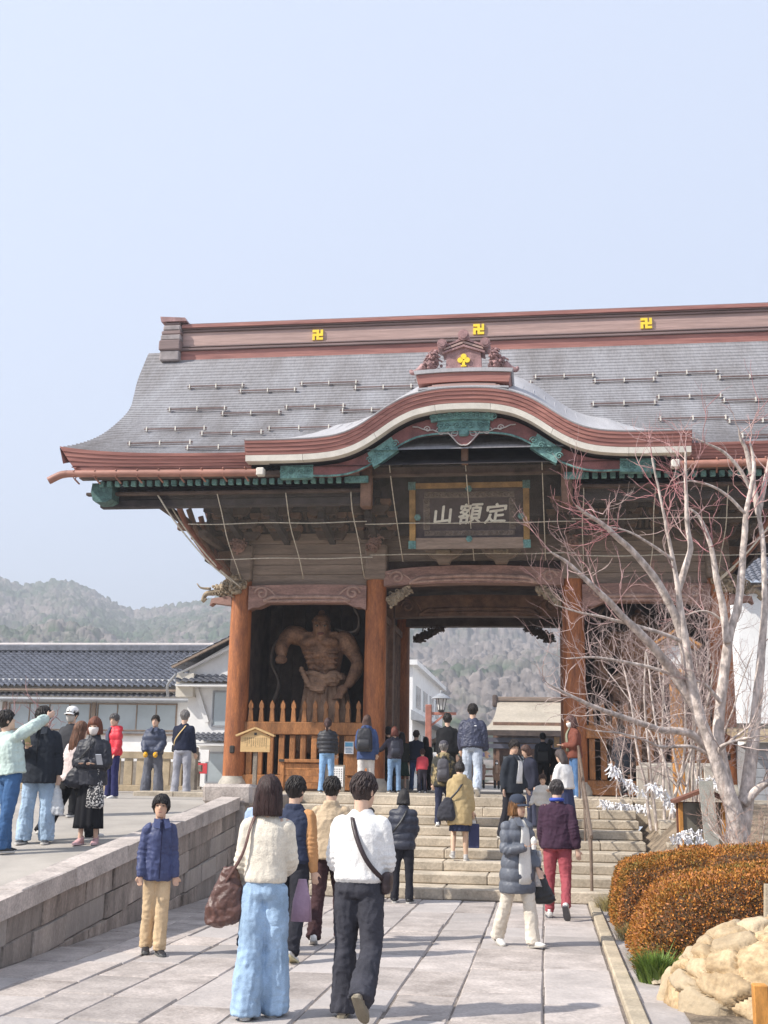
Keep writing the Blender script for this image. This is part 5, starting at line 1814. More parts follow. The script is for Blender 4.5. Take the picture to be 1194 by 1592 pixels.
        if lower.get('pockets') and near and False:
            for s in (-1, 1):
                pk = MB()
                c = tor(s * 0.078 * w, -0.127 * fat, 0.875)
                pk.obox(c, (J['ax'], J['ay'], np.array([0, 0, 1.0])), (0.048 * k, 0.006, 0.05 * k))
                o = pk.build('pocket', m_low, None)
                o.parent = tr
    else:                                                   # skirt
        b = MB()
        zh = lower.get('zhem', 0.35)
        nr_, na_ = 16, 64
        P_ = []
        flare = lower.get('flare', 0.24)
        for i in range(nr_):
            t = i / (nr_ - 1)
            z = 1.06 + (zh - 1.06) * t
            a = (0.150 + (flare - 0.150) * t ** 0.8) * k * w
            d = (0.112 + (flare * 0.78 - 0.112) * t ** 0.8) * k
            fold = 1 + lower.get('pleat', 0.06) * t * np.sin(np.arange(na_) / na_ * 2 * pi * lower.get('npl', 14) + seed)
            c = tor(0, 0, z) if z > 0.93 else tor(0, 0, 0.93) * 1 + np.array([0, 0, (z - 0.93) * k])
            an = np.arange(na_ + 1) * 2 * pi / na_
            fo = np.append(fold, fold[0])
            P_.append([c + np.array([a * fo[j] * cos(an[j]), d * fo[j] * sin(an[j]), 0]) for j in range(na_ + 1)])
        b.grid(np.array(P_))
        o = b.build('skirt', m_low, None, smooth=True)
        o.parent = rt
        so = o.modifiers.new('t', 'SOLIDIFY')
        so.thickness = 0.008
    # ---- upper garment
    th = upper.get('thick', 0.02) * 0.86
    hem = upper.get('hem', 0.90)
    m_up = cloth(upper['col'], upper.get('fab', 'cloth'))
    m_sl = cloth(upper['sleeve'], upper.get('fab', 'cloth')) if 'sleeve' in upper else m_up
    b = MB()
    base = [(0.55, .165, .125), (0.75, .175, .13), (0.84, .172, .13), (0.93, .168, .125), (1.00, .158, .118), (1.08, .150, .112), (1.20, .158, .118), (1.30, .166, .122), (1.37, .158, .108), (1.42, .122, .092), (1.455, .086, .078), (1.485, .070, .066)]
    hf = upper.get('flare', 0.0)
    rings = []
    zs = [hem] + [q[0] for q in base if q[0] > hem + 0.03]
    for z in zs:
        a = np.interp(z, [q[0] for q in base], [q[1] for q in base])
        d = np.interp(z, [q[0] for q in base], [q[2] for q in base])
        box_ = upper.get('boxy', 0.0) * np.clip((1.30 - z) / 0.25, 0, 1)
        fl_ = hf * np.clip((1.0 - z) / 0.4, 0, 1)
        tt_ = th * np.clip((1.48 - z) / 0.2, 0.12, 1)
        cc = tor(0, 0, z) if z > 0.90 else tor(0, 0, 0.90) + np.array([0, 0, (z - 0.90) * k])
        if upper.get('blouson') and z < 1.02:
            a, d = a * 1.0, d * 1.0
        rings.append((cc, ax * (a * w + tt_ + box_ * 0.02 + fl_) * k * fat, ay * (d + tt_ + box_ * 0.025 + fl_) * k * fat))
    ring_loft(b, rings, 20, 2.4)
    sl_end = upper.get('slen', 0.97)
    sr = upper.get('srad', 1.0)
    sleeves = MB() if 'sleeve' in upper else b
    for nm in 'RL':
        s = 1 if nm == 'R' else -1
        end = J['el' + nm] + (J['wr' + nm] - J['el' + nm]) * sl_end
        if sl_end > 0:
            limb(sleeves, [tor(s * 0.090 * w, -0.01, 1.365), J['sh' + nm], J['sh' + nm] * 0.5 + J['el' + nm] * 0.5, J['el' + nm], J['el' + nm] * 0.45 + end * 0.55, end], [(0.045 + th * 0.3) * k, (0.052 + th * 0.40) * k, (0.049 + th * 0.75) * k * sr, (0.044 + th * 0.75) * k * sr, (0.041 + th * 0.7) * k * sr, (0.033 + th * 0.55) * k * (0.5 + 0.5 * sr)], 14, 22)
            if upper.get('cuff'):
                limb(sleeves, [end - unit(J['fd' + nm]) * 0.03 * k, end + unit(J['fd' + nm]) * 0.03 * k], [0.042 * k, 0.036 * k], 12, 4)
        else:
            limb(sleeves, [tor(s * 0.125 * w, -0.01, 1.385), J['sh' + nm], J['sh' + nm] * 0.6 + J['el' + nm] * 0.4], [(0.07 + th * 0.8) * k, (0.062 + th) * k, (0.06 + th) * k], 12, 8)
    if upper.get('hem_band'):
        z = hem
        cc = tor(0, 0, z)
        a = np.interp(z, [q[0] for q in base], [q[1] for q in base])
        ring_loft(b, [(tor(0, 0, z - 0.025), ax * (a * w + 0.012) * k, ay * (0.125 + 0.012) * k), (tor(0, 0, z + 0.03), ax * (a * w + 0.016) * k, ay * 0.14 * k)], 20, 2.4)
    if upper.get('collar'):
        ch = upper['collar']
        ring_loft(b, [(tor(0, -0.012, 1.43), ax * 0.105 * k, ay * 0.092 * k), (tor(0, -0.020, 1.47), ax * 0.088 * k, ay * 0.086 * k), (tor(0, -0.016, 1.47 + ch), ax * 0.080 * k, ay * 0.080 * k)], 18, 2.1)
    if upper.get('hood') == 'down':
        b.ball(tor(0, -0.105, 1.445), (0.125 * k, 0.07 * k, 0.075 * k), 14, 10)
        b.ball(tor(0, -0.125, 1.39), (0.10 * k, 0.055 * k, 0.075 * k), 12, 8)
        for s in (-1, 1):
            b.ball(tor(s * 0.085, -0.03, 1.475), (0.045 * k, 0.08 * k, 0.04 * k), 10, 7)
    def finish(b_, name, m, par=rt, sd=0):
        me, co = remesh(b_, vx, 2)
        amp = 0.78 * upper.get('amp', 0.012) * (0.6 if upper.get('fab') == 'knit' else 1.0) * k
        d = folds(co, seed + 2 + sd, amp * 0.7, 6.5, 11.0) + folds(co, seed + 6 + sd, amp * 0.7, 11.0, 5.0)
        if upper.get('quilt'):
            pitch = upper['quilt'] * k
            rel = (co - tor(0, 0, 1.2)) @ J['R']
            d = d * 0.5 + 0.022 * k * (np.abs(np.sin(pi * rel[:, 2] / pitch)) ** 0.6 - 0.6)
        if upper.get('fab') == 'knit':
            d = d * 0.9 + 0.0015 * perlin(co * np.array([60, 60, 38]))
        # creases at the elbows
        for nm in 'RL':
            dist = np.linalg.norm(co - J['el' + nm], axis=1)
            fdv = unit(J['wr' + nm] - J['sh' + nm])
            d = d + 0.006 * k * np.exp(-(dist / (0.10 * k)) ** 2) * np.sin((co @ fdv) * 150 + 3 * perlin(co * 8 + seed))
        displace(me, co, d)
        return put(name, me, m, par)
    up_o = finish(b, upper.get('name', 'jacket'), m_up)
    if 'sleeve' in upper:
        finish(sleeves, 'sleeves', m_sl, up_o, 5)
    if upper.get('shirt'):                                   # a paler shirt showing in the open front
        sm = MB()
        P_ = []
        for z in np.linspace(upper.get('shirt_z', 0.98), 1.47, 9):
            a = np.interp(z, [q[0] for q in base], [q[1] for q in base])
            d = np.interp(z, [q[0] for q in base], [q[2] for q in base]) + th + 0.024
            hw_ = 0.045 + 0.05 * np.clip((1.45 - z) / 0.5, 0, 1)
            P_.append([tor(xx, d * (1 - (abs(xx) / 0.3) ** 2) * (1 if z < 1.38 else 1 - (z - 1.38) * 3.0), z) for xx in np.linspace(-hw_, hw_, 6)])
        sm.grid(np.array(P_))
        o = sm.build('shirt', cloth(upper['shirt']), None, smooth=True)
        o.parent = rt
        so = o.modifiers.new('t', 'SOLIDIFY')
        so.thickness = 0.01
    if upper.get('lapel'):
        lc = MB()
        for s in (-1, 1):
            d0 = 0.128 + th
            lc.add([tor(s * 0.02, -0.0 + 0.075, 1.50), tor(s * 0.085, 0.05, 1.485), tor(s * 0.10, d0 - 0.012, 1.40), tor(s * 0.03, d0 + 0.014, 1.385), tor(s * 0.02, 0.09, 1.49), tor(s * 0.085, 0.06, 1.50), tor(s * 0.105, d0, 1.405), tor(s * 0.03, d0 + 0.026, 1.39)], [(0, 1, 2, 3), (4, 7, 6, 5), (0, 4, 5, 1), (1, 5, 6, 2), (2, 6, 7, 3), (3, 7, 4, 0)])
        o = lc.build('collar', m_up, None)
        o.parent = up_o
    if upper.get('zip'):
        zp = MB()
        zp.tube([tor(0, 0.122 + th + 0.012 - max(0, z - 1.36) * 0.55, z) for z in np.linspace(hem + 0.03, 1.46, 10)], 0.006 * k, 5)
        o = zp.build('zip', cloth(upper['zip']), None)
        o.parent = up_o
    # ---- shoes
    m_sh = cloth(shoe, 'leather')
    m_so = cloth(sole or (0.55, 0.53, 0.5), 'cloth')
    for nm in 'RL':
        an_ = J['ank' + nm]
        pit, yaw = J['foot' + nm]
        fr = rotz(-yaw) @ rotx(pit)
        def fp(x, y, z):
            return an_ + fr @ np.array([x * k, y * k, z * k])
        s_ = MB()
        rg = []
        for yy, hw_, top in ((-0.075, 0.022, -0.02), (-0.062, 0.034, 0.01), (-0.02, 0.038, 0.03), (0.03, 0.040, 0.012), (0.09, 0.046, -0.018), (0.14, 0.044, -0.033), (0.175, 0.032, -0.042), (0.19, 0.012, -0.05)):
            zb = -0.068
            rg.append((fp(0, yy, (top + zb) / 2), fr @ np.array([hw_ * k, 0, 0]), fr @ np.array([0, 0, (top - zb) / 2 * k])))
        ring_loft(s_, rg, 14, 2.4)
        limb(s_, [fp(0, -0.02, -0.02), fp(0, -0.012, 0.035)], [0.042 * k, 0.042 * k], 12, 4)
        o = s_.build('shoe', m_sh, None, smooth=True)
        o.parent = rt
        t_ = MB()
        rg = []
        for yy, hw_ in ((-0.082, 0.018), (-0.066, 0.038), (-0.01, 0.041), (0.05, 0.043), (0.10, 0.050), (0.15, 0.047), (0.182, 0.034), (0.198, 0.012)):
            rg.append((fp(0, yy, -0.066), fr @ np.array([hw_ * k, 0, 0]), fr @ np.array([0, 0, 0.014 * k])))
        ring_loft(t_, rg, 12, 4)
        q = t_.build('sole', m_so, None, smooth='auto')
        q.parent = o
    # ---- hair, cap
    hkind = hair.get('kind', 'short')
    hc = hair.get('col', (0.025, 0.018, 0.016))
    def hpt(x, y, z):
        return hd + HR @ np.array([x * hk, y * hk, z * hk])
    if hkind != 'none':
        b = MB()
        V = []
        nu, nv_ = 44, 26
        vol = hair.get('vol', 0.014) * 0.55
        hb = MB()
        hb.ball((0, 0, 0), (1, 1, 1), nu, nv_)
        V = hb.v[0]
        th_ = np.arctan2(V[:, 0], V[:, 1])                   # 0 at the face
        el = np.arcsin(np.clip(V[:, 2], -1, 1))
        fr_ = hair.get('fringe', 0.05)                       # height of the hairline over the face
        line = np.interp(np.abs(th_), [0, 0.55, 0.9, 1.25, 1.7, pi], [fr_, fr_, fr_ * 0.5 - 0.01, -0.03, -0.075, hair.get('nape', -0.10)])
        cz = 0.012
        rx, ry, rz_ = 0.081 + vol, 0.104 + vol, 0.115 + vol
        low_ = np.clip((V[:, 2] * rz_ + 0.085) / 0.09, 0, 1) if hkind in ('short', 'cap') else 1.0
        shr = 1 - (1 - low_) * 0.16
        pos = np.stack([V[:, 0] * rx * shr, V[:, 1] * ry * shr - 0.006, V[:, 2] * rz_ + cz], -1)
        line = line + 0.010 * perlin(np.stack([th_ * 4, th_ * 0 + seed, th_ * 0], -1)) + 0.006 * np.sin(th_ * 17 + seed)
        dn = fbm(np.stack([th_ * 5, el * 1.2, th_ * 0 + seed], -1), 3)
        pos *= (1 + 0.055 * dn + 0.03 * fbm(np.stack([th_ * 9, el * 4, th_ * 0 + seed + 3], -1), 2))[:, None]
        inside = pos[:, 2] < line
        sq = np.clip((line - pos[:, 2]) / 0.02, 0, 1)[:, None]
        inner = pos * np.array([0.55, 0.55, 0.8])
        pos = pos * (1 - sq) + inner * sq
        hb.v[0] = np.array([hpt(*q) for q in pos])
        if hkind in ('short', 'bowl', 'cap'):
            o = hb.build('hair', cloth(hc, 'hair'), None, smooth=True)
            o.parent = rt
            rgl = np.random.default_rng(100 + seed)
            lk = MB()
            nl = 150 if near else 70
            for q in range(nl):
                a_ = rgl.uniform(-pi, pi)
                e_ = rgl.uniform(0.05, 1.35) ** 1.0
                ln_ = np.interp(abs(a_), [0, 0.55, 0.9, 1.25, 1.7, pi], [fr_, fr_, fr_ * 0.5 - 0.01, -0.03, -0.075, hair.get('nape', -0.10)])
                pts_ = []
                for t in np.linspace(0, 1, 5):
                    ee = e_ - t * rgl.uniform(0.35, 0.6)
                    z_ = max(sin(ee) * rz_ + cz, ln_ - 0.004)
                    ee2 = math.asin(max(-1, min(1, (z_ - cz) / rz_)))
                    lift_ = 1.0 + 0.035 * sin(t * pi) + 0.02 * t * rgl.uniform(-1, 1.4)
                    sh_ = 1.0 if hkind == 'bowl' else 1 - (1 - min(1, max(0, (z_ - cz + 0.085) / 0.09))) * 0.16
                    pts_.append(hpt(rx * lift_ * sh_ * cos(ee2) * sin(a_ + 0.25 * t), ry * lift_ * sh_ * cos(ee2) * cos(a_ + 0.25 * t) - 0.006, z_))
                lk.tube(pts_, np.array([0.004, 0.0085, 0.009, 0.007, 0.001]) * hk, 4, cap=False)
            q_ = lk.build('locks', cloth(hc, 'hair'), None, smooth=True, fixn=False)
            q_.parent = o
            q_['kind'] = 'stuff'
        else:
            b.add(hb.v[0], hb.f)
            if hkind == 'bob':
                L = hair.get('len', -0.17)
                ring_loft(b, [(hpt(0, -0.012, 0.07), HR @ np.array([0.075 * hk, 0, 0]), HR @ np.array([0, 0.085 * hk, 0])), (hpt(0, -0.022, 0.0), HR @ np.array([0.095 * hk, 0, 0]), HR @ np.array([0, 0.085 * hk, 0])), (hpt(0, -0.026, -0.08), HR @ np.array([0.104 * hk, 0, 0]), HR @ np.array([0, 0.083 * hk, 0])), (hpt(0, -0.03, L), HR @ np.array([0.108 * hk, 0, 0]), HR @ np.array([0, 0.082 * hk, 0]))], 22, 2.2)
            if hkind == 'long':
                L = hair.get('len', -0.36)
                ring_loft(b, [(hpt(0, -0.015, 0.07), HR @ np.array([0.075 * hk, 0, 0]), HR @ np.array([0, 0.085 * hk, 0])), (hpt(0, -0.035, -0.02), HR @ np.array([0.094 * hk, 0, 0]), HR @ np.array([0, 0.078 * hk, 0])), (hpt(0, -0.055, -0.14), HR @ np.array([0.10 * hk, 0, 0]), HR @ np.array([0, 0.06 * hk, 0])), (hd + HR @ np.array([0, -0.075 * hk, 0]) + np.array([0, -0.02, L * 0.75 * hk]), ax * 0.105 * hk, ay * 0.045 * hk), (hd + HR @ np.array([0, -0.08 * hk, 0]) + np.array([0, -0.025, L * hk]), ax * 0.085 * hk, ay * 0.028 * hk)], 22, 2.2)
            if hkind == 'tail':
                b.ball(hpt(0, -0.125, -0.02), (0.035 * hk, 0.035 * hk, 0.035 * hk), 8, 6)
                b.tube(catmull([hpt(0, -0.13, -0.02), hpt(0, -0.165, -0.07), hpt(0, -0.155, -0.19)], 8), np.array([0.03, 0.038, 0.04, 0.04, 0.036, 0.03, 0.022, 0.012]) * hk, 8)
            if hkind == 'bun':
                b.ball(hpt(0, -0.12, -0.035), (0.05 * hk, 0.045 * hk, 0.045 * hk), 10, 8)
            me, co = remesh(b, 0.010 if near else 0.015, 2)
            rel = (co - hd) @ HR
            an = np.arctan2(rel[:, 0], rel[:, 1] + 0.02)
            displace(me, co, 0.005 * hk * fbm(np.stack([an * 9, rel[:, 2] * 6, an * 0 + seed], -1), 3) + 0.004 * hk * np.sin(an * 26 + 3 * perlin(co * 6)))
            ho = put('hair', me, cloth(hc, 'hair'))
            if near and hkind in ('bob', 'long'):
                rgl = np.random.default_rng(300 + seed)
                lk = MB()
                low = hair.get('len', -0.17 if hkind == 'bob' else -0.36)
                for q in range(120):
                    a_ = rgl.uniform(1.0, 2 * pi - 1.0)
                    top = rgl.uniform(-0.02, 0.10)
                    P_ = []
                    for t in np.linspace(0, 1, 6):
                        z_ = top + (low * rgl.uniform(0.98, 1.03) - top) * t
                        wd = np.interp(z_, [-0.36, -0.17, -0.08, 0.0, 0.07, 0.12], [0.085, 0.108, 0.104, 0.097, 0.085, 0.05])
                        dp = np.interp(z_, [-0.36, -0.17, -0.08, 0.0, 0.07, 0.12], [0.05, 0.084, 0.085, 0.09, 0.09, 0.06])
                        yo_ = np.interp(z_, [-0.36, -0.17, 0.0, 0.07], [-0.10, -0.03 if hkind == 'bob' else -0.06, -0.022, -0.012])
                        P_.append(hpt(wd * 1.015 * sin(a_ + 0.05 * t), dp * 1.015 * cos(a_ + 0.05 * t) + yo_, z_))
                    lk.tube(P_, np.array([0.001, 0.004, 0.0055, 0.0055, 0.0045, 0.001]) * hk, 4, cap=False)
                q_ = lk.build('locks', cloth(hc, 'hair'), None, smooth=True, fixn=False)
                q_.parent = ho
                q_['kind'] = 'stuff'
    if cap:
        cb = MB()
        prof = [(0.088, 0.028), (0.092, 0.045), (0.088, 0.085), (0.072, 0.115), (0.045, 0.133), (0.012, 0.140)]
        V, F, n = [], [], 20
        for r, z in prof:
            for i in range(n):
                a = 2 * pi * i / n
                V.append(hpt(r * 1.0 * cos(a), r * 1.16 * sin(a) - 0.005, z))
        for kk in range(len(prof) - 1):
            for i in range(n):
                j = (i + 1) % n
                F.append((kk * n + i, kk * n + j, (kk + 1) * n + j, (kk + 1) * n + i))
        F.append(tuple((len(prof) - 1) * n + i for i in range(n)))
        F.append(tuple(range(n))[::-1])
        cb.add(V, F)
        o = cb.build('cap', cloth(cap['col']), None, smooth=True)
        o.parent = rt
        br = MB()
        P_ = []
        for t in np.linspace(0, 1, 4):
            P_.append([hpt((0.086 + 0.01 * t) * sin(a), 0.085 * cos(a) + 0.012 + 0.075 * t * cos(a * 0.9), 0.036 - 0.018 * t - 0.012 * (abs(a)) ** 2) for a in np.linspace(-1.15, 1.15, 11)])
        br.grid(np.array(P_))
        q = br.build('brim', cloth(cap['col']), None, smooth=True)
        q.parent = o
        so = q.modifiers.new('t', 'SOLIDIFY')
        so.thickness = 0.006
        if cap.get('pom'):
            MB().ball(hpt(0, 0, 0.142), (0.012 * hk,) * 3, 8, 6).build('button', cloth(cap['col']), None).parent = o
    rt['_h'] = H
    del rt['_h']
    return rt, J
def to_world(rt, p):
    a = rt.rotation_euler.z
    p = np.asarray(p, float)
    return np.array([rt.location.x + cos(a) * p[0] - sin(a) * p[1], rt.location.y + sin(a) * p[0] + cos(a) * p[1], rt.location.z + p[2]])
# ================================================================== trees, shrubs, hedges, rocks
def at(px, py, Y):
    """world point on the plane Y that the photograph shows at this pixel"""
    d = CAM_M.to_3x3() @ Vector(((px - IMG_W / 2) / F_PX, -(py - IMG_H / 2) / F_PX, -1))
    t = Y / d.y
    return np.array([d.x * t, Y, 1.68 + d.z * t])
M_bark = mat('pale_bark', (0.56, 0.485, 0.435), rough=0.85, var=0.2, scale=9, stretch=(1, 1, 0.6), bump=1.0, bscale=22, fine=0.35, fscale=16, col2=(0.38, 0.315, 0.275))
M_twig = mat('red_twig', (0.27, 0.095, 0.095), rough=0.7, var=0.25, scale=10)
M_twig2 = mat('brown_twig', (0.30, 0.215, 0.185), rough=0.8, var=0.25, scale=10)

class Twigs:
    """many thin tubes gathered quickly"""
    def __init__(s):
        s.V, s.Q, s.n = [], [], 0
    def tube(s, pts, r0, r1, k=5):
        pts = np.asarray(pts, float)
        m = len(pts)
        t = np.gradient(pts, axis=0)
        t /= np.linalg.norm(t, axis=1)[:, None] + 1e-9
        ref = np.array([0.31, 0.9, 0.3])
        u = np.cross(t, ref)
        u /= np.linalg.norm(u, axis=1)[:, None] + 1e-9
        w = np.cross(t, u)
        r = np.linspace(r0, r1, m)[:, None, None]
        an = np.arange(k) * 2 * pi / k
        ring = pts[:, None, :] + r * (np.cos(an)[None, :, None] * u[:, None, :] + np.sin(an)[None, :, None] * w[:, None, :])
        s.V.append(ring.reshape(-1, 3))
        i = np.arange(m - 1)[:, None] * k + np.arange(k)[None, :]
        j = np.arange(m - 1)[:, None] * k + (np.arange(k)[None, :] + 1) % k
        s.Q.append(np.stack([i, j, j + k, i + k], -1).reshape(-1, 4) + s.n)
        s.n += m * k
    def build(s, name, m, parent):
        o = np.array(world_loc(parent))
        me = fast_mesh(name, np.concatenate(s.V) - o, np.concatenate(s.Q), True)
        return link_mesh(name, me, m, parent)
def grow(tw, tips, p, d, L, r, depth, rg, spread=0.6, up=0.25, forks=(2, 3), decay=0.72, seg=6, bend=0.25):
    pts = [np.array(p, float)]
    d = unit(d)
    for k in range(seg):
        d = unit(d + rg.normal(size=3) * bend * 0.5 + np.array([0, 0, up * 0.25]))
        pts.append(pts[-1] + d * L / seg)
    (tw if depth > 1 or tips is None else tips).tube(pts, r, r * 0.6, 5 if r > 0.006 else 4)
    if depth <= 0:
        return
    n = rg.integers(*forks) if forks[1] > forks[0] else forks[0]
    for k in range(n + 1):
        i = seg if k == 0 else int(rg.integers(max(1, seg // 3), seg + 1))
        nd = unit(d + rg.normal(size=3) * spread + np.array([0, 0, up]))
        grow(tw, tips, pts[i], nd, L * decay * rg.uniform(0.7, 1.1), r * 0.58, depth - 1, rg, spread, up, forks, decay, max(4, seg - 1), bend)

# ---- the bare tree on the right
YT = 16.3
tree = thing('bare_maple_tree', 'large bare tree with pale branching trunk and red twigs beside the stairs', 'tree', tuple(at(1150, 1345, YT)))
rg = np.random.default_rng(21)
S = [  # pixel path, depth offsets start/end, radii start/end (m)
    ([(1148, 1345), (1146, 1300), (1141, 1262), (1128, 1225), (1112, 1180), (1087, 1110), (1073, 1050), (1066, 1000), (1058, 950), (1054, 915), (1046, 870), (1038, 830), (1030, 790), (1021, 745), (1014, 712)], 0.0, -0.5, 0.125, 0.014),
    ([(1054, 918), (1062, 893), (1070, 868), (1073, 848), (1068, 815), (1067, 775), (1066, 735), (1066, 700)], -0.2, -0.2, 0.05, 0.012),
    ([(1073, 1052), (1052, 965), (1022, 905), (988, 862), (960, 836), (935, 814), (910, 798), (896, 786)], -0.1, -1.3, 0.062, 0.010),
    ([(1088, 1112), (1044, 1042), (1012, 1002), (975, 965), (945, 934), (915, 905), (882, 875), (856, 858)], 0.0, -1.6, 0.070, 0.010),
    ([(1148, 1290), (1132, 1225), (1118, 1150), (1120, 1095), (1128, 1030), (1136, 978), (1147, 945), (1152, 900), (1156, 850), (1160, 800), (1168, 758), (1172, 722), (1166, 690)], 0.15, 0.5, 0.085, 0.016),
    ([(1131, 1000), (1124, 945), (1114, 900), (1108, 862), (1099, 830), (1086, 802), (1064, 786)], 0.2, 0.1, 0.055, 0.010),
    ([(1152, 1300), (1163, 1220), (1171, 1150), (1178, 1080), (1185, 1000), (1189, 930), (1187, 860), (1180, 800), (1172, 770)], 0.1, 0.6, 0.10, 0.03),
    ([(1180, 800), (1168, 740), (1160, 700), (1152, 684), (1149, 668)], 0.6, 0.4, 0.045, 0.010),
    ([(1180, 800), (1190, 745), (1200, 700), (1212, 665)], 0.6, 0.9, 0.04, 0.010),
    ([(1172, 772), (1150, 730), (1126, 704), (1100, 690), (1074, 680)], 0.6, 0.2, 0.032, 0.007),
    ([(1114, 1186), (1075, 1142), (1027, 1135), (1004, 1127), (959, 1112), (922, 1098), (884, 1080), (850, 1062)], 0.0, -1.4, 0.058, 0.009),
    ([(1122, 1200), (1104, 1177), (1075, 1161), (1027, 1161), (1004, 1151), (965, 1140), (925, 1136)], 0.1, -1.0, 0.030, 0.006),
    ([(1120, 1165), (1143, 1146), (1164, 1130), (1174, 1112)], 0.0, -0.3, 0.022, 0.006),
    ([(1120, 1190), (1118, 1172), (1122, 1160), (1150, 1150), (1175, 1145)], -0.1, -0.4, 0.03, 0.012),
    ([(1066, 1000), (1030, 985), (985, 972), (940, 960), (900, 952), (862, 940)], -0.2, -1.2, 0.032, 0.006),
    ([(1075, 1060), (1020, 1040), (975, 1030), (925, 1022), (880, 1024)], -0.1, -0.9, 0.030, 0.006),
    ([(1046, 870), (1010, 845), (975, 826), (940, 818)], -0.4, -0.9, 0.024, 0.006),
    ([(1160, 800), (1130, 770), (1105, 755), (1075, 748), (1050, 752)], 0.4, 0.0, 0.026, 0.006),
    ([(1136, 978), (1110, 955), (1090, 950), (1070, 955)], 0.3, 0.1, 0.022, 0.006),
    ([(1156, 1250), (1180, 1225), (1200, 1212), (1230, 1200)], 0.0, 0.0, 0.06, 0.03),
    ([(1120, 1092), (1098, 1066), (1080, 1058)], 0.1, -0.2, 0.03, 0.012),
]
tipT = Twigs()
for pxs, y0, y1, r0, r1 in S:
    n = len(pxs)
    pts = [at(px, py, YT + y0 + (y1 - y0) * i / (n - 1)) for i, (px, py) in enumerate(pxs)]
    m_ = 12 * n
    P_ = catmull(pts, m_)
    P_ += 0.012 * fbm(P_ * 3.0 + 7, 2)[:, None] * np.array([1, 1, 0.4])
    tt_ = np.linspace(0, 1, m_)
    rad = r0 * (1 - tt_) ** (0.8 if r0 < 0.09 else 1.7) + r1 * tt_ + (0.016 * (1 - tt_) if r0 > 0.09 else 0)
    if r0 > 0.12:
        rad = rad + 0.05 * np.exp(-tt_ * 16)
    rad = rad * (1 + 0.10 * perlin(P_ * 5) + 0.08 * perlin(P_ * 14))
    b = MB()
    b.tube(P_, rad, 12 if r0 > 0.05 else 8)
    b.build('trunk' if r0 > 0.12 else 'limb', M_bark, tree, smooth=True)
    # side shoots
    ns = int(7 if r0 < 0.1 else 6)
    for q in range(ns):
        t = rg.uniform(0.42, 0.98)
        i = int(t * (m_ - 1))
        d = unit(P_[min(i + 1, m_ - 1)] - P_[i - 1])
        if P_[i][2] > 6.2 and rg.random() < 0.55:
            continue
        nd = unit(d * 0.7 + rg.normal(size=3) * 0.55 + np.array([-0.15, -0.1, 0.25]))
        grow(tipT, None, P_[i], nd, rg.uniform(0.3, 0.65), min(0.009, rad[i] * 0.45), 2, rg, 0.5, 0.18, (1, 3), 0.7, 6, 0.3)
    grow(tipT, None, P_[-1], P_[-1] - P_[-3], 0.42 if P_[-1][2] < 6.0 else 0.25, r1 * 0.7, 2, rg, 0.5, 0.2, (1, 3), 0.72, 6, 0.3)
# the fine shoots are red towards their ends: split by height of the shoot
V = np.concatenate(tipT.V)
me = fast_mesh('twigs', V - np.array(tree.location), np.concatenate(tipT.Q), True)
zz_ = V[:, 2]
red = np.clip((zz_ - 2.6) / 2.2, 0, 1)[:, None] * np.clip(0.6 + 1.5 * perlin(V * 1.3)[:, None], 0.1, 1)
set_tone(me, np.array([0.52, 0.42, 0.38]) * (1 - red) + np.array([0.47, 0.19, 0.20]) * red)
o = link_mesh('twigs', me, vcol_mat('twig_bark', rough=0.75, fine=0.2, fscale=20), tree)
o['kind'] = 'stuff'

# ---- fine-twigged shrubs and slender stems behind it
def twiggy(name, label, base, n, H, seed, tone, spread=0.35, dens=3, r=0.02):
    rgx = np.random.default_rng(seed)
    t = thing(name, label, 'shrub' if H < 3 else 'tree', tuple(base))
    tw, fine = Twigs(), Twigs()
    for k in range(n):
        a = rgx.uniform(0, 2 * pi)
        p = np.array(base) + np.array([cos(a), sin(a), 0]) * rgx.uniform(0, 0.35)
        d = unit(np.array([cos(a) * spread, sin(a) * spread, 1]) + rgx.normal(size=3) * 0.1)
        pts = [p]
        seg = 8
        for i in range(seg):
            d = unit(d + rgx.normal(size=3) * 0.08)
            pts.append(pts[-1] + d * H * 0.7 / seg)
        tw.tube(pts, r, r * 0.4, 7)
        for q in range(8):
            i = int(rgx.integers(2, seg + 1))
            grow(fine, None, pts[i], unit(d + rgx.normal(size=3) * 0.7), H * 0.2 * rgx.uniform(0.6, 1.2), r * 0.3, dens, rgx, 0.6, 0.2, (2, 3), 0.68, 5, 0.3)
    tw.build('stems', M_bark, t)['kind'] = 'stuff'
    o = fine.build('twigs', mat(name + '_twig', tone, rough=0.85, var=0.25, scale=8), t)
    o['kind'] = 'stuff'
b0 = at(1035, 1300, 21.2)
b0[2] = 0.9
twiggy('crape_myrtle', 'slender many stemmed shrub with fine grey brown twigs behind the bare tree', b0, 7, 4.4, 31, (0.42, 0.325, 0.30), 0.22, 3, 0.03)
b0 = at(1085, 1290, 23.0)
b0[2] = 1.2
twiggy('twiggy_bush', 'tall dense brown twigged bush in front of the right guardian niche', b0, 8, 4.6, 32, (0.38, 0.28, 0.26), 0.3, 3, 0.025)
b0 = at(985, 1250, 23.6)
b0[2] = 1.35
twiggy('thin_twig_bush', 'low thin bush of brown twigs by the stair head', b0, 5, 2.3, 33, (0.30, 0.22, 0.20), 0.45, 2, 0.014)
b0 = at(1180, 1330, 15.0)
b0[2] = 0.55
twiggy('pinkish_twig_bush', 'rounded bush of dense pinkish twigs right of the trunk', b0, 10, 1.25, 34, (0.50, 0.33, 0.26), 0.5, 2, 0.012)
b0 = at(6, 1210, 22.5)
b0[2] = 1.28
twiggy('leafless_sapling', 'leafless sapling behind the people at the left edge', b0, 3, 2.3, 35, (0.34, 0.20, 0.19), 0.35, 2, 0.05)

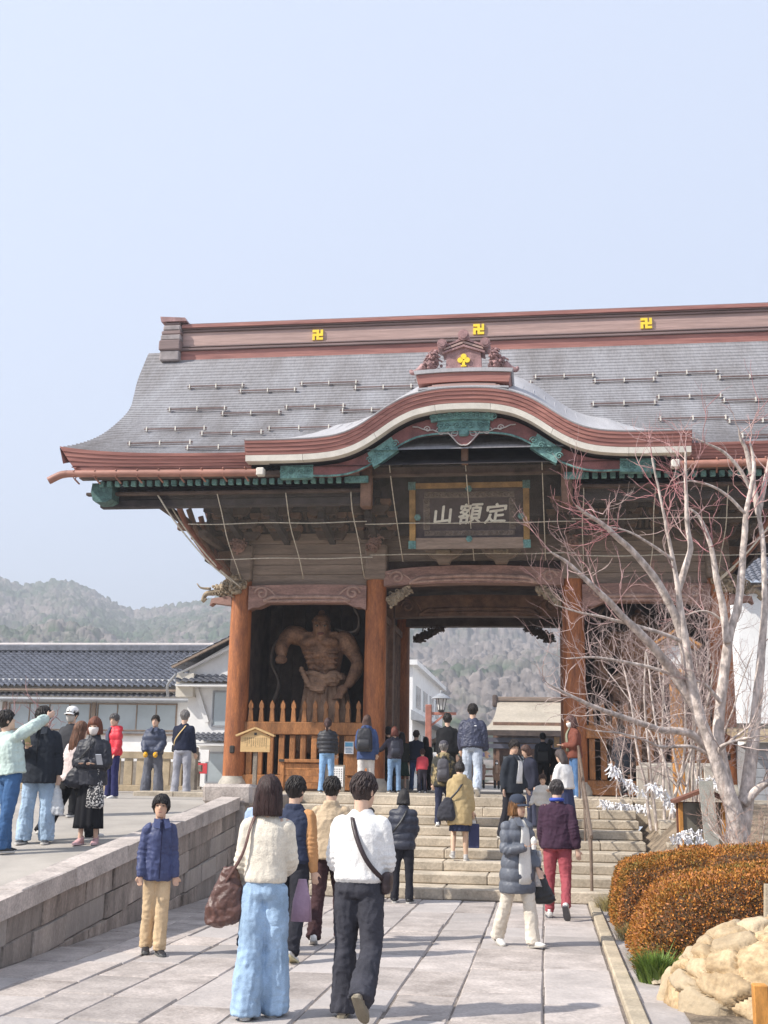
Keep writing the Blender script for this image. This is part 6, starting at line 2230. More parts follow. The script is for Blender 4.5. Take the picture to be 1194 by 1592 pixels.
# ---- clipped hedges: dense small leaves over a shaped mound
def hedge(name, label, fz, x0, x1, y0, y1, n, seed, leafcol):
    """fz(u, v) gives the top height over the unit square; leaves cover the mound"""
    rgx = np.random.default_rng(seed)
    t = thing(name, label, 'hedge', ((x0 + x1) / 2, (y0 + y1) / 2, 0.1), 'clipped hedges in the planting bed')
    g_ = 60
    u, v = np.meshgrid(np.linspace(0, 1, g_), np.linspace(0, 1, g_))
    def surf(u, v):
        ex = np.minimum(u, 1 - u) / 0.16
        ey = np.minimum(v, 1 - v) / 0.18
        e = np.clip(np.minimum(ex, ey), 0, 1)
        edge = np.sqrt(np.clip(1 - (1 - np.clip(ex, 0, 1)) ** 2.6, 0, 1)) * np.sqrt(np.clip(1 - (1 - np.clip(ey, 0, 1)) ** 2.6, 0, 1))
        X, Y = x0 + (x1 - x0) * u, y0 + (y1 - y0) * v
        z0 = np.where(X > 1.0, bed_z(X, Y), 0.0) - 0.03
        Z = z0 + (fz(u, v) - z0) * edge
        bump = fbm(np.stack([X * 3.2, Y * 3.2, Z * 3.2 + seed], -1).reshape(-1, 3), 3).reshape(X.shape)
        return np.stack([X + 0.05 * bump, Y + 0.05 * bump, Z + 0.05 * bump], -1)
    Pm = surf(u, v)
    MB().grid(Pm * 1.0 - np.array([0, 0, 0.03])).build('branches', mat('hedge_core', (0.10, 0.055, 0.025), rough=0.95, var=0.3, scale=20, bump=0.8), t, smooth=True)
    # sample in proportion to real surface area
    du = np.gradient(Pm, axis=1)
    dv = np.gradient(Pm, axis=0)
    ar = np.linalg.norm(np.cross(du, dv), axis=-1).ravel()
    idx = rgx.choice(len(ar), size=n, p=ar / ar.sum())
    uu = np.clip(u.ravel()[idx] + rgx.uniform(-0.5, 0.5, n) / g_, 0, 1)
    vv = np.clip(v.ravel()[idx] + rgx.uniform(-0.5, 0.5, n) / g_, 0, 1)
    c = surf(uu, vv)
    N = np.cross(du.reshape(-1, 3)[idx], dv.reshape(-1, 3)[idx])
    N /= np.linalg.norm(N, axis=1)[:, None] + 1e-9
    c = c + N * rgx.uniform(-0.03, 0.035, n)[:, None]
    dirn = N * 0.8 + rgx.normal(size=(n, 3)) * 0.6 + np.array([0, 0, 0.3])
    dirn /= np.linalg.norm(dirn, axis=1)[:, None]
    sd = np.cross(dirn, rgx.normal(size=(n, 3)))
    sd /= np.linalg.norm(sd, axis=1)[:, None] + 1e-9
    L = rgx.uniform(0.018, 0.036, n)[:, None]
    Wd = L * 0.28
    V = np.stack([c, c + dirn * L * 0.5 + sd * Wd, c + dirn * L, c + dirn * L * 0.5 - sd * Wd], 1).reshape(-1, 3)
    Q = np.arange(4 * n).reshape(-1, 4)
    me = fast_mesh('foliage', V - np.array(t.location), Q)
    cols_ = np.array(leafcol)
    patch = perlin(c * 1.6 + seed) + 0.5 * rgx.normal(size=n) * 0.6
    k = np.clip(((patch + 0.75) / 1.5) * len(cols_), 0, len(cols_) - 1).astype(int)
    tone = cols_[k] * (0.72 + 0.95 * rgx.random(n) ** 1.5)[:, None] * 0.95
    set_tone(me, np.repeat(tone, 4, axis=0))
    o = link_mesh('foliage', me, vcol_mat('hedge_leaf', rough=0.7, fine=0.1, fscale=30), t)
    o['kind'] = 'stuff'
RUST = [(0.17, 0.125, 0.03), (0.27, 0.13, 0.025), (0.37, 0.155, 0.025), (0.43, 0.165, 0.035), (0.46, 0.20, 0.09), (0.34, 0.17, 0.035)]
hedge('clipped_hedge', 'large rust orange clipped hedge in front, behind the tan rocks', lambda u, v: 0.60 + 0.60 * u ** 0.9 + 0.04 * np.sin(u * 7), 0.84, 3.9, 11.3, 13.2, 75000, 41, RUST)
hedge('clipped_hedge', 'smaller olive and rust clipped hedge nearest the handrail', lambda u, v: 0.70 + 0.24 * u, 0.80, 2.1, 14.0, 15.9, 36000, 42, RUST[:5])
hedge('clipped_hedge', 'low rust hedge strip behind at the foot of the tree', lambda u, v: 0.92 + 0.22 * u + 0.0 * v, 1.7, 4.2, 13.7, 15.0, 24000, 43, RUST)

# ---- rockery of fitted tan stones
M_rock = mat('tan_rock', (0.42, 0.31, 0.185), rough=0.9, alt=(0.47, 0.385, 0.27), var=0.3, scale=6, bump=0.8, bscale=18, fine=0.25, fscale=28, objvar=0.16, col2=(0.27, 0.175, 0.085))
rk = thing('rockery', 'rounded mound of fitted tan stones in the near right corner', 'rockery', (1.6, 9.9, 0))
rgx = np.random.default_rng(77)
RC, RR = np.array([1.86, 9.98, -0.12]), np.array([1.0, 0.80, 0.80])
nu_, nv_ = 170, 80
uu, vv = np.meshgrid(np.linspace(0, 2 * pi, nu_), np.linspace(0.0, 1.62, nv_))
dirs = np.stack([np.cos(uu) * np.sin(vv), np.sin(uu) * np.sin(vv), np.cos(vv)], -1).reshape(-1, 3)
seeds = rgx.normal(size=(60, 3))
seeds[:, 2] = np.abs(seeds[:, 2]) * 0.9
seeds /= np.linalg.norm(seeds, axis=1)[:, None]
base_p = dirs * RR
wp = base_p + 0.05 * np.stack([perlin(base_p * 5 + 3), perlin(base_p * 5 + 31), perlin(base_p * 5 + 57)], -1)
sp_ = seeds * RR
dm = np.linalg.norm((wp[:, None, :] - sp_[None]) * np.array([1.0, 1.0, 1.5]), axis=2)
order = np.argsort(dm, axis=1)
d1 = np.take_along_axis(dm, order[:, :1], 1)[:, 0]
d2 = np.take_along_axis(dm, order[:, 1:2], 1)[:, 0]
cell_id = order[:, 0]
off = rgx.uniform(-0.03, 0.04, 60)[cell_id] + 0.022 * fbm(base_p * 6, 3) + 0.012 * fbm(base_p * 22, 2)
crack = np.exp(-np.clip(d2 - d1, 0, 1) / 0.012)
Pd = RC + base_p * (1 + (off - 0.13 * crack)[:, None])
I = np.arange(nu_ * nv_).reshape(nv_, nu_)
Q = np.stack([I[:-1, :-1], I[:-1, 1:], I[1:, 1:], I[1:, :-1]], -1).reshape(-1, 4)
fc = cell_id[Q[:, 0]]
cen = Pd[Q].mean(1)
for k in range(60):
    q = Q[(fc == k) & (cen[:, 2] > -0.08)]
    if len(q) < 6:
        continue
    vi, inv = np.unique(q, return_inverse=True)
    me = fast_mesh('stone', Pd[vi] - np.array(rk.location), inv.reshape(-1, 4), True)
    link_mesh('stone', me, M_rock, rk)
# pale loose stones along the bed edge
eg = thing('edging_stones', 'row of small pale stones edging the bed below the hedge', 'stones', (1.0, 11, 0))
for k in range(13):
    y = 10.9 + k * 0.36
    c = np.array([1.02 + rgx.normal() * 0.04, y, 0.05])
    bm = bmesh.new()
    for j in range(14):
        d = unit(rgx.normal(size=3))
        bm.verts.new(Vector(c + d * np.array([0.12, 0.17, 0.09]) * rgx.uniform(0.8, 1.1)) - Vector(eg.location))
    bmesh.ops.convex_hull(bm, input=bm.verts[:])
    me = bpy.data.meshes.new('stone')
    bm.to_mesh(me)
    bm.free()
    link_mesh('stone', me, M_kerb, eg)
# ---- tufts
def tuft(name, label, c, n, h, sp, cols_, seed):
    rgx = np.random.default_rng(seed)
    t = thing(name, label, 'grass', tuple(c))
    tw = []
    a = rgx.uniform(0, 2 * pi, n)
    r = rgx.uniform(0, sp, n)
    base = np.stack([c[0] + r * np.cos(a), c[1] + r * np.sin(a), np.full(n, c[2])], -1)
    ln = rgx.uniform(0.6, 1.1, n) * h
    out = np.stack([np.cos(a), np.sin(a), np.zeros(n)], -1) * (0.3 + r / sp)[:, None] * 0.5 + rgx.normal(size=(n, 3)) * 0.15
    mid = base + out * ln[:, None] * 0.35 + np.array([0, 0, 1]) * ln[:, None] * 0.55
    tip = base + out * ln[:, None] * 0.95 + np.array([0, 0, 1]) * ln[:, None] * 0.8
    sd = np.stack([-np.sin(a), np.cos(a), np.zeros(n)], -1) * 0.005
    V = np.stack([base - sd, base + sd, mid + sd * 0.8, mid - sd * 0.8, tip + sd * 0.1, tip - sd * 0.1], 1).reshape(-1, 3)
    k = np.arange(n)[:, None] * 6
    Q = np.concatenate([k + np.array([0, 1, 2, 3]), k + np.array([3, 2, 4, 5])])
    me = fast_mesh('blades', V - np.array(t.location), Q)
    cc = np.array(cols_)[rgx.integers(0, len(cols_), n)] * rgx.uniform(0.7, 1.3, n)[:, None]
    set_tone(me, np.repeat(cc, 6, axis=0))
    o = link_mesh('blades', me, vcol_mat('grass_blade', rough=0.6, fine=0.05), t)
    o['kind'] = 'stuff'
tuft('green_grass_tuft', 'bright green tuft of grass at the foot of the front hedge', (0.93, 10.95, 0.0), 1500, 0.26, 0.16, [(0.12, 0.20, 0.03), (0.17, 0.24, 0.04), (0.09, 0.15, 0.03)], 51)
tuft('dry_grass_tuft', 'dry straw tuft under the smaller hedge', (0.93, 13.7, 0.0), 500, 0.20, 0.2, [(0.45, 0.36, 0.16), (0.30, 0.27, 0.10)], 52)
tuft('dry_grass_tuft', 'straw coloured tuft where the kerb meets the stairs', (0.86, 16.7, 0.0), 450, 0.22, 0.22, [(0.45, 0.36, 0.16), (0.36, 0.30, 0.12)], 53)
# ================================================================== guardian statues, fittings, signs
def guardian(label, mirror=False):
    cx, cy = -5.10, 26.35
    rt = thing('guardian_statue', label, 'statue', (cx, cy, 1.6))
    M_nio = mat('statue_wood', (0.28, 0.15, 0.085), rough=0.65, var=0.25, scale=4, bump=0.5, bscale=30, fine=0.25, fscale=22, col2=(0.13, 0.068, 0.04))
    b = MB()
    P0 = lambda x, y, z: np.array([cx + 0.92 * x + 0.10 * sin((z - 2.4) * 1.5), cy + y, z + (0.20 if z < 4.8 else (0.20 if abs(x) > 0.4 else 0.05))])
    R = rotz(pi) @ rotz(0.15)
    k = 2.75
    head_shape(b, P0(0.08, -0.14, 5.02), R, k)
    b.ball(P0(0.08, -0.02, 5.36), (0.085, 0.09, 0.10), 10, 8)
    b.tube([P0(0.08 + 0.205 * cos(a), -0.12 + 0.27 * sin(a), 5.16 + 0.02 * cos(2 * a)) for a in np.linspace(0, 2 * pi, 24)], 0.03, 8)
    for s in (-1, 1):
        b.ball(P0(0.08 + s * 0.19, -0.05, 5.0), (0.04, 0.06, 0.12), 8, 6)
        b.ball(P0(0.08 + s * 0.08, -0.30, 5.14), (0.075, 0.05, 0.03), 8, 6)
        b.ball(P0(0.08 + s * 0.09, -0.28, 4.99), (0.06, 0.05, 0.045), 8, 6)
    b.ball(P0(0.07, -0.36, 5.03), (0.045, 0.06, 0.07), 8, 6)
    b.ball(P0(0.07, -0.31, 4.90), (0.085, 0.05, 0.025), 8, 6)
    limb(b, [P0(0.04, 0, 4.6), P0(0.07, -0.06, 4.98)], [0.20, 0.15], 14, 6)
    secs = [(4.74, 0.30, .20), (4.66, .50, .25), (4.50, .54, .30), (4.30, .48, .31), (4.10, .41, .28), (3.92, .37, .26), (3.75, .38, .27), (3.55, .44, .30), (3.3, .46, .32)]
    ring_loft(b, [(P0(0.03 * (z - 4), 0, z), (a, 0, 0), (0, d, 0)) for z, a, d in secs], 24, 2.4)
    for s in (-1, 1):                                                   # chest, ribs and belly muscles
        b.ball(P0(s * 0.24, -0.25, 4.52), (0.23, 0.13, 0.13), 12, 8)
        for j in range(4):
            b.ball(P0(s * (0.31 - 0.03 * j), -0.29 + 0.02 * j, 4.29 - 0.115 * j), (0.16, 0.085, 0.042), 10, 6)
        for j in range(3):
            b.ball(P0(s * 0.095, -0.29, 4.22 - 0.15 * j), (0.085, 0.07, 0.058), 10, 6)
        b.tube([P0(s * 0.05, -0.2, 4.72), P0(s * 0.45, -0.12, 4.76)], 0.04, 8)
    b.ball(P0(0.0, -0.27, 3.80), (0.10, 0.05, 0.07), 10, 6)
    # arm on the left of the picture: raised elbow, fist lowered
    limb(b, [P0(-0.42, 0, 4.62), P0(-0.60, -0.02, 4.70), P0(-0.80, -0.08, 4.68), P0(-0.94, -0.18, 4.52), P0(-0.98, -0.32, 4.34), P0(-0.95, -0.44, 4.18)], [0.19, 0.23, 0.20, 0.15, 0.155, 0.095], 14, 24)
    b.ball(P0(-0.72, -0.04, 4.80), (0.19, 0.16, 0.14), 10, 8)
    b.ball(P0(-0.95, -0.48, 4.10), (0.12, 0.11, 0.10), 10, 8)
    for j in range(4):
        b.tube([P0(-1.06 + 0.055 * j, -0.50, 4.16), P0(-1.07 + 0.055 * j, -0.59, 4.08), P0(-1.05 + 0.055 * j, -0.55, 4.01)], 0.032, 7)
    # other arm: elbow out, open hand pressed down
    limb(b, [P0(0.42, 0, 4.62), P0(0.60, 0, 4.60), P0(0.74, -0.04, 4.38), P0(0.86, -0.08, 4.12), P0(0.84, -0.16, 3.90), P0(0.72, -0.30, 3.66), P0(0.62, -0.36, 3.52)], [0.18, 0.22, 0.19, 0.14, 0.16, 0.12, 0.085], 14, 26)
    b.ball(P0(0.62, -0.03, 4.58), (0.19, 0.17, 0.19), 10, 8)
    b.ball(P0(0.52, -0.42, 3.44), (0.13, 0.06, 0.11), 10, 8)
    for j in range(5):
        b.tube([P0(0.44 + 0.03 * j, -0.43, 3.40), P0(0.33 + 0.05 * j, -0.47, 3.28 - 0.02 * abs(2 - j)), P0(0.28 + 0.06 * j, -0.49, 3.20 + 0.01 * j)], 0.028, 6)
    for s in (-1, 1):
        limb(b, [P0(s * 0.25, 0, 3.4), P0(s * 0.36, -0.05, 2.7), P0(s * 0.38, 0, 2.1), P0(s * 0.42, 0.02, 1.68)], [0.26, 0.21, 0.16, 0.10], 12, 18)
        b.ball(P0(s * 0.44, -0.12, 1.66), (0.13, 0.26, 0.08), 10, 6)
    me, co = remesh(b, 0.023, 0)
    displace(me, co, 0.012 * fbm(co * 8, 3))
    me.transform(Matrix.Translation(-Vector(rt.location)))
    me.polygons.foreach_set('use_smooth', np.ones(len(me.polygons), bool))
    link_mesh('body', me, M_nio, rt)
    M_eyew = mat('statue_eye', (0.30, 0.22, 0.15), rough=0.4)
    for s in (-1, 1):
        hc_ = P0(0.08, -0.14, 5.02)
        MB().ball(hc_ + R @ np.array([s * 0.088, 0.235, 0.02]), (0.05, 0.03, 0.025), 10, 6).build('eye', M_eyew, rt, smooth=True)
        MB().ball(hc_ + R @ np.array([s * 0.085, 0.262, 0.015]), (0.02, 0.015, 0.02), 8, 6).build('pupil', M_iron, rt, smooth=True)
        MB().tube([hc_ + R @ np.array([s * xx, yy, zz_]) for xx, yy, zz_ in ((0.03, 0.265, 0.05), (0.09, 0.265, 0.085), (0.15, 0.22, 0.10))], 0.028, 8).build('brow', M_nio, rt, smooth=True)
    MB().ball(P0(0.08, -0.14, 5.02) + R @ np.array([0, 0.262, -0.16]), (0.085, 0.03, 0.03), 10, 6).build('mouth', mat('statue_mouth', (0.16, 0.06, 0.045), rough=0.7), rt, smooth=True)
    # draped skirt
    na_ = 90
    P_ = []
    an = np.linspace(0, 2 * pi, na_ + 1)
    for i in range(26):
        t = i / 25
        z = 3.80 - 1.75 * t
        fold = 0.075 * (0.3 + t) * np.sin(an * 13 + 3.0 * t + 1.2 * np.sin(an * 3)) + 0.025 * np.sin(an * 27 + t * 4)
        a = 0.43 + 0.22 * t ** 0.7 + fold
        d = 0.33 + 0.16 * t ** 0.7 + fold
        sway = 0.12 * t
        P_.append([P0(a[j] * cos(an[j]) + sway, d[j] * sin(an[j]) - 0.04, z + 0.05 * sin(an[j] * 2 + 1)) for j in range(na_ + 1)])
    M_drape = mat('statue_drape', (0.34, 0.205, 0.13), rough=0.75, var=0.3, scale=4, bump=0.4, bscale=30, fine=0.2)
    o = MB().grid(np.array(P_)).build('skirt', M_drape, rt, smooth=True)
    # rolled belt cloth with a knot
    b = MB()
    for z0, r, ph in ((3.74, 0.075, 0), (3.64, 0.085, 1.4), (3.55, 0.06, 2.6)):
        b.tube([P0((0.46 + 0.03 * sin(3 * a + ph)) * cos(a), (0.36 + 0.03 * sin(4 * a + ph)) * sin(a) - 0.04, z0 + 0.06 * sin(2 * a + ph)) for a in np.linspace(0, 2 * pi, 40)], r, 9)
    for j in range(3):
        b.tube(spiral_pts(P0(0.30, -0.44, 3.66), 0.20 - 0.05 * j, j), 0.055, 8)
    b.tube(catmull([P0(-0.42, -0.3, 3.78), P0(-0.52, -0.36, 3.92), P0(-0.40, -0.44, 3.70), P0(-0.25, -0.46, 3.48), P0(0.1, -0.48, 3.42)], 20), np.linspace(0.04, 0.09, 20), 8)
    me, co = remesh(b, 0.022, 1)
    displace(me, co, 0.010 * np.sin(co[:, 2] * 70 + 5 * perlin(co * 5)))
    me.transform(Matrix.Translation(-Vector(rt.location)))
    me.polygons.foreach_set('use_smooth', np.ones(len(me.polygons), bool))
    link_mesh('belt_cloth', me, M_drape, rt)
    # floating scarf behind the shoulders
    M_scf = mat('statue_scarf', (0.20, 0.16, 0.135), rough=0.8, var=0.2, scale=4)
    for pts in ([P0(0.35, 0.25, 5.0), P0(0.7, 0.2, 4.75), P0(0.98, 0.1, 4.85), P0(1.02, 0.1, 5.15), P0(0.90, 0.15, 5.35)], [P0(-0.5, 0.3, 4.9), P0(-1.2, 0.3, 4.6), P0(-1.42, 0.25, 4.1), P0(-1.25, 0.25, 3.6), P0(-1.38, 0.2, 3.1)]):
        C_ = catmull(pts, 24)
        g_ = np.array([C_ + np.array([0, -0.12, 0.03]), C_, C_ + np.array([0, 0.12, -0.03])])
        q = MB().grid(g_).build('scarf', M_scf, rt, smooth=True)
        q.modifiers.new('t', 'SOLIDIFY').thickness = 0.04
    bs = MB()
    bs.lathe([(0.95, 1.60), (0.9, 1.70), (0.75, 1.78)], (cx, cy, 0), 10, 1, 0.7)
    bs.build('rock_base', M_dark, rt)
    # coarse wire screen of the niche is left to its frame only
    return rt
def spiral_pts(c, r, j):
    return [np.array(c) + np.array([r * cos(a) * (1 - a / 14), -0.03 * j - 0.01 * a, r * 0.8 * sin(a) * (1 - a / 14)]) for a in np.linspace(j, j + 6.5, 22)]
st = guardian('muscular wooden guardian statue with draped skirt in the left niche')
st2 = copy_tree(st)
tag(st2, 'shadowed wooden guardian statue in the right niche behind the branches', 'statue')
st['group'] = st2['group'] = 'guardian statues of the gate'
st2.location.x = 2 * XC - st.location.x
for o in (gate, net, plq, st, st2):
    to_site(o)
st2.scale.x *= -1

# wooden roofed notice board on a post
M_new = mat('fresh_wood', (0.62, 0.42, 0.20), rough=0.7, var=0.12, scale=4, stretch=(0.5, 1, 3), fine=0.1)
M_ink = mat('ink', (0.05, 0.035, 0.03), rough=0.8, var=0.0)
nb = thing('roofed_notice_board', 'pale wooden notice board with little roof standing before the left niche', 'notice board', (-6.86, 27.5, 1.378))
xm, ym = -6.86, 27.5
MB().cbox(xm - 0.05, xm + 0.05, ym, ym + 0.08, 1.378, 2.33, 0.01).build('post', M_gwood, nb)
MB().prism([(xm - 0.36, 2.27), (xm + 0.36, 2.27), (xm + 0.36, 2.63), (xm, 2.80), (xm - 0.36, 2.63)], ym - 0.05, ym - 0.005).build('board', M_new, nb)
for s in (-1, 1):
    MB().bar((xm, ym - 0.04, 2.83), (xm + s * 0.47, ym - 0.04, 2.645), 0.16, 0.04).build('roof_board', M_new, nb)
MB().box(xm - 0.03, xm + 0.03, ym - 0.06, ym - 0.051, 2.66, 2.72).build('boss', M_iron, nb)
txt = ['仁王門', '金剛力士像', '寛永年間建立', '高村光雲作', '米原雲海作', '三宝荒神', '三面大黒天', '善光寺']
ti = MB()
for k in range(11):
    x = xm + 0.27 - k * 0.052
    L = [0.26, 0.22, 0.25, 0.24, 0.2, 0.25, 0.23, 0.25, 0.18, 0.24, 0.15][k]
    n = int(L / 0.026)
    for j in range(n):
        z = 2.60 - j * 0.026
        w_ = 0.011 * RNG.uniform(0.6, 1.0)
        ti.box(x - w_, x + w_, ym - 0.0535, ym - 0.0505, z - 0.003, z + 0.002)
        ti.box(x - 0.002, x + 0.002, ym - 0.0532, ym - 0.0504, z - 0.009, z + 0.009)
        if j % 2:
            ti.box(x - w_, x + w_ * 0.6, ym - 0.0533, ym - 0.0503, z + 0.006, z + 0.009)
o = ti.build('writing', M_ink, nb)
o['kind'] = 'stuff'
# offering box
ob = thing('offering_box', 'orange brown wooden offering box in front of the left niche fence', 'box', (-5.8, 27.9, 1.378))
bx0, bx1, by0, by1 = -6.25, -5.20, 27.55, 28.2
for k in range(4):
    MB().cbox(bx0 + 0.04, bx1 - 0.04, by0 + 0.03, by0 + 0.06, 1.44 + k * 0.145 + .002, 1.44 + (k + 1) * 0.145 - .002, 0.005).build('front_board', M_orange, ob)
for x in (bx0, bx1 - 0.09):
    for y in (by0, by1 - 0.09):
        MB().cbox(x, x + 0.09, y, y + 0.09, 1.378, 2.04, 0.01).build('corner_post', M_orange, ob)
MB().cbox(bx0 - 0.03, bx1 + 0.03, by0 - 0.04, by0 + 0.08, 2.043, 2.12, 0.01).build('top_rail', M_orange, ob)
MB().cbox(bx0 - 0.03, bx1 + 0.03, by1 - 0.08, by1 + 0.03, 2.043, 2.12, 0.01).build('top_rail', M_orange, ob)
for k in range(7):
    x = bx0 + 0.06 + k * 0.145
    MB().cbox(x, x + 0.06, by0 + 0.085, by1 - 0.085, 2.05, 2.10, 0.008).build('grate_slat', M_orange, ob)
MB().cbox(bx0 + 0.02, bx1 - 0.02, by0 + 0.065, by1 - 0.05, 1.40, 2.03, 0.01).build('box_body', M_brown, ob)
MB().cbox(bx0 - 0.035, bx0 + 0.1, by0 - 0.045, by0 - 0.04, 2.05, 2.115, 0.003).build('corner_plate', M_iron, ob)
# small white notices
wn = thing('white_notice_stand', 'small grey stand with a white lettered notice beside the offering box', 'notice', (-4.98, 27.6, 1.378))
MB().cbox(-5.18, -4.70, 27.6, 27.64, 1.378, 2.0, 0.01).build('panel', M_gwood, wn)
MB().cbox(-4.99, -4.74, 27.588, 27.599, 1.50, 1.96, 0.003).build('paper', M_plaster, wn)
tx = MB()
for k in range(4):
    for j in range(7):
        x, z = -4.78 - k * 0.055, 1.90 - j * 0.052
        tx.box(x - 0.014, x + 0.014, 27.584, 27.587, z - 0.004, z + 0.004)
        tx.box(x - 0.003, x + 0.003, 27.5835, 27.5869, z - 0.017, z + 0.017)
tx.build('writing', M_ink, wn)['kind'] = 'stuff'
bn = thing('blue_white_notice', 'small blue and white notice on the fence near the pillar', 'notice', (-4.78, 28.7, 2.3))
MB().cbox(-4.93, -4.70, 28.77, 28.79, 2.28, 2.58, 0.003).build('paper', M_plaster, bn)
MB().box(-4.91, -4.72, 28.764, 28.768, 2.46, 2.56).build('blue_band', mat('notice_blue', (0.15, 0.42, 0.62), rough=0.6), bn)
for k in range(4):
    MB().box(-4.90, -4.73 - 0.02 * (k % 2), 28.765, 28.769, 2.31 + k * 0.033, 2.323 + k * 0.033).build('text_line', mat('notice_ink', (0.12, 0.25, 0.38), rough=0.6), bn)

# handrail of the stairs
M_rail = mat('rail_metal', (0.23, 0.17, 0.13), rough=0.45, var=0.2, scale=8, metal=0.3)
hr_ = thing('stair_handrail', 'brown metal handrail running up the right side of the stairs', 'handrail', (0.63, 18, 0.1))
pts = [(0.63, 17.75, 0.20), (0.63, 17.75, 1.00), (0.63, 23.2, 2.30), (0.63, 23.2, 1.38)]
MB().tube([(0.63, 17.75, 0.165), (0.63, 17.75, 1.02)], 0.024, 10).build('post', M_rail, hr_, smooth='auto')
MB().tube([(0.63, 20.4, 0.736), (0.63, 20.4, 1.64)], 0.02, 10).build('post', M_rail, hr_, smooth='auto')
MB().tube([(0.63, 23.2, 1.385), (0.63, 23.2, 2.32)], 0.024, 10).build('post', M_rail, hr_, smooth='auto')
MB().tube(catmull([(0.63, 17.45, 0.92), (0.63, 17.75, 1.02), (0.63, 20.4, 1.65), (0.63, 23.2, 2.33), (0.63, 23.5, 2.34)], 30), 0.026, 10).build('rail', M_rail, hr_, smooth='auto')
MB().tube([(0.63, 17.78, 0.62), (0.63, 23.17, 1.95)], 0.014, 8).build('lower_rail', M_rail, hr_, smooth='auto')

# wooden lantern on a tall post, right
wl = thing('wooden_lantern', 'roofed wooden lantern with white panels on an orange post behind the branches', 'lantern', tuple(at(1050, 1190, 24.0)))
c = at(1050, 1060, 24.0)
x0 = c[0]
zt = at(1050, 985, 24.0)[2]
z1 = at(1050, 1003, 24.0)[2]
z2 = at(1050, 1047, 24.0)[2]
M_lorange = mat('lantern_wood', (0.55, 0.25, 0.06), rough=0.65, var=0.2, scale=4, stretch=(2, 2, 0.6), fine=0.15)
MB().cbox(x0 - 0.11, x0 + 0.11, 23.9, 24.12, 1.38, z2 - 0.02, 0.015).build('post', M_lorange, wl)
MB().cbox(x0 - 0.30, x0 + 0.30, 23.72, 24.3, z2 - 0.015, z2 + 0.06, 0.01).build('shelf', M_lorange, wl)
MB().cbox(x0 - 0.23, x0 + 0.23, 23.78, 24.24, z2 + 0.065, z1 - 0.03, 0.01).build('white_panel', M_plaster, wl)
for s in (-1, 1):
    MB().cbox(x0 + s * 0.245 - 0.025, x0 + s * 0.245 + 0.025, 23.74, 23.79, z2 + 0.062, z1 - 0.03, 0.006).build('corner_post', M_lorange, wl)
    MB().bar((x0, 24.0, zt + 0.02), (x0 + s * 0.50, 24.0, z1 - 0.05), 0.75, 0.05).build('roof_board', M_lorange, wl)
MB().prism([(x0 - 0.34, z1 - 0.02), (x0 + 0.34, z1 - 0.02), (x0, zt - 0.03)], 23.75, 24.25).build('gable', M_carve, wl)

# small roofed box with glass front, and the leaning board
bxr = thing('roofed_paper_box', 'small roofed wooden box with dark panels below the bare tree', 'box', tuple(at(1092, 1345, 17.0)))
a0, a1 = at(1058, 1335, 17.0), at(1128, 1248, 17.0)
xl, xr, zb, zt = a0[0], a1[0], a0[2], a1[2]
xm = (xl + xr) / 2 + 0.04
M_rbrown = mat('red_brown_wood', (0.20, 0.085, 0.055), rough=0.7, var=0.2, scale=5)
for x in (xl, xm - 0.03, xr - 0.06):
    MB().cbox(x, x + 0.06, 17.0, 17.06, zb - 0.5, zt, 0.006).build('upright', M_lorange, bxr)
MB().box(xl + 0.062, xm - 0.032, 17.03, 17.05, zb, zt - 0.01).build('pane', mat('dull_glass', (0.20, 0.185, 0.15), rough=0.2, var=0.3, scale=3), bxr)
MB().box(xm + 0.032, xr - 0.062, 17.03, 17.05, zb, zt - 0.01).build('pane', MATS['dull_glass'], bxr)
MB().box(xl, xr, 17.3, 17.35, zb, zt).build('back_panel', M_rbrown, bxr)
MB().bar((xm, 17.1, zt + 0.17), (xl - 0.07, 17.1, zt + 0.0), 0.55, 0.045).build('roof_board', M_rbrown, bxr)
MB().bar((xm, 17.1, zt + 0.17), (xr + 0.07, 17.1, zt + 0.02), 0.55, 0.045).build('roof_board', M_rbrown, bxr)
lb = thing('leaning_board', 'weathered grey plank leaning in front of the roofed box', 'plank', tuple(at(1112, 1340, 16.6)))
MB().bar(at(1111, 1350, 16.6), at(1097, 1214, 16.75), 0.03, 0.19, up=(1, 0.1, 0.1)).build('plank', mat('grey_plank', (0.42, 0.42, 0.38), rough=0.9, var=0.18, scale=5, fine=0.15), lb)
gf = thing('grey_post_fence', 'row of grey posts standing behind the tree at the platform edge', 'fence', tuple(at(1060, 1240, 24.5)))
for k in range(7):
    a = at(1000 + k * 21, 1240, 25.0)
    MB().cbox(a[0] - 0.12, a[0] + 0.12, 24.95, 25.1, 1.28, 2.05 + 0.04 * (k % 2), 0.02).build('post', M_stone, gf)
a, b_ = at(995, 1185, 25), at(1135, 1185, 25)
MB().cbox(a[0], b_[0], 25.11, 25.22, 1.98, 2.12, 0.02).build('rail', M_stone, gf)

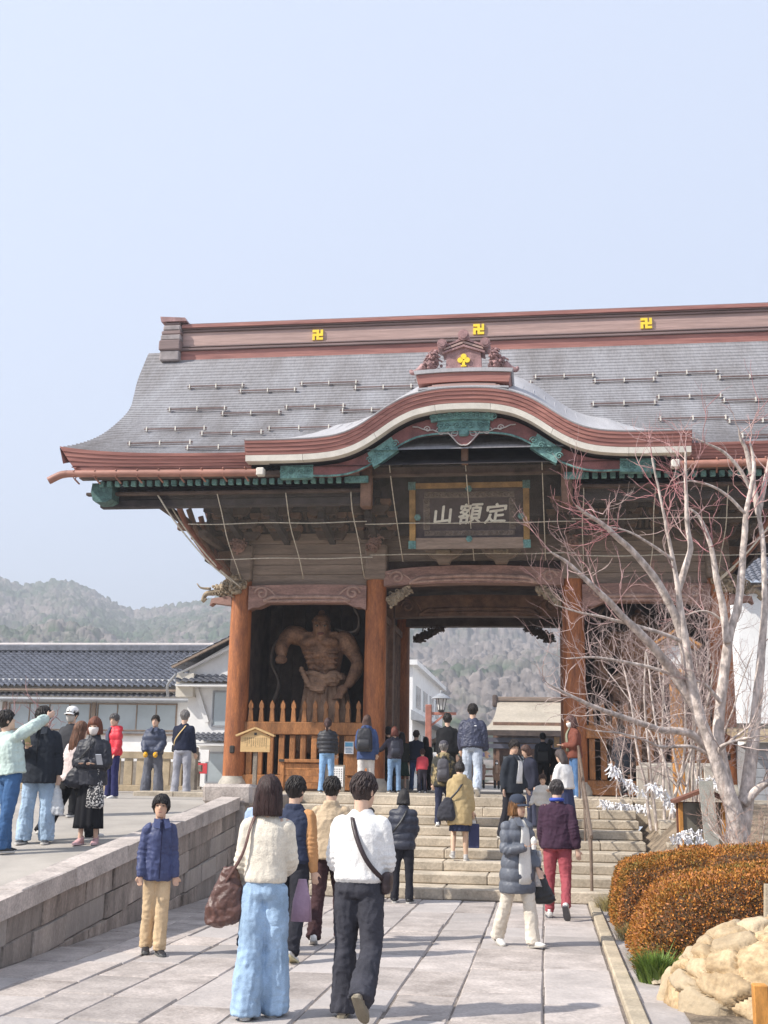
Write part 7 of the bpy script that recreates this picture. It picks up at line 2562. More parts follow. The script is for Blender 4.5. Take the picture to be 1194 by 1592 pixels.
# paper fortunes tied to lines and twigs
M_paper = mat('white_paper', (0.80, 0.79, 0.80), rough=0.8, var=0.05, scale=9)
def paper_mesh(seed):
    r = np.random.default_rng(seed)
    b = MB()
    for s in (-1, 1):
        P_ = []
        d = np.array([s * r.uniform(0.2, 0.8), r.uniform(-0.4, 0.1), -1])
        L = r.uniform(0.05, 0.10)
        for t in np.linspace(0, 1, 4):
            c = d * L * t + np.array([0, 0, -0.01 * sin(3 * t)])
            P_.append([c + np.array([-0.009, 0.004 * t * s, 0]), c + np.array([0.009, -0.004 * t * s, 0.003])])
        b.grid(np.array(P_))
    b.ball((0, 0, 0), (0.014, 0.014, 0.012), 6, 4)
    return b.mesh('paper_strip', fixn=False)
PM = [paper_mesh(k) for k in range(8)]
def paper_line(name, label, pts, n, seed, jit=0.012, sc_=1.0):
    C_ = catmull(pts, 40)
    t = thing(name, label, 'paper fortunes', tuple(C_[0]))
    MB().tube(C_, 0.006, 5).build('cord', M_rope, t)
    r = np.random.default_rng(seed)
    for k in range(n):
        p = C_[int(r.integers(0, 40))] + r.normal(size=3) * jit
        o = link_mesh('paper_strip', PM[k % 8], M_paper, t, tuple(p - C_[0]))
        o.rotation_euler = (r.normal() * 0.3, r.normal() * 0.3, r.uniform(-0.8, 0.8))
        o.scale = (sc_ * r.uniform(0.8, 1.3),) * 3
paper_line('paper_fortune_line', 'long line of white paper fortunes across the top of the stairs', [at(936, 1246, 22.6), at(975, 1252, 22.6), at(1012, 1253, 22.6)], 60, 1, 0.022, 1.35)
paper_line('paper_fortune_twig', 'white paper fortunes tied along a drooping twig right of the handrail', [at(945, 1188, 20.5), at(962, 1205, 20.5), at(980, 1218, 20.5), at(1000, 1232, 20.5)], 34, 2, 0.03, 1.25)
paper_line('paper_fortune_twig', 'white paper fortunes on the twig beside the roofed box', [at(1008, 1220, 19), at(1022, 1225, 19), at(1036, 1238, 19), at(1046, 1256, 19)], 34, 3, 0.03, 1.15)
paper_line('paper_fortune_rack', 'low cluster of white paper fortunes in front of the leaning board', [at(1052, 1300, 16.2), at(1068, 1296, 16.2), at(1086, 1300, 16.2), at(1094, 1322, 16.2)], 48, 4, 0.04, 1.0)
paper_line('paper_fortune_twig', 'white paper fortunes around the upper end of the leaning board', [at(1085, 1212, 16.9), at(1100, 1211, 16.9), at(1118, 1222, 16.9)], 22, 5, 0.025, 1.0)
# stakes at the lower right
sk = thing('wooden_stake', 'square wooden stake at the lower right corner of the view', 'stake', tuple(at(1186, 1592, 9.0)))
p = at(1184, 1592, 8.9)
MB().cbox(p[0] - 0.05, p[0] + 0.05, 8.85, 8.95, 0, at(1184, 1530, 8.9)[2], 0.008).build('stake', M_lorange, sk)
sk2 = thing('pale_post', 'pale squared post at the right edge above the rockery', 'post', tuple(at(1192, 1440, 11.1)))
p = at(1196, 1440, 11.1)
MB().bar((p[0] - 0.02, 11.1, 0.1), at(1197, 1375, 11.1), 0.09, 0.09).build('post', M_kerb, sk2)
# ------------------------------------------------------------------ the visitors, one by one
def walk(lead='R', a=1.0, arms=True, **kw):
    t = 'L' if lead == 'R' else 'R'
    p = {'leg' + lead: (19 * a, 2, 5, 10 * a), 'leg' + t: (-15 * a, 2, 16 * a, -24 * a), 'arm' + lead: (-16 * a, 7, 14, 10), 'arm' + t: (18 * a, 7, 22, 15), 'lean': 4}
    p.update(kw)
    return p
BLK = (0.018, 0.018, 0.02)
DNAVY = (0.02, 0.024, 0.045)
NAVY = (0.035, 0.045, 0.10)
BHAIR = (0.022, 0.016, 0.014)
BROWN_H = (0.085, 0.038, 0.02)
GREY_H = (0.22, 0.20, 0.19)
LJEAN = (0.30, 0.42, 0.58)
WHITE = (0.76, 0.74, 0.71)
PP = {}

PP['wsweater'] = person((-2.06, 8.72, 0), 1.67, 2, 'person from behind in fluffy cream sweater and wide light blue jeans', {'legL': (-5, 1, 3, -6), 'legR': (7, 1, 5, 4), 'armR': (14, 9, 62, 25), 'armL': (4, 12, 35, 5), 'lean': 2, 'hyaw': 6},
    dict(kind='sweater', name='sweater', col=(0.70, 0.635, 0.53), fab='knit', hem=0.98, thick=0.026, boxy=0.5, srad=1.0, hem_band=True, cuff=True, amp=0.013), dict(kind='pants', col=(0.34, 0.47, 0.63), fab='denim', wide=1.5, hem=0.115, pockets=True, len=0.05),
    dict(kind='bob', col=(0.045, 0.022, 0.02), len=-0.165, vol=0.018), shoe=(0.62, 0.56, 0.46), seed=1, fat=0.93, w=0.92)
PP['wman'] = person((-1.38, 8.86, 0), 1.70, -6, 'person from behind in white sweater and charcoal jeans, strap across the back', {'legL': (3, 2, 2, 2), 'legR': (-6, 3, 42, -48), 'armR': (8, 12, 48, 45), 'armL': (6, 12, 55, 45), 'lean': 3, 'hyaw': 18, 'hpitch': -4},
    dict(kind='sweater', name='sweater', col=(0.78, 0.765, 0.745), fab='knit', hem=0.965, thick=0.03, hem_band=True, cuff=True, boxy=0.4, amp=0.011), dict(kind='pants', col=(0.052, 0.052, 0.064), fab='denim', wide=1.28, hem=0.095, pockets=True, len=0.045),
    dict(kind='short', col=(0.045, 0.028, 0.026), vol=0.019, nape=-0.085, fringe=0.04), shoe=(0.26, 0.22, 0.17), sole=(0.23, 0.20, 0.15), seed=2, w=1.03)
PP['boy'] = person((-3.78, 11.42, 0), 1.47, 207, 'person in navy shirt jacket and beige trousers standing alone by the stone wall', {'legL': (4, -1, 2, 0), 'legR': (-6, -1, 8, 0), 'armR': (-4, 11, 26, 8), 'armL': (-2, 10, 22, 8), 'hyaw': 14, 'hpitch': 3, 'curl': 60},
    dict(kind='jacket', col=(0.055, 0.068, 0.155), fab='nylon', hem=0.80, thick=0.026, boxy=0.8, lapel=True, amp=0.016, srad=1.02, zip=(0.02, 0.02, 0.05), slen=1.12), dict(kind='pants', col=(0.60, 0.44, 0.27), wide=1.15, hem=0.078, len=0.02),
    dict(kind='bowl', col=(0.018, 0.014, 0.014), fringe=0.046, vol=0.022, nape=-0.07), shoe=(0.025, 0.025, 0.03), sole=(0.12, 0.12, 0.12), skin=(0.60, 0.37, 0.25), face=True, seed=3, w=0.86, fat=0.86)
PP['varsity'] = person((-2.47, 11.55, 0), 1.70, -4, 'person from behind in navy jacket with tan sleeves and black trousers', walk('L', 1.0, armR=(-4, 10, 14, 5), hyaw=12),
    dict(kind='jacket', col=(0.035, 0.043, 0.075), sleeve=(0.52, 0.27, 0.12), hem=0.93, thick=0.035, hem_band=True, boxy=0.5, cuff=True, collar=0.02), dict(kind='pants', col=(0.025, 0.025, 0.032), wide=1.15, hem=0.085),
    dict(kind='short', col=BHAIR, vol=0.022), shoe=WHITE, sole=(0.6, 0.53, 0.33), seed=4)
PP['ltblue'] = person((-2.86, 12.0, 0), 1.68, 0, 'person in pale blue shirt half hidden behind the cream sweater', walk('R', 0.7),
    dict(kind='shirt', name='shirt', col=(0.36, 0.46, 0.62), hem=0.90, thick=0.025, collar=0.02), dict(kind='pants', col=DNAVY, wide=1.1, hem=0.08), dict(kind='short', col=BHAIR, vol=0.02), shoe=BLK, seed=5)
PP['tan'] = person((-2.31, 12.72, 0), 1.70, 3, 'person from behind in sand coloured jacket and dark brown trousers', walk('R', 0.9, armR=(10, 10, 30, 10)),
    dict(kind='jacket', col=(0.50, 0.385, 0.26), hem=0.87, thick=0.032, boxy=0.6, collar=0.025, amp=0.013), dict(kind='pants', col=(0.055, 0.028, 0.03), wide=1.05, hem=0.078), dict(kind='short', col=BHAIR, vol=0.018), shoe=WHITE, seed=6)
PP['kid'] = person((-2.56, 17.0, 0), 1.27, -70, 'small person in pale blue jacket walking beside the black padded jacket', walk('R', 0.6),
    dict(kind='jacket', col=(0.42, 0.55, 0.66), hem=0.88, thick=0.03, hood='down'), dict(kind='pants', col=DNAVY, hem=0.075), dict(kind='bun', col=BHAIR), shoe=WHITE, near=False, seed=7, mask=(0.7, 0.7, 0.72))
PP['darkman'] = person((-2.03, 16.95, 0), 1.53, -3, 'person from behind in black padded jacket facing the foot of the stairs', {'legL': (1, 3, 2, 0), 'legR': (-1, 3, 3, 0), 'armR': (8, 9, 55, 50), 'armL': (8, 9, 55, 50), 'hpitch': -8},
    dict(kind='jacket', col=(0.035, 0.038, 0.055), fab='nylon', hem=0.80, thick=0.04, quilt=0.13, collar=0.03), dict(kind='pants', col=(0.02, 0.022, 0.035), hem=0.072), dict(kind='bob', col=(0.03, 0.026, 0.026), len=-0.12), shoe=BLK, seed=8, near=False)
PP['capwoman'] = person((-0.32, 12.95, 0), 1.53, 218, 'person in dark cap, long grey padded coat and cream trousers strolling on the paving', {'legR': (-12, 2, 12, -14), 'legL': (13, 2, 5, 8), 'armL': (6, 9, 30, 15), 'armR': (12, 10, 100, 38), 'hyaw': -12, 'hpitch': -2, 'lean': 1, 'curlR': 65},
    dict(kind='coat', name='coat', col=(0.115, 0.125, 0.15), fab='nylon', hem=0.60, thick=0.038, quilt=0.15, shirt=(0.70, 0.68, 0.64), shirt_z=0.72, lapel=True, flare=0.02), dict(kind='pants', col=(0.70, 0.63, 0.53), wide=1.2, hem=0.085),
    dict(kind='bob', col=(0.20, 0.095, 0.035), len=-0.11, fringe=0.03), cap=dict(col=(0.045, 0.055, 0.08)), shoe=WHITE, sole=(0.5, 0.47, 0.42), face=True, seed=9, skin=(0.60, 0.38, 0.27))
PP['maroon'] = person((0.13, 15.66, 0), 1.69, -3, 'person from behind in plum black sweater and brick red trousers', {'legL': (3, 2, 2, 4), 'legR': (-8, 2, 34, -46), 'armR': (-12, 14, 14, 5), 'armL': (8, 8, 26, 15), 'lean': 4, 'hpitch': -6},
    dict(kind='sweater', name='sweater', col=(0.052, 0.026, 0.045), hem=0.86, thick=0.034, boxy=0.7, srad=1.12, amp=0.013), dict(kind='pants', col=(0.33, 0.075, 0.09), wide=1.0, hem=0.062, len=0.0), dict(kind='short', col=(0.06, 0.05, 0.05), vol=0.014, nape=-0.08),
    shoe=(0.65, 0.63, 0.6), sole=(0.11, 0.11, 0.12), seed=10, w=1.04)
sc = MB()
_r, _J = PP['maroon']
sc.tube([_J['tor'](0.078 * cos(a), -0.015 + 0.075 * sin(a), 1.495) for a in np.linspace(0, 2 * pi, 18)], 0.024, 8)
sc.build('neckerchief', cloth((0.05, 0.09, 0.42)), None, smooth=True).parent = _r

# on the stairs
PP['beige'] = person((-1.38, 19.13, 0.446), 1.53, 4, 'person in knee length beige hooded coat climbing the stairs', {'legR': (2, 2, 0, 0), 'legL': (20, 3, 42, 6), 'armR': (2, 11, 8, 0), 'armL': (6, 9, 26, 10), 'lean': 7, 'hpitch': -14},
    dict(kind='coat', name='coat', col=(0.46, 0.345, 0.18), hem=0.60, thick=0.036, hood='down', flare=0.03, amp=0.015), dict(kind='skirt', col=(0.035, 0.042, 0.085), zhem=0.50, flare=0.19, bare=True), dict(kind='bun', col=BHAIR), shoe=(0.5, 0.48, 0.46), skin=(0.62, 0.42, 0.30), seed=11, near=False)
PP['camo'] = person((-1.83, 21.3, 0.888), 1.49, 2, 'person in camouflage jacket and grey cap climbing the upper steps', {'legL': (-4, 2, 14, -20), 'legR': (26, 3, 40, 4), 'armR': (4, 10, 20, 10), 'armL': (4, 10, 20, 10), 'lean': 7},
    dict(kind='jacket', col=(0.30, 0.235, 0.13), fab='camo', hem=0.80, thick=0.045, hood='down'), dict(kind='pants', col=(0.028, 0.032, 0.06), hem=0.07), dict(kind='short', col=GREY_H, nape=-0.09), cap=dict(col=(0.09, 0.085, 0.10)), shoe=WHITE, seed=12, near=False)
PP['navyguy'] = person((-1.44, 23.45, 1.378), 1.78, -4, 'tall person from behind in navy windbreaker and pale jeans at the stair top', {'legL': (4, 2, 4, 0), 'legR': (-12, 3, 24, -34), 'armR': (-2, 13, 16, 5), 'armL': (6, 12, 22, 10), 'lean': 4},
    dict(kind='jacket', col=(0.045, 0.05, 0.085), fab='nylon', hem=0.92, thick=0.05, hem_band=True, boxy=0.9, srad=1.15, amp=0.016), dict(kind='pants', col=(0.45, 0.50, 0.58), fab='denim', wide=1.3, hem=0.088), dict(kind='short', col=BHAIR, vol=0.02), shoe=WHITE, seed=13, w=1.06)
lg = MB()
_r, _J = PP['navyguy']
lg.cbox(0.06, 0.105, -0.19, -0.178, 1.36, 1.378, 0.004)
lg.build('logo_patch', cloth((0.8, 0.8, 0.8)), None).parent = _r
PP['blackshirt'] = person((-2.07, 25.0, 1.378), 1.69, 6, 'person in black shirt walking just left of the navy windbreaker', walk('R', 0.6), dict(kind='shirt', name='shirt', col=(0.022, 0.019, 0.02), hem=0.88, thick=0.03, boxy=0.5), dict(kind='pants', col=BLK, wide=1.2, hem=0.085), dict(kind='short', col=BHAIR, vol=0.018), shoe=BLK, seed=14, near=False, w=1.05)
PP['blackjkt'] = person((-0.58, 20.45, 0.736), 1.64, 235, 'person in black jacket open over a white shirt coming down the steps', walk('L', 0.5, armL=(6, 14, 22, 0), armR=(-8, 10, 18, 5), hyaw=28, hpitch=-14),
    dict(kind='jacket', col=(0.03, 0.035, 0.045), hem=0.80, thick=0.042, shirt=(0.72, 0.71, 0.70), lapel=True, boxy=0.6, srad=1.1), dict(kind='pants', col=(0.018, 0.019, 0.03), wide=1.2, hem=0.085), dict(kind='short', col=BHAIR, vol=0.02), shoe=BLK, face=True, near=False, seed=15)
PP['womanshort'] = person((-0.25, 21.35, 0.888), 1.44, 118, 'person in dark navy jacket bending the head towards the cream padded vest', {'lean': 8, 'hpitch': -22, 'armR': (14, 8, 26, 10)}, dict(kind='jacket', col=(0.03, 0.032, 0.05), hem=0.80, thick=0.035), dict(kind='pants', col=(0.05, 0.055, 0.09), hem=0.085), dict(kind='bob', col=(0.10, 0.05, 0.035), len=-0.10), shoe=BLK, near=False, seed=16)
PP['whitechild'] = person((-0.06, 20.8, 0.736), 1.06, 178, 'small person in cream padded vest and grey trousers on the steps', walk('R', 0.5, armR=(6, 30, 30, 0)), dict(kind='vest', name='vest', col=(0.72, 0.68, 0.62), hem=0.90, thick=0.05, quilt=0.16), dict(kind='pants', col=(0.17, 0.15, 0.16), wide=1.2, hem=0.085), dict(kind='bowl', col=(0.06, 0.032, 0.022), fringe=0.03), shoe=WHITE, face=True, near=False, seed=17, fat=1.08)
PP['blouse'] = person((0.32, 20.5, 0.736), 1.50, 52, 'person in white blouse and long navy skirt on the steps', {'lean': 6, 'hpitch': -20, 'armR': (16, 8, 50, 30), 'armL': (16, 8, 50, 30)}, dict(kind='blouse', name='blouse', col=(0.74, 0.72, 0.70), hem=0.95, thick=0.045, boxy=0.5, srad=1.2), dict(kind='skirt', col=(0.045, 0.055, 0.12), zhem=0.12, flare=0.27), dict(kind='long', col=(0.075, 0.055, 0.052), len=-0.34), shoe=BLK, near=False, seed=18)
PP['bl2'] = person((-0.08, 33.0, 1.378), 1.63, 2, 'person in grey black jacket with square bag walking through the passage', walk('L', 0.6), dict(kind='jacket', col=(0.04, 0.045, 0.055), hem=0.86, thick=0.04, collar=0.02), dict(kind='pants', col=BLK, hem=0.08), dict(kind='short', col=BLK), shoe=BLK, near=False, seed=19)
PP['bl3'] = person((0.14, 34.4, 1.378), 1.50, 10, 'person all in black just beside the square bag in the passage', walk('R', 0.5), dict(kind='coat', col=BLK, name='coat', hem=0.6, thick=0.04), dict(kind='pants', col=BLK, hem=0.08), dict(kind='short', col=BLK), shoe=BLK, near=False, seed=20)
PP['redbrown'] = person((0.56, 23.65, 1.378), 1.60, 108, 'person in russet cardigan and blue jeans looking down at both hands', {'armR': (14, 9, 84, 40), 'armL': (14, 9, 84, 40), 'hpitch': -18, 'curl': 60}, dict(kind='cardigan', name='cardigan', col=(0.19, 0.065, 0.045), hem=0.83, thick=0.04, shirt=(0.25, 0.25, 0.18)), dict(kind='pants', col=(0.10, 0.19, 0.36), fab='denim', hem=0.07), dict(kind='bob', col=(0.13, 0.06, 0.05), len=-0.14), shoe=WHITE, near=False, seed=21, mask=(0.75, 0.74, 0.72))
PP['darktree'] = person((1.75, 29.2 - 1.5, 1.378), 1.62, 25, 'person in long dark coat half hidden behind the bare branches', walk('R', 0.7), dict(kind='coat', name='coat', col=(0.028, 0.03, 0.04), hem=0.55, thick=0.04), dict(kind='pants', col=BLK, hem=0.075), dict(kind='short', col=BHAIR), shoe=(0.12, 0.05, 0.04), near=False, seed=22)
# in front of and inside the gate
PP['puffer'] = person((-4.75, 25.5, 1.378), 1.58, 3, 'person in black quilted jacket and blue jeans before the offering box', {'armR': (6, 9, 30, 10), 'armL': (10, 8, 60, 40), 'hpitch': 8}, dict(kind='puffer', col=(0.03, 0.03, 0.036), fab='nylon', hem=0.93, thick=0.05, quilt=0.10, hem_band=True), dict(kind='pants', col=(0.24, 0.40, 0.62), fab='denim', hem=0.075), dict(kind='tail', col=(0.06, 0.025, 0.022)), shoe=BLK, near=False, seed=23)
PP['bluepack'] = person((-3.74, 24.55, 1.378), 1.61, -2, 'person in blue parka and off white trousers with a black backpack', walk('R', 0.4, armR=(4, 14, 30, 20), armL=(4, 10, 40, 30)), dict(kind='parka', col=(0.055, 0.085, 0.19), hem=0.74, thick=0.045, hood='down', srad=1.1), dict(kind='pants', col=(0.60, 0.57, 0.54), wide=1.3, hem=0.10), dict(kind='bob', col=(0.10, 0.055, 0.035), len=-0.13), shoe=(0.2, 0.1, 0.08), near=False, seed=24)
PP['armpillar'] = person((-3.62, 28.3, 1.378), 1.53, 15, 'person in dark jacket and jeans reaching out to touch the gate pillar', {'armL': (42, 40, 25, 0), 'armR': (6, 8, 40, 20), 'hyaw': -20}, dict(kind='jacket', col=(0.06, 0.055, 0.075), hem=0.88, thick=0.035), dict(kind='pants', col=(0.22, 0.34, 0.52), fab='denim', hem=0.075), dict(kind='bob', col=(0.15, 0.04, 0.025), len=-0.12), shoe=BLK, near=False, seed=25)
PP['navyarm'] = person((-3.55, 32.4, 1.378), 1.62, -5, 'person in navy jacket with an orange armband inside the passage', {'hyaw': 10}, dict(kind='jacket', col=(0.035, 0.045, 0.075), hem=0.90, thick=0.04, hem_band=True), dict(kind='pants', col=(0.07, 0.12, 0.25), fab='denim', hem=0.075), dict(kind='short', col=(0.07, 0.05, 0.045)), shoe=(0.3, 0.3, 0.3), near=False, seed=26)
_r, _J = PP['navyarm']
MB().tube([_J['elL'] * 0.9 + _J['wrL'] * 0.1, _J['elL'] * 0.62 + _J['wrL'] * 0.38], 0.082, 12).build('armband', cloth((0.75, 0.30, 0.03)), None).parent = _r
PP['hood'] = person((-3.5, 34.6, 1.378), 1.52, 20, 'person in black hooded coat deep in the passage', {}, dict(kind='coat', name='coat', col=(0.012, 0.012, 0.015), hem=0.55, thick=0.045), dict(kind='pants', col=BLK, hem=0.08), dict(kind='bob', col=(0.012, 0.012, 0.015), vol=0.03), shoe=BLK, near=False, seed=27)
PP['redkid'] = person((-3.0, 28.9, 1.378), 1.03, 8, 'small person in coral red sweater facing into the gate', {'armR': (16, 8, 70, 30), 'armL': (4, 9, 15, 5)}, dict(kind='sweater', name='sweater', col=(0.66, 0.085, 0.11), hem=0.92, thick=0.045), dict(kind='pants', col=(0.05, 0.045, 0.06), hem=0.085), dict(kind='short', col=(0.07, 0.035, 0.03)), shoe=WHITE, near=False, seed=28, fat=1.08)
PP['greensk'] = person((-3.75, 30.8, 1.378), 1.50, 0, 'person in dark green skirted coat by the inner pillar', {}, dict(kind='jacket', col=(0.03, 0.033, 0.03), hem=0.85, thick=0.04), dict(kind='skirt', col=(0.02, 0.045, 0.035), zhem=0.45, flare=0.25), dict(kind='bob', col=BHAIR), shoe=BLK, near=False, seed=29)
PP['blackhood'] = person((-4.0, 30.0, 1.378), 1.60, 30, 'person in black knit hat standing in the shade behind the left pillar', {}, dict(kind='coat', name='coat', col=(0.015, 0.015, 0.018), hem=0.5, thick=0.04), dict(kind='pants', col=BLK, hem=0.08), dict(kind='short', col=BLK, vol=0.03), shoe=BLK, near=False, seed=30)
PP['mask2'] = person((-2.55, 62.0, 1.30), 1.45, 182, 'person with face mask and brown coat approaching from beyond the gate', walk('R', 0.6), dict(kind='coat', name='coat', col=(0.22, 0.13, 0.08), hem=0.5, thick=0.05, shirt=(0.32, 0.22, 0.16)), dict(kind='pants', col=BLK, hem=0.08), dict(kind='bob', col=BHAIR), shoe=BLK, near=False, face=True, mask=(0.8, 0.8, 0.8), seed=31)
PP['umbr'] = person((-3.4, 63.2, 1.30), 1.52, 186, 'person under a purple umbrella beyond the gate', {'armR': (18, 8, 95, 20)}, dict(kind='coat', name='coat', col=(0.24, 0.15, 0.12), hem=0.5, thick=0.05), dict(kind='pants', col=BLK, hem=0.08), dict(kind='bob', col=BHAIR), shoe=BLK, near=False, seed=32)

# on the sloping walk
rz_ = lambda y: float(ramp_z(y))
PP['mint'] = person((-6.36, 13.5, rz_(13.5)), 1.64, -38, 'person in mint green jacket and blue jeans pointing up at the gate', {'armR': (118, 22, 22, 10), 'armL': (4, 10, 20, 10), 'lean': -6, 'side': -7, 'legR': (-8, 3, 2, 0), 'legL': (6, 3, 4, 0), 'hyaw': 6, 'hpitch': 10, 'curlR': 25},
    dict(kind='jacket', col=(0.50, 0.60, 0.555), hem=0.94, thick=0.042, boxy=0.6, collar=0.02, amp=0.015, srad=1.1), dict(kind='pants', col=(0.06, 0.13, 0.27), fab='denim', wide=1.2, hem=0.085), dict(kind='short', col=BHAIR, vol=0.018), shoe=BLK, seed=33, w=1.04)
PP['phoneman'] = person((-6.33, 14.25, rz_(14.25)), 1.66, 186, 'person in black jacket over pale wide jeans checking a phone', {'armR': (14, 10, 108, 22), 'armL': (-6, 11, 14, 0), 'hpitch': -8, 'hyaw': 4, 'legR': (2, 4, 2, 0), 'legL': (-2, 4, 2, 0), 'curlR': 55, 'curlL': 70},
    dict(kind='jacket', col=(0.03, 0.032, 0.042), hem=0.76, thick=0.040, lapel=True, boxy=0.8, srad=1.1, zip=(0.012, 0.012, 0.016)), dict(kind='pants', col=(0.38, 0.50, 0.64), fab='denim', wide=1.45, hem=0.10), dict(kind='short', col=BHAIR, vol=0.024, fringe=0.035), shoe=(0.05, 0.05, 0.05), face=True, seed=34, w=1.05)
PP['whitecap'] = person((-7.1, 17.0, rz_(17.0)), 1.58, 170, 'person in white cap and dark coat behind the others on the walk', {}, dict(kind='coat', name='coat', col=(0.05, 0.05, 0.055), hem=0.6, thick=0.04), dict(kind='pants', col=BLK, hem=0.08), dict(kind='short', col=BHAIR), cap=dict(col=(0.78, 0.77, 0.75)), shoe=BLK, face=True, near=False, seed=35, mask=(0.5, 0.46, 0.42))
PP['longhair'] = person((-6.08, 14.75, rz_(14.75)), 1.52, -28, 'person in pale pink coat and wide black trousers striding off', {'legR': (26, 2, 8, 10), 'legL': (-24, 3, 10, -26), 'armR': (14, 8, 30, 10), 'armL': (-10, 8, 16, 10), 'lean': 6},
    dict(kind='coat', name='coat', col=(0.66, 0.56, 0.54), hem=0.86, thick=0.036, boxy=0.5), dict(kind='pants', col=(0.02, 0.02, 0.022), wide=1.4, hem=0.105), dict(kind='long', col=(0.17, 0.075, 0.04), len=-0.34), shoe=(0.55, 0.52, 0.5), seed=36)
PP['mask'] = person((-5.66, 14.3, rz_(14.3)), 1.53, 183, 'person in black with white face mask and pink trainers holding a phone', {'armR': (10, 12, 92, 55), 'armL': (10, 12, 92, 55), 'hpitch': -4, 'legR': (2, 1, 2, 0), 'legL': (-3, 1, 2, 0), 'curl': 55},
    dict(kind='jacket', col=(0.022, 0.023, 0.032), fab='nylon', hem=0.80, thick=0.046, boxy=0.5, srad=1.2, collar=0.045, zip=(0.05, 0.05, 0.06)), dict(kind='skirt', col=(0.014, 0.015, 0.02), zhem=0.20, flare=0.205, pleat=0.09, npl=11), dict(kind='bob', col=(0.17, 0.055, 0.03), len=-0.105, fringe=0.035, vol=0.02), shoe=(0.62, 0.36, 0.36), sole=(0.62, 0.42, 0.42), face=True, mask=(0.72, 0.66, 0.62), seed=37)
PP['red'] = person((-7.55, 20.0, rz_(20.0)), 1.44, 142, 'person in red padded jacket and navy trousers looking aside', {'armL': (4, 10, 24, 8), 'armR': (8, 8, 40, 20), 'hyaw': -22, 'hpitch': -8}, dict(kind='jacket', col=(0.66, 0.035, 0.055), fab='nylon', hem=0.86, thick=0.046, shirt=(0.08, 0.085, 0.12), hood='down', quilt=0.16), dict(kind='pants', col=(0.03, 0.032, 0.10), wide=1.1, hem=0.085), dict(kind='short', col=(0.12, 0.11, 0.11)), shoe=WHITE, face=True, near=False, seed=38)
PP['navyyellow'] = person((-8.24, 24.2, 1.28), 1.63, 182, 'person in navy padded jacket and wide grey jeans with yellow gloves clasped', {'armR': (14, 12, 38, 42), 'armL': (14, 12, 38, 42), 'legR': (0, 6, 2, 0), 'legL': (0, 5, 2, 0), 'curl': 70}, dict(kind='puffer', col=(0.05, 0.06, 0.10), fab='nylon', hem=0.88, thick=0.055, quilt=0.15, lapel=True, srad=1.15), dict(kind='pants', col=(0.135, 0.14, 0.165), fab='denim', wide=1.6, hem=0.115), dict(kind='short', col=BHAIR, fringe=0.055), shoe=WHITE, face=True, near=False, seed=39)
_r, _J = PP['navyyellow']
gl = MB()
for nm in 'RL':
    gl.ball(_J['wr' + nm] + _J['fd' + nm] * 0.07, (0.05, 0.05, 0.06), 10, 8)
gl.build('gloves', cloth((0.75, 0.40, 0.02)), None, smooth=True).parent = _r
PP['grayhair'] = person((-7.36, 23.4, 1.28), 1.70, -2, 'person from behind in black sweater and washed grey jeans by the fence', {'armR': (6, 10, 20, 10), 'armL': (10, 8, 60, 45), 'legR': (1, 3, 2, 0), 'legL': (-1, 3, 2, 0)}, dict(kind='sweater', name='sweater', col=(0.018, 0.022, 0.045), hem=0.93, thick=0.03, hem_band=True), dict(kind='pants', col=(0.36, 0.36, 0.40), fab='denim', wide=1.15, hem=0.085), dict(kind='short', col=GREY_H, vol=0.016), shoe=(0.6, 0.58, 0.56), near=False, seed=40, w=1.04)
# ------------------------------------------------------------------ bags and other things people carry
def strap(pts, w, m, parent, th=0.006, out=None):
    """flat strap along world points; its face looks along 'out' directions"""
    P_ = catmull(pts, 24)
    t = np.gradient(P_, axis=0)
    t /= np.linalg.norm(t, axis=1)[:, None]
    c = np.mean(P_, axis=0) if out is None else np.asarray(out, float)
    b = MB()
    A, B = [], []
    for p, d in zip(P_, t):
        o = p - c
        o = unit(o - d * np.dot(o, d))
        s = np.cross(d, o)
        A.append(p + s * w / 2)
        B.append(p - s * w / 2)
    b.grid(np.array([A, B]))
    o = b.build('strap', m, parent, smooth=True)
    so = o.modifiers.new('t', 'SOLIDIFY')
    so.thickness = th
    return o
def lump_bag(name, label, cat, shapes, m, voxel, amp, seed, loc, grp=None):
    """a soft bag from overlapping shapes, in world coordinates"""
    rt = thing(name, label, cat, loc, grp)
    b = MB()
    for f in shapes:
        f(b)
    me, co = remesh(b, voxel, 2)
    d = folds(co, seed, amp, 9, 9)
    co = displace(me, co, d)
    me.transform(Matrix.Translation(-Vector(loc)))
    me.polygons.foreach_set('use_smooth', np.ones(len(me.polygons), bool))
    link_mesh('bag_body', me, m, rt)
    return rt
def W(key, p):
    return to_world(PP[key][0], p)
def T(key, x, y, z):
    """world point in the trunk frame of a person (x right, y forward, z nominal height)"""
    r, J = PP[key]
    return to_world(r, J['tor'](x, y, z))
def D(key, v):
    a = PP[key][0].rotation_euler.z
    return np.array([cos(a) * v[0] - sin(a) * v[1], sin(a) * v[0] + cos(a) * v[1], v[2]])

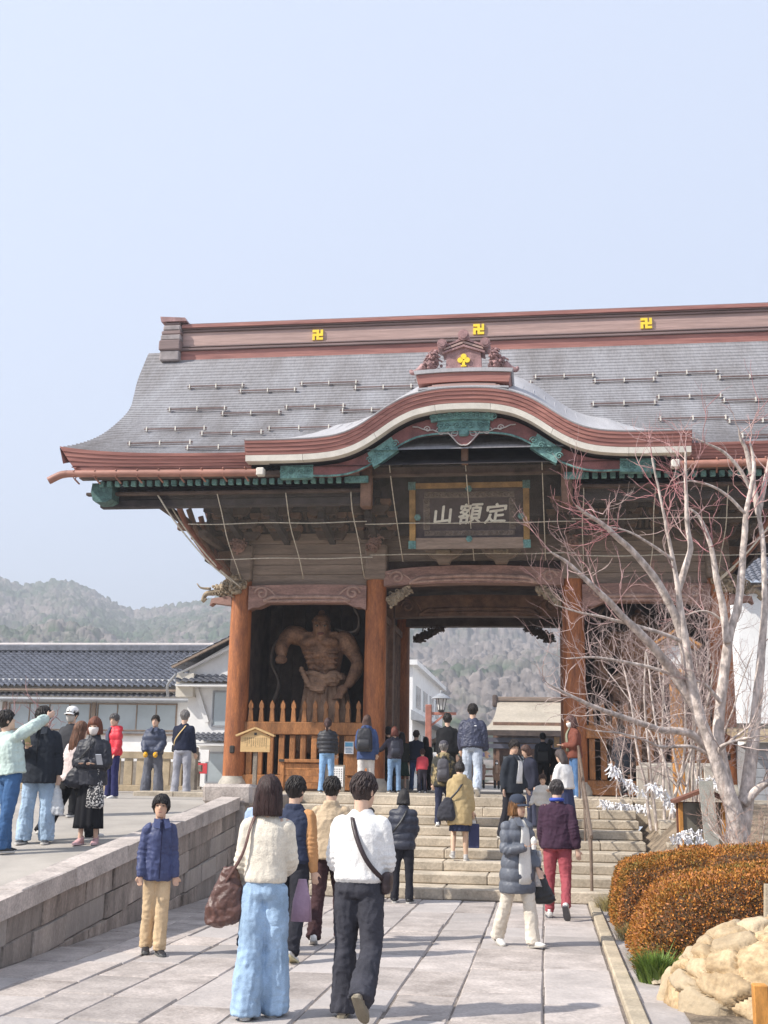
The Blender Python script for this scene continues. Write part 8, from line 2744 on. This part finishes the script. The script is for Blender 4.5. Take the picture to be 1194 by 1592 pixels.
# brown slouchy shoulder bag of the woman in cream
M_bb = cloth((0.10, 0.045, 0.035), 'leather')
c = T('wsweater', -0.27, -0.02, 0.86)
bg_ = lump_bag('shoulder_bag', 'big slouchy brown leather bag hanging beside the cream sweater', 'bag',
    [lambda b: ring_loft(b, [(c + np.array([0.0, 0, 0.20]), (0.05, 0, 0), (0, 0.02, 0)), (c + np.array([-0.01, 0, 0.06]), (0.10, 0, 0), (0, 0.055, 0)), (c + np.array([-0.03, 0, -0.10]), (0.15, 0, 0), (0, 0.08, 0)), (c + np.array([-0.04, 0, -0.19]), (0.13, 0, 0.02), (0, 0.07, 0)), (c + np.array([-0.04, 0, -0.22]), (0.07, 0, 0.01), (0, 0.03, 0))], 18, 2.6)], M_bb, 0.011, 0.016, 3, tuple(c - np.array([0, 0, 0.22])))
strap([c + np.array([-0.06, -0.03, 0.05]), T('wsweater', -0.17, -0.13, 1.15), T('wsweater', -0.115, -0.12, 1.36), T('wsweater', -0.09, -0.02, 1.47), T('wsweater', -0.12, 0.09, 1.34), T('wsweater', -0.2, 0.1, 1.1), c + np.array([0.03, 0.04, 0.1])], 0.028, M_bb, bg_, out=T('wsweater', 0, 0, 1.2))
# dark strap and pouch of the man in white
M_bs = cloth((0.035, 0.02, 0.022), 'leather')
c2 = T('wman', 0.215, 0.03, 0.95)
bg_ = lump_bag('crossbody_pouch', 'small dark pouch on the strap across the white sweater', 'bag', [lambda b: b.cbox(c2[0] - 0.04, c2[0] + 0.03, c2[1] - 0.10, c2[1] + 0.08, c2[2] - 0.08, c2[2] + 0.08, 0.02)], M_bs, 0.011, 0.006, 4, tuple(c2))
strap([T('wman', -0.06, 0.02, 1.475), T('wman', -0.045, -0.105, 1.41), T('wman', 0.02, -0.172, 1.25), T('wman', 0.10, -0.17, 1.10), T('wman', 0.185, -0.09, 0.99), T('wman', 0.215, 0.0, 0.95)], 0.034, M_bs, bg_, out=T('wman', 0, 0, 1.2))
# lilac carrier bag carried by the woman in cream
pbg = thing('lilac_bag', 'thin lilac plastic bag at the right hip of the cream sweater', 'bag', tuple(W('wsweater', (0.25, 0.05, 0.6))))
pc = W('wsweater', (0.24, 0.22, 0.78))
pm_ = MB()
ring_loft(pm_, [(pc + np.array([0, 0, 0.16]), (0.03, 0, 0), (0, 0.02, 0)), (pc, (0.07, 0, 0), (0, 0.04, 0)), (pc - np.array([0, 0, 0.14]), (0.08, 0, 0), (0, 0.05, 0))], 14, 3)
pm_.build('bag_body', cloth((0.36, 0.24, 0.33), 'nylon'), pbg, smooth=True)
# strap bag of the person in black padded jacket
M_blk = cloth((0.02, 0.02, 0.022), 'leather')
bg_ = thing('crossbody_strap_bag', 'pale blue pouch on the strap across the black padded jacket', 'bag', tuple(T('darkman', -0.22, 0, 0.98)))
q = T('darkman', -0.24, 0.02, 1.0)
MB().cbox(q[0] - 0.05, q[0] + 0.05, q[1] - 0.06, q[1] + 0.06, q[2] - 0.10, q[2] + 0.08, 0.02).build('bag_body', cloth((0.42, 0.55, 0.66)), bg_)
strap([T('darkman', 0.08, 0.0, 1.475), T('darkman', 0.07, -0.12, 1.40), T('darkman', 0.0, -0.185, 1.25), T('darkman', -0.10, -0.19, 1.12), T('darkman', -0.22, -0.06, 1.0)], 0.03, M_blk, bg_, out=T('darkman', 0, 0, 1.2))
# black tote and white cloth of the woman with the cap
q = T('capwoman', -0.30, 0.0, 0.62)
lump_bag('black_tote', 'black tote bag hanging beside the long grey coat', 'bag', [lambda b: ring_loft(b, [(q + np.array([0, 0, 0.28]), (0.03, 0, 0), (0, 0.02, 0)), (q + np.array([0, 0, 0.10]), (0.12, 0, 0), (0, 0.05, 0)), (q + np.array([0.04, 0, -0.06]), (0.17, 0, -0.03), (0, 0.06, 0)), (q + np.array([0.0, 0, -0.13]), (0.13, 0, 0), (0, 0.05, 0))], 16, 3)], M_blk, 0.013, 0.012, 6, tuple(q))
sf = thing('white_scarf', 'white patterned cloth hanging from the arm of the long grey coat', 'scarf', tuple(T('capwoman', -0.2, 0.1, 1.0)))
P_ = []
for t in np.linspace(0, 1, 12):
    cc = T('capwoman', -0.235, 0.05, 1.10 - 0.42 * t) + np.array([0.02 * sin(7 * t), 0, 0])
    P_.append([cc + np.array([0.055 * u, 0.02 * sin(6 * u + 4 * t) - 0.03, 0]) for u in np.linspace(-1, 1, 8)])
so_ = MB().grid(np.array(P_)).build('cloth', mat('scarf_print', (0.75, 0.73, 0.70), rough=0.9, var=0.1, scale=22, col2=(0.3, 0.28, 0.3)), sf, smooth=True)
so_.modifiers.new('t', 'SOLIDIFY').thickness = 0.006
dk_ = thing('ice_cream_cup', 'pale snack cup held up in front of the long grey coat', 'cup', tuple(W('capwoman', PP['capwoman'][1]['wrR'] + PP['capwoman'][1]['fdR'] * 0.1)))
q = W('capwoman', PP['capwoman'][1]['wrR'] + PP['capwoman'][1]['fdR'] * 0.09)
MB().lathe([(0.022, -0.05), (0.032, 0.03), (0.034, 0.035), (0.026, 0.06), (0.008, 0.08)], tuple(q), 14).build('cup', cloth((0.78, 0.74, 0.68)), dk_, smooth='auto')
# black shoulder bag and navy carrier of the woman in beige
q = T('beige', -0.24, -0.13, 0.86)
bg_ = lump_bag('drawstring_bag', 'soft black bag slung at the back of the beige coat', 'bag', [lambda b: ring_loft(b, [(q + np.array([0.03, 0, 0.19]), (0.05, 0, 0), (0, 0.03, 0)), (q + np.array([0, 0, 0.04]), (0.13, 0, 0), (0, 0.07, 0)), (q + np.array([0, 0, -0.12]), (0.16, 0, 0), (0, 0.08, 0)), (q + np.array([0, 0, -0.17]), (0.12, 0, 0), (0, 0.05, 0))], 16, 2.6)], cloth((0.05, 0.05, 0.062)), 0.014, 0.012, 8, tuple(q))
strap([q + np.array([0.04, 0, 0.15]), T('beige', -0.05, -0.2, 1.18), T('beige', 0.07, -0.12, 1.38), T('beige', 0.085, 0, 1.46)], 0.03, M_blk, bg_, out=T('beige', 0, 0, 1.2))
q = W('beige', PP['beige'][1]['wrR'] + np.array([0.02, 0, -0.36]))
cb_ = thing('navy_carrier', 'upright navy paper carrier in the hand below the beige coat', 'bag', tuple(q - np.array([0, 0, 0.2])))
MB().cbox(q[0] - 0.085, q[0] + 0.085, q[1] - 0.05, q[1] + 0.05, q[2] - 0.20, q[2] + 0.17, 0.008).build('bag_body', cloth((0.05, 0.055, 0.12)), cb_)
MB().cbox(q[0] - 0.03, q[0] + 0.03, q[1] - 0.03, q[1] + 0.03, q[2] + 0.171, q[2] + 0.22, 0.01).build('paper', cloth(WHITE), cb_)
MB().tube(catmull([q + np.array([-0.05, 0, 0.17]), q + np.array([-0.02, 0, 0.30]), q + np.array([0.02, 0, 0.30]), q + np.array([0.05, 0, 0.17])], 12), 0.006, 5).build('handle', M_blk, cb_)
# backpacks
def backpack(key, label, col, w=0.15, h=0.21, d=0.075, z=1.17, yb=-0.19, sc_=1.0):
    r, J = PP[key]
    k = J['k']
    c = T(key, 0, yb - d * 0.6, z)
    rt = thing('backpack', label, 'backpack', tuple(c - np.array([0, 0, h])), 'backpacks worn at the gate')
    X, Y = D(key, J['ax']), D(key, J['ay'])
    U = np.array([0, 0, 1.0])
    b = MB()
    ring_loft(b, [(c - U * h, X * w * 0.9, Y * d * 0.8), (c - U * h * 0.9, X * w, Y * d), (c + U * h * 0.3, X * w * 0.98, Y * d), (c + U * h * 0.8, X * w * 0.85, Y * d * 0.85), (c + U * h, X * w * 0.55, Y * d * 0.5)], 20, 3.4)
    b2 = MB()
    m = cloth(col, 'nylon')
    me, co = remesh(b, 0.015, 2)
    displace(me, co, folds(co, 5, 0.006, 10, 10))
    me.transform(Matrix.Translation(-Vector(rt.location)))
    me.polygons.foreach_set('use_smooth', np.ones(len(me.polygons), bool))
    link_mesh('bag_body', me, m, rt)
    f = MB()
    ring_loft(f, [(c - U * h * 0.8 - Y * d * 1.05, X * w * 0.72, Y * 0.02), (c - U * h * 0.75 - Y * d * 1.1, X * w * 0.78, Y * 0.03), (c - U * h * 0.05 - Y * d * 1.08, X * w * 0.76, Y * 0.03), (c - Y * d * 1.0, X * w * 0.6, Y * 0.015)], 16, 4)
    f.build('front_pocket', m, rt, smooth=True)
    for s in (-1, 1):
        strap([T(key, s * 0.09, yb + 0.05, z + 0.20), T(key, s * 0.085, -0.05, 1.475), T(key, s * 0.10, 0.10, 1.38), T(key, s * 0.13, 0.14, 1.15), T(key, s * 0.17, 0.0, 1.02), T(key, s * 0.12, yb + 0.02, z - 0.15)], 0.045, m, rt, out=T(key, 0, 0, 1.2))
    MB().tube(catmull([c + U * h - X * 0.03 * k, c + U * (h + 0.05) , c + U * h + X * 0.03 * k], 8), 0.009, 6).build('grab_loop', m, rt)
backpack('bluepack', 'large black backpack on the blue parka', (0.03, 0.032, 0.038), 0.165, 0.24, 0.085, 1.17)
backpack('camo', 'slim grey rucksack on the camouflage jacket', (0.085, 0.08, 0.09), 0.11, 0.2, 0.07, 1.12, -0.19)
backpack('armpillar', 'dark backpack on the person touching the pillar', (0.04, 0.042, 0.06), 0.13, 0.19, 0.07, 1.16, -0.17)
q = T('bl2', 0.0, -0.22, 1.05)
sb_ = thing('square_bag', 'square black bag on the back of the grey black jacket in the passage', 'bag', tuple(q))
MB().cbox(q[0] - 0.17, q[0] + 0.14, q[1] - 0.06, q[1] + 0.06, q[2] - 0.14, q[2] + 0.14, 0.02).build('bag_body', M_blk, sb_)
strap([q + np.array([-0.15, 0.0, 0.12]), T('bl2', -0.12, -0.1, 1.36), T('bl2', -0.09, 0.0, 1.47)], 0.04, M_blk, sb_, out=T('bl2', 0, 0, 1.2))
# yellow strap on the grey haired man
ys = thing('yellow_strap_bag', 'thin yellow strap with small bag across the black sweater', 'bag', tuple(T('grayhair', -0.2, 0, 1.0)))
strap([T('grayhair', 0.06, 0.0, 1.475), T('grayhair', 0.05, -0.115, 1.40), T('grayhair', -0.05, -0.165, 1.25), T('grayhair', -0.14, -0.14, 1.12), T('grayhair', -0.2, 0, 1.0)], 0.022, cloth((0.66, 0.47, 0.22)), ys, out=T('grayhair', 0, 0, 1.2))
q = T('grayhair', -0.21, 0.06, 0.98)
MB().cbox(q[0] - 0.05, q[0] + 0.03, q[1] - 0.05, q[1] + 0.1, q[2] - 0.09, q[2] + 0.06, 0.02).build('bag_body', M_blk, ys)
# phones
def phone(key, nm, label, col, off=(0, 0, 0)):
    r, J = PP[key]
    p = W(key, J['wr' + nm] + J['fd' + nm] * 0.10 + np.array(off))
    t = thing('phone', label, 'phone', tuple(p))
    X = D(key, (1, 0, 0))
    Y = unit(D(key, (0, 0.75, 1.0)))
    MB().obox(p, (X, np.cross(X, Y), Y), (0.036, 0.005, 0.075)).build('case', mat('phone_case_%d_%d' % (int(col[0] * 100), int(col[2] * 100)), col, rough=0.3), t)
    MB().obox(p + np.cross(X, Y) * 0.0062, (X, np.cross(X, Y), Y), (0.033, 0.0008, 0.071)).build('screen', mat('phone_screen', (0.02, 0.02, 0.025), rough=0.1), t)
phone('phoneman', 'R', 'phone with yellowish case in the hand before the black jacket', (0.45, 0.40, 0.20), (0, 0.03, 0.04))
phone('mask', 'R', 'pale phone held below the white face mask', (0.45, 0.47, 0.52), (-0.09, 0.03, 0.05))
# glasses of the phone man
_r, _J = PP['phoneman']
gm = MB()
for s in (-1, 1):
    c = _J['head'] + _J['HR'] @ np.array([s * 0.034, 0.10, 0.004])
    gm.tube([c + _J['HR'] @ np.array([0.026 * cos(a), 0, 0.019 * sin(a)]) for a in np.linspace(0, 2 * pi, 15)], 0.0035, 5)
gm.build('glasses', mat('specs', (0.02, 0.02, 0.02), rough=0.3), None).parent = _r
# plastic bag in his other hand
q = W('phoneman', PP['phoneman'][1]['wrL'] + np.array([0, 0, -0.30]))
m = bpy.data.materials.new('thin_plastic')
m.use_nodes = True
m.node_tree.nodes['Principled BSDF'].inputs['Base Color'].default_value = (0.8, 0.82, 0.84, 1)
m.node_tree.nodes['Principled BSDF'].inputs['Roughness'].default_value = 0.3
m.node_tree.nodes['Principled BSDF'].inputs['Alpha'].default_value = 0.72
lump_bag('plastic_bag', 'translucent white plastic bag hanging beside the pale wide jeans', 'bag', [lambda b: ring_loft(b, [(q + np.array([0, 0, 0.20]), (0.025, 0, 0), (0, 0.02, 0)), (q + np.array([0, 0, 0.10]), (0.055, 0, 0), (0, 0.04, 0)), (q + np.array([0.01, 0, -0.08]), (0.10, 0, 0), (0, 0.06, 0)), (q + np.array([0.02, 0, -0.16]), (0.09, 0, -0.02), (0, 0.055, 0)), (q + np.array([0.02, 0, -0.18]), (0.05, 0, 0), (0, 0.03, 0))], 16, 2.4)], m, 0.011, 0.012, 9, tuple(q))
# bags of the woman with the mask
q = W('mask', PP['mask'][1]['elL'] * 0.6 + PP['mask'][1]['wrL'] * 0.4 + np.array([0.02, 0.0, -0.36]))
tb_ = lump_bag('patterned_tote', 'speckled black and white tote hanging from a forearm above pink trainers', 'bag', [lambda b: ring_loft(b, [(q + np.array([0, 0, 0.16]), (0.085, 0, 0), (0, 0.03, 0)), (q, (0.105, 0, 0), (0, 0.05, 0)), (q - np.array([0, 0, 0.15]), (0.125, 0, 0), (0, 0.055, 0)), (q - np.array([0, 0, 0.18]), (0.10, 0, 0), (0, 0.04, 0))], 16, 3)], cloth((0.03, 0.03, 0.035), 'pattern'), 0.012, 0.008, 10, tuple(q - np.array([0, 0, 0.18])))
for dx in (-0.045, 0.045):
    strap([q + np.array([dx, -0.03, 0.15]), q + np.array([dx * 0.7, -0.04, 0.30]), q + np.array([dx * 0.4, 0.03, 0.385]), q + np.array([dx, 0.03, 0.15])], 0.022, cloth((0.03, 0.03, 0.035), 'pattern'), tb_)
q = T('mask', 0.21, 0.08, 0.93)
bg_ = lump_bag('gathered_bag', 'black gathered shoulder bag at the hip above the pink trainers', 'bag', [lambda b: ring_loft(b, [(q + np.array([0.03, 0, 0.12]), (0.05, 0, 0), (0, 0.03, 0)), (q + np.array([0, 0, 0.02]), (0.12, 0, 0), (0, 0.06, 0)), (q + np.array([-0.01, 0, -0.10]), (0.14, 0, 0), (0, 0.07, 0)), (q + np.array([0, 0, -0.15]), (0.09, 0, 0), (0, 0.04, 0))], 16, 2.4)], cloth((0.025, 0.024, 0.026), 'nylon'), 0.011, 0.015, 11, tuple(q))
strap([q + np.array([0, 0, 0.1]), T('mask', 0.16, 0.15, 1.15), T('mask', 0.0, 0.17, 1.34), T('mask', -0.085, 0.0, 1.475)], 0.02, M_blk, bg_, out=T('mask', 0, 0, 1.2))
# purple umbrella beyond the gate
q = W('umbr', PP['umbr'][1]['wrR'] + np.array([0, 0.05, 0.1]))
um = thing('umbrella', 'open purple umbrella seen through the gate passage', 'umbrella', tuple(q))
cv = MB()
P_ = []
for t in np.linspace(0.02, 1, 8):
    P_.append([q + np.array([0.62 * t * cos(a) * (1 - 0.05 * abs(sin(4 * a)) * t), 0.62 * t * sin(a), 0.75 - 0.24 * t ** 2.0 + 0.02 * abs(sin(4 * a)) * t]) for a in np.linspace(0, 2 * pi, 33)])
cv.grid(np.array(P_))
cv.build('canopy', cloth((0.10, 0.085, 0.19), 'nylon'), um, smooth=True)
MB().tube([q + np.array([0, 0, -0.1]), q + np.array([0, 0, 0.8])], 0.01, 6).build('shaft', M_iron, um)
# ------------------------------------------------------------------ hazy air around the whole place
hz = MB()
hz.box(-1600, 1600, -60, 1700, -1.2, 235)
m = bpy.data.materials.new('air_haze')
m.use_nodes = True
m.node_tree.nodes.clear()
vo = m.node_tree.nodes.new('ShaderNodeVolumePrincipled')
vo.inputs['Color'].default_value = (0.89, 0.93, 1.0, 1)
vo.inputs['Density'].default_value = 0.0009
vo.inputs['Anisotropy'].default_value = 0.2
ou = m.node_tree.nodes.new('ShaderNodeOutputMaterial')
m.node_tree.links.new(vo.outputs[0], ou.inputs['Volume'])
hzo = hz.build('haze', m)
hzo['kind'] = 'stuff'
bpy.data.scenes.remove(WORK)
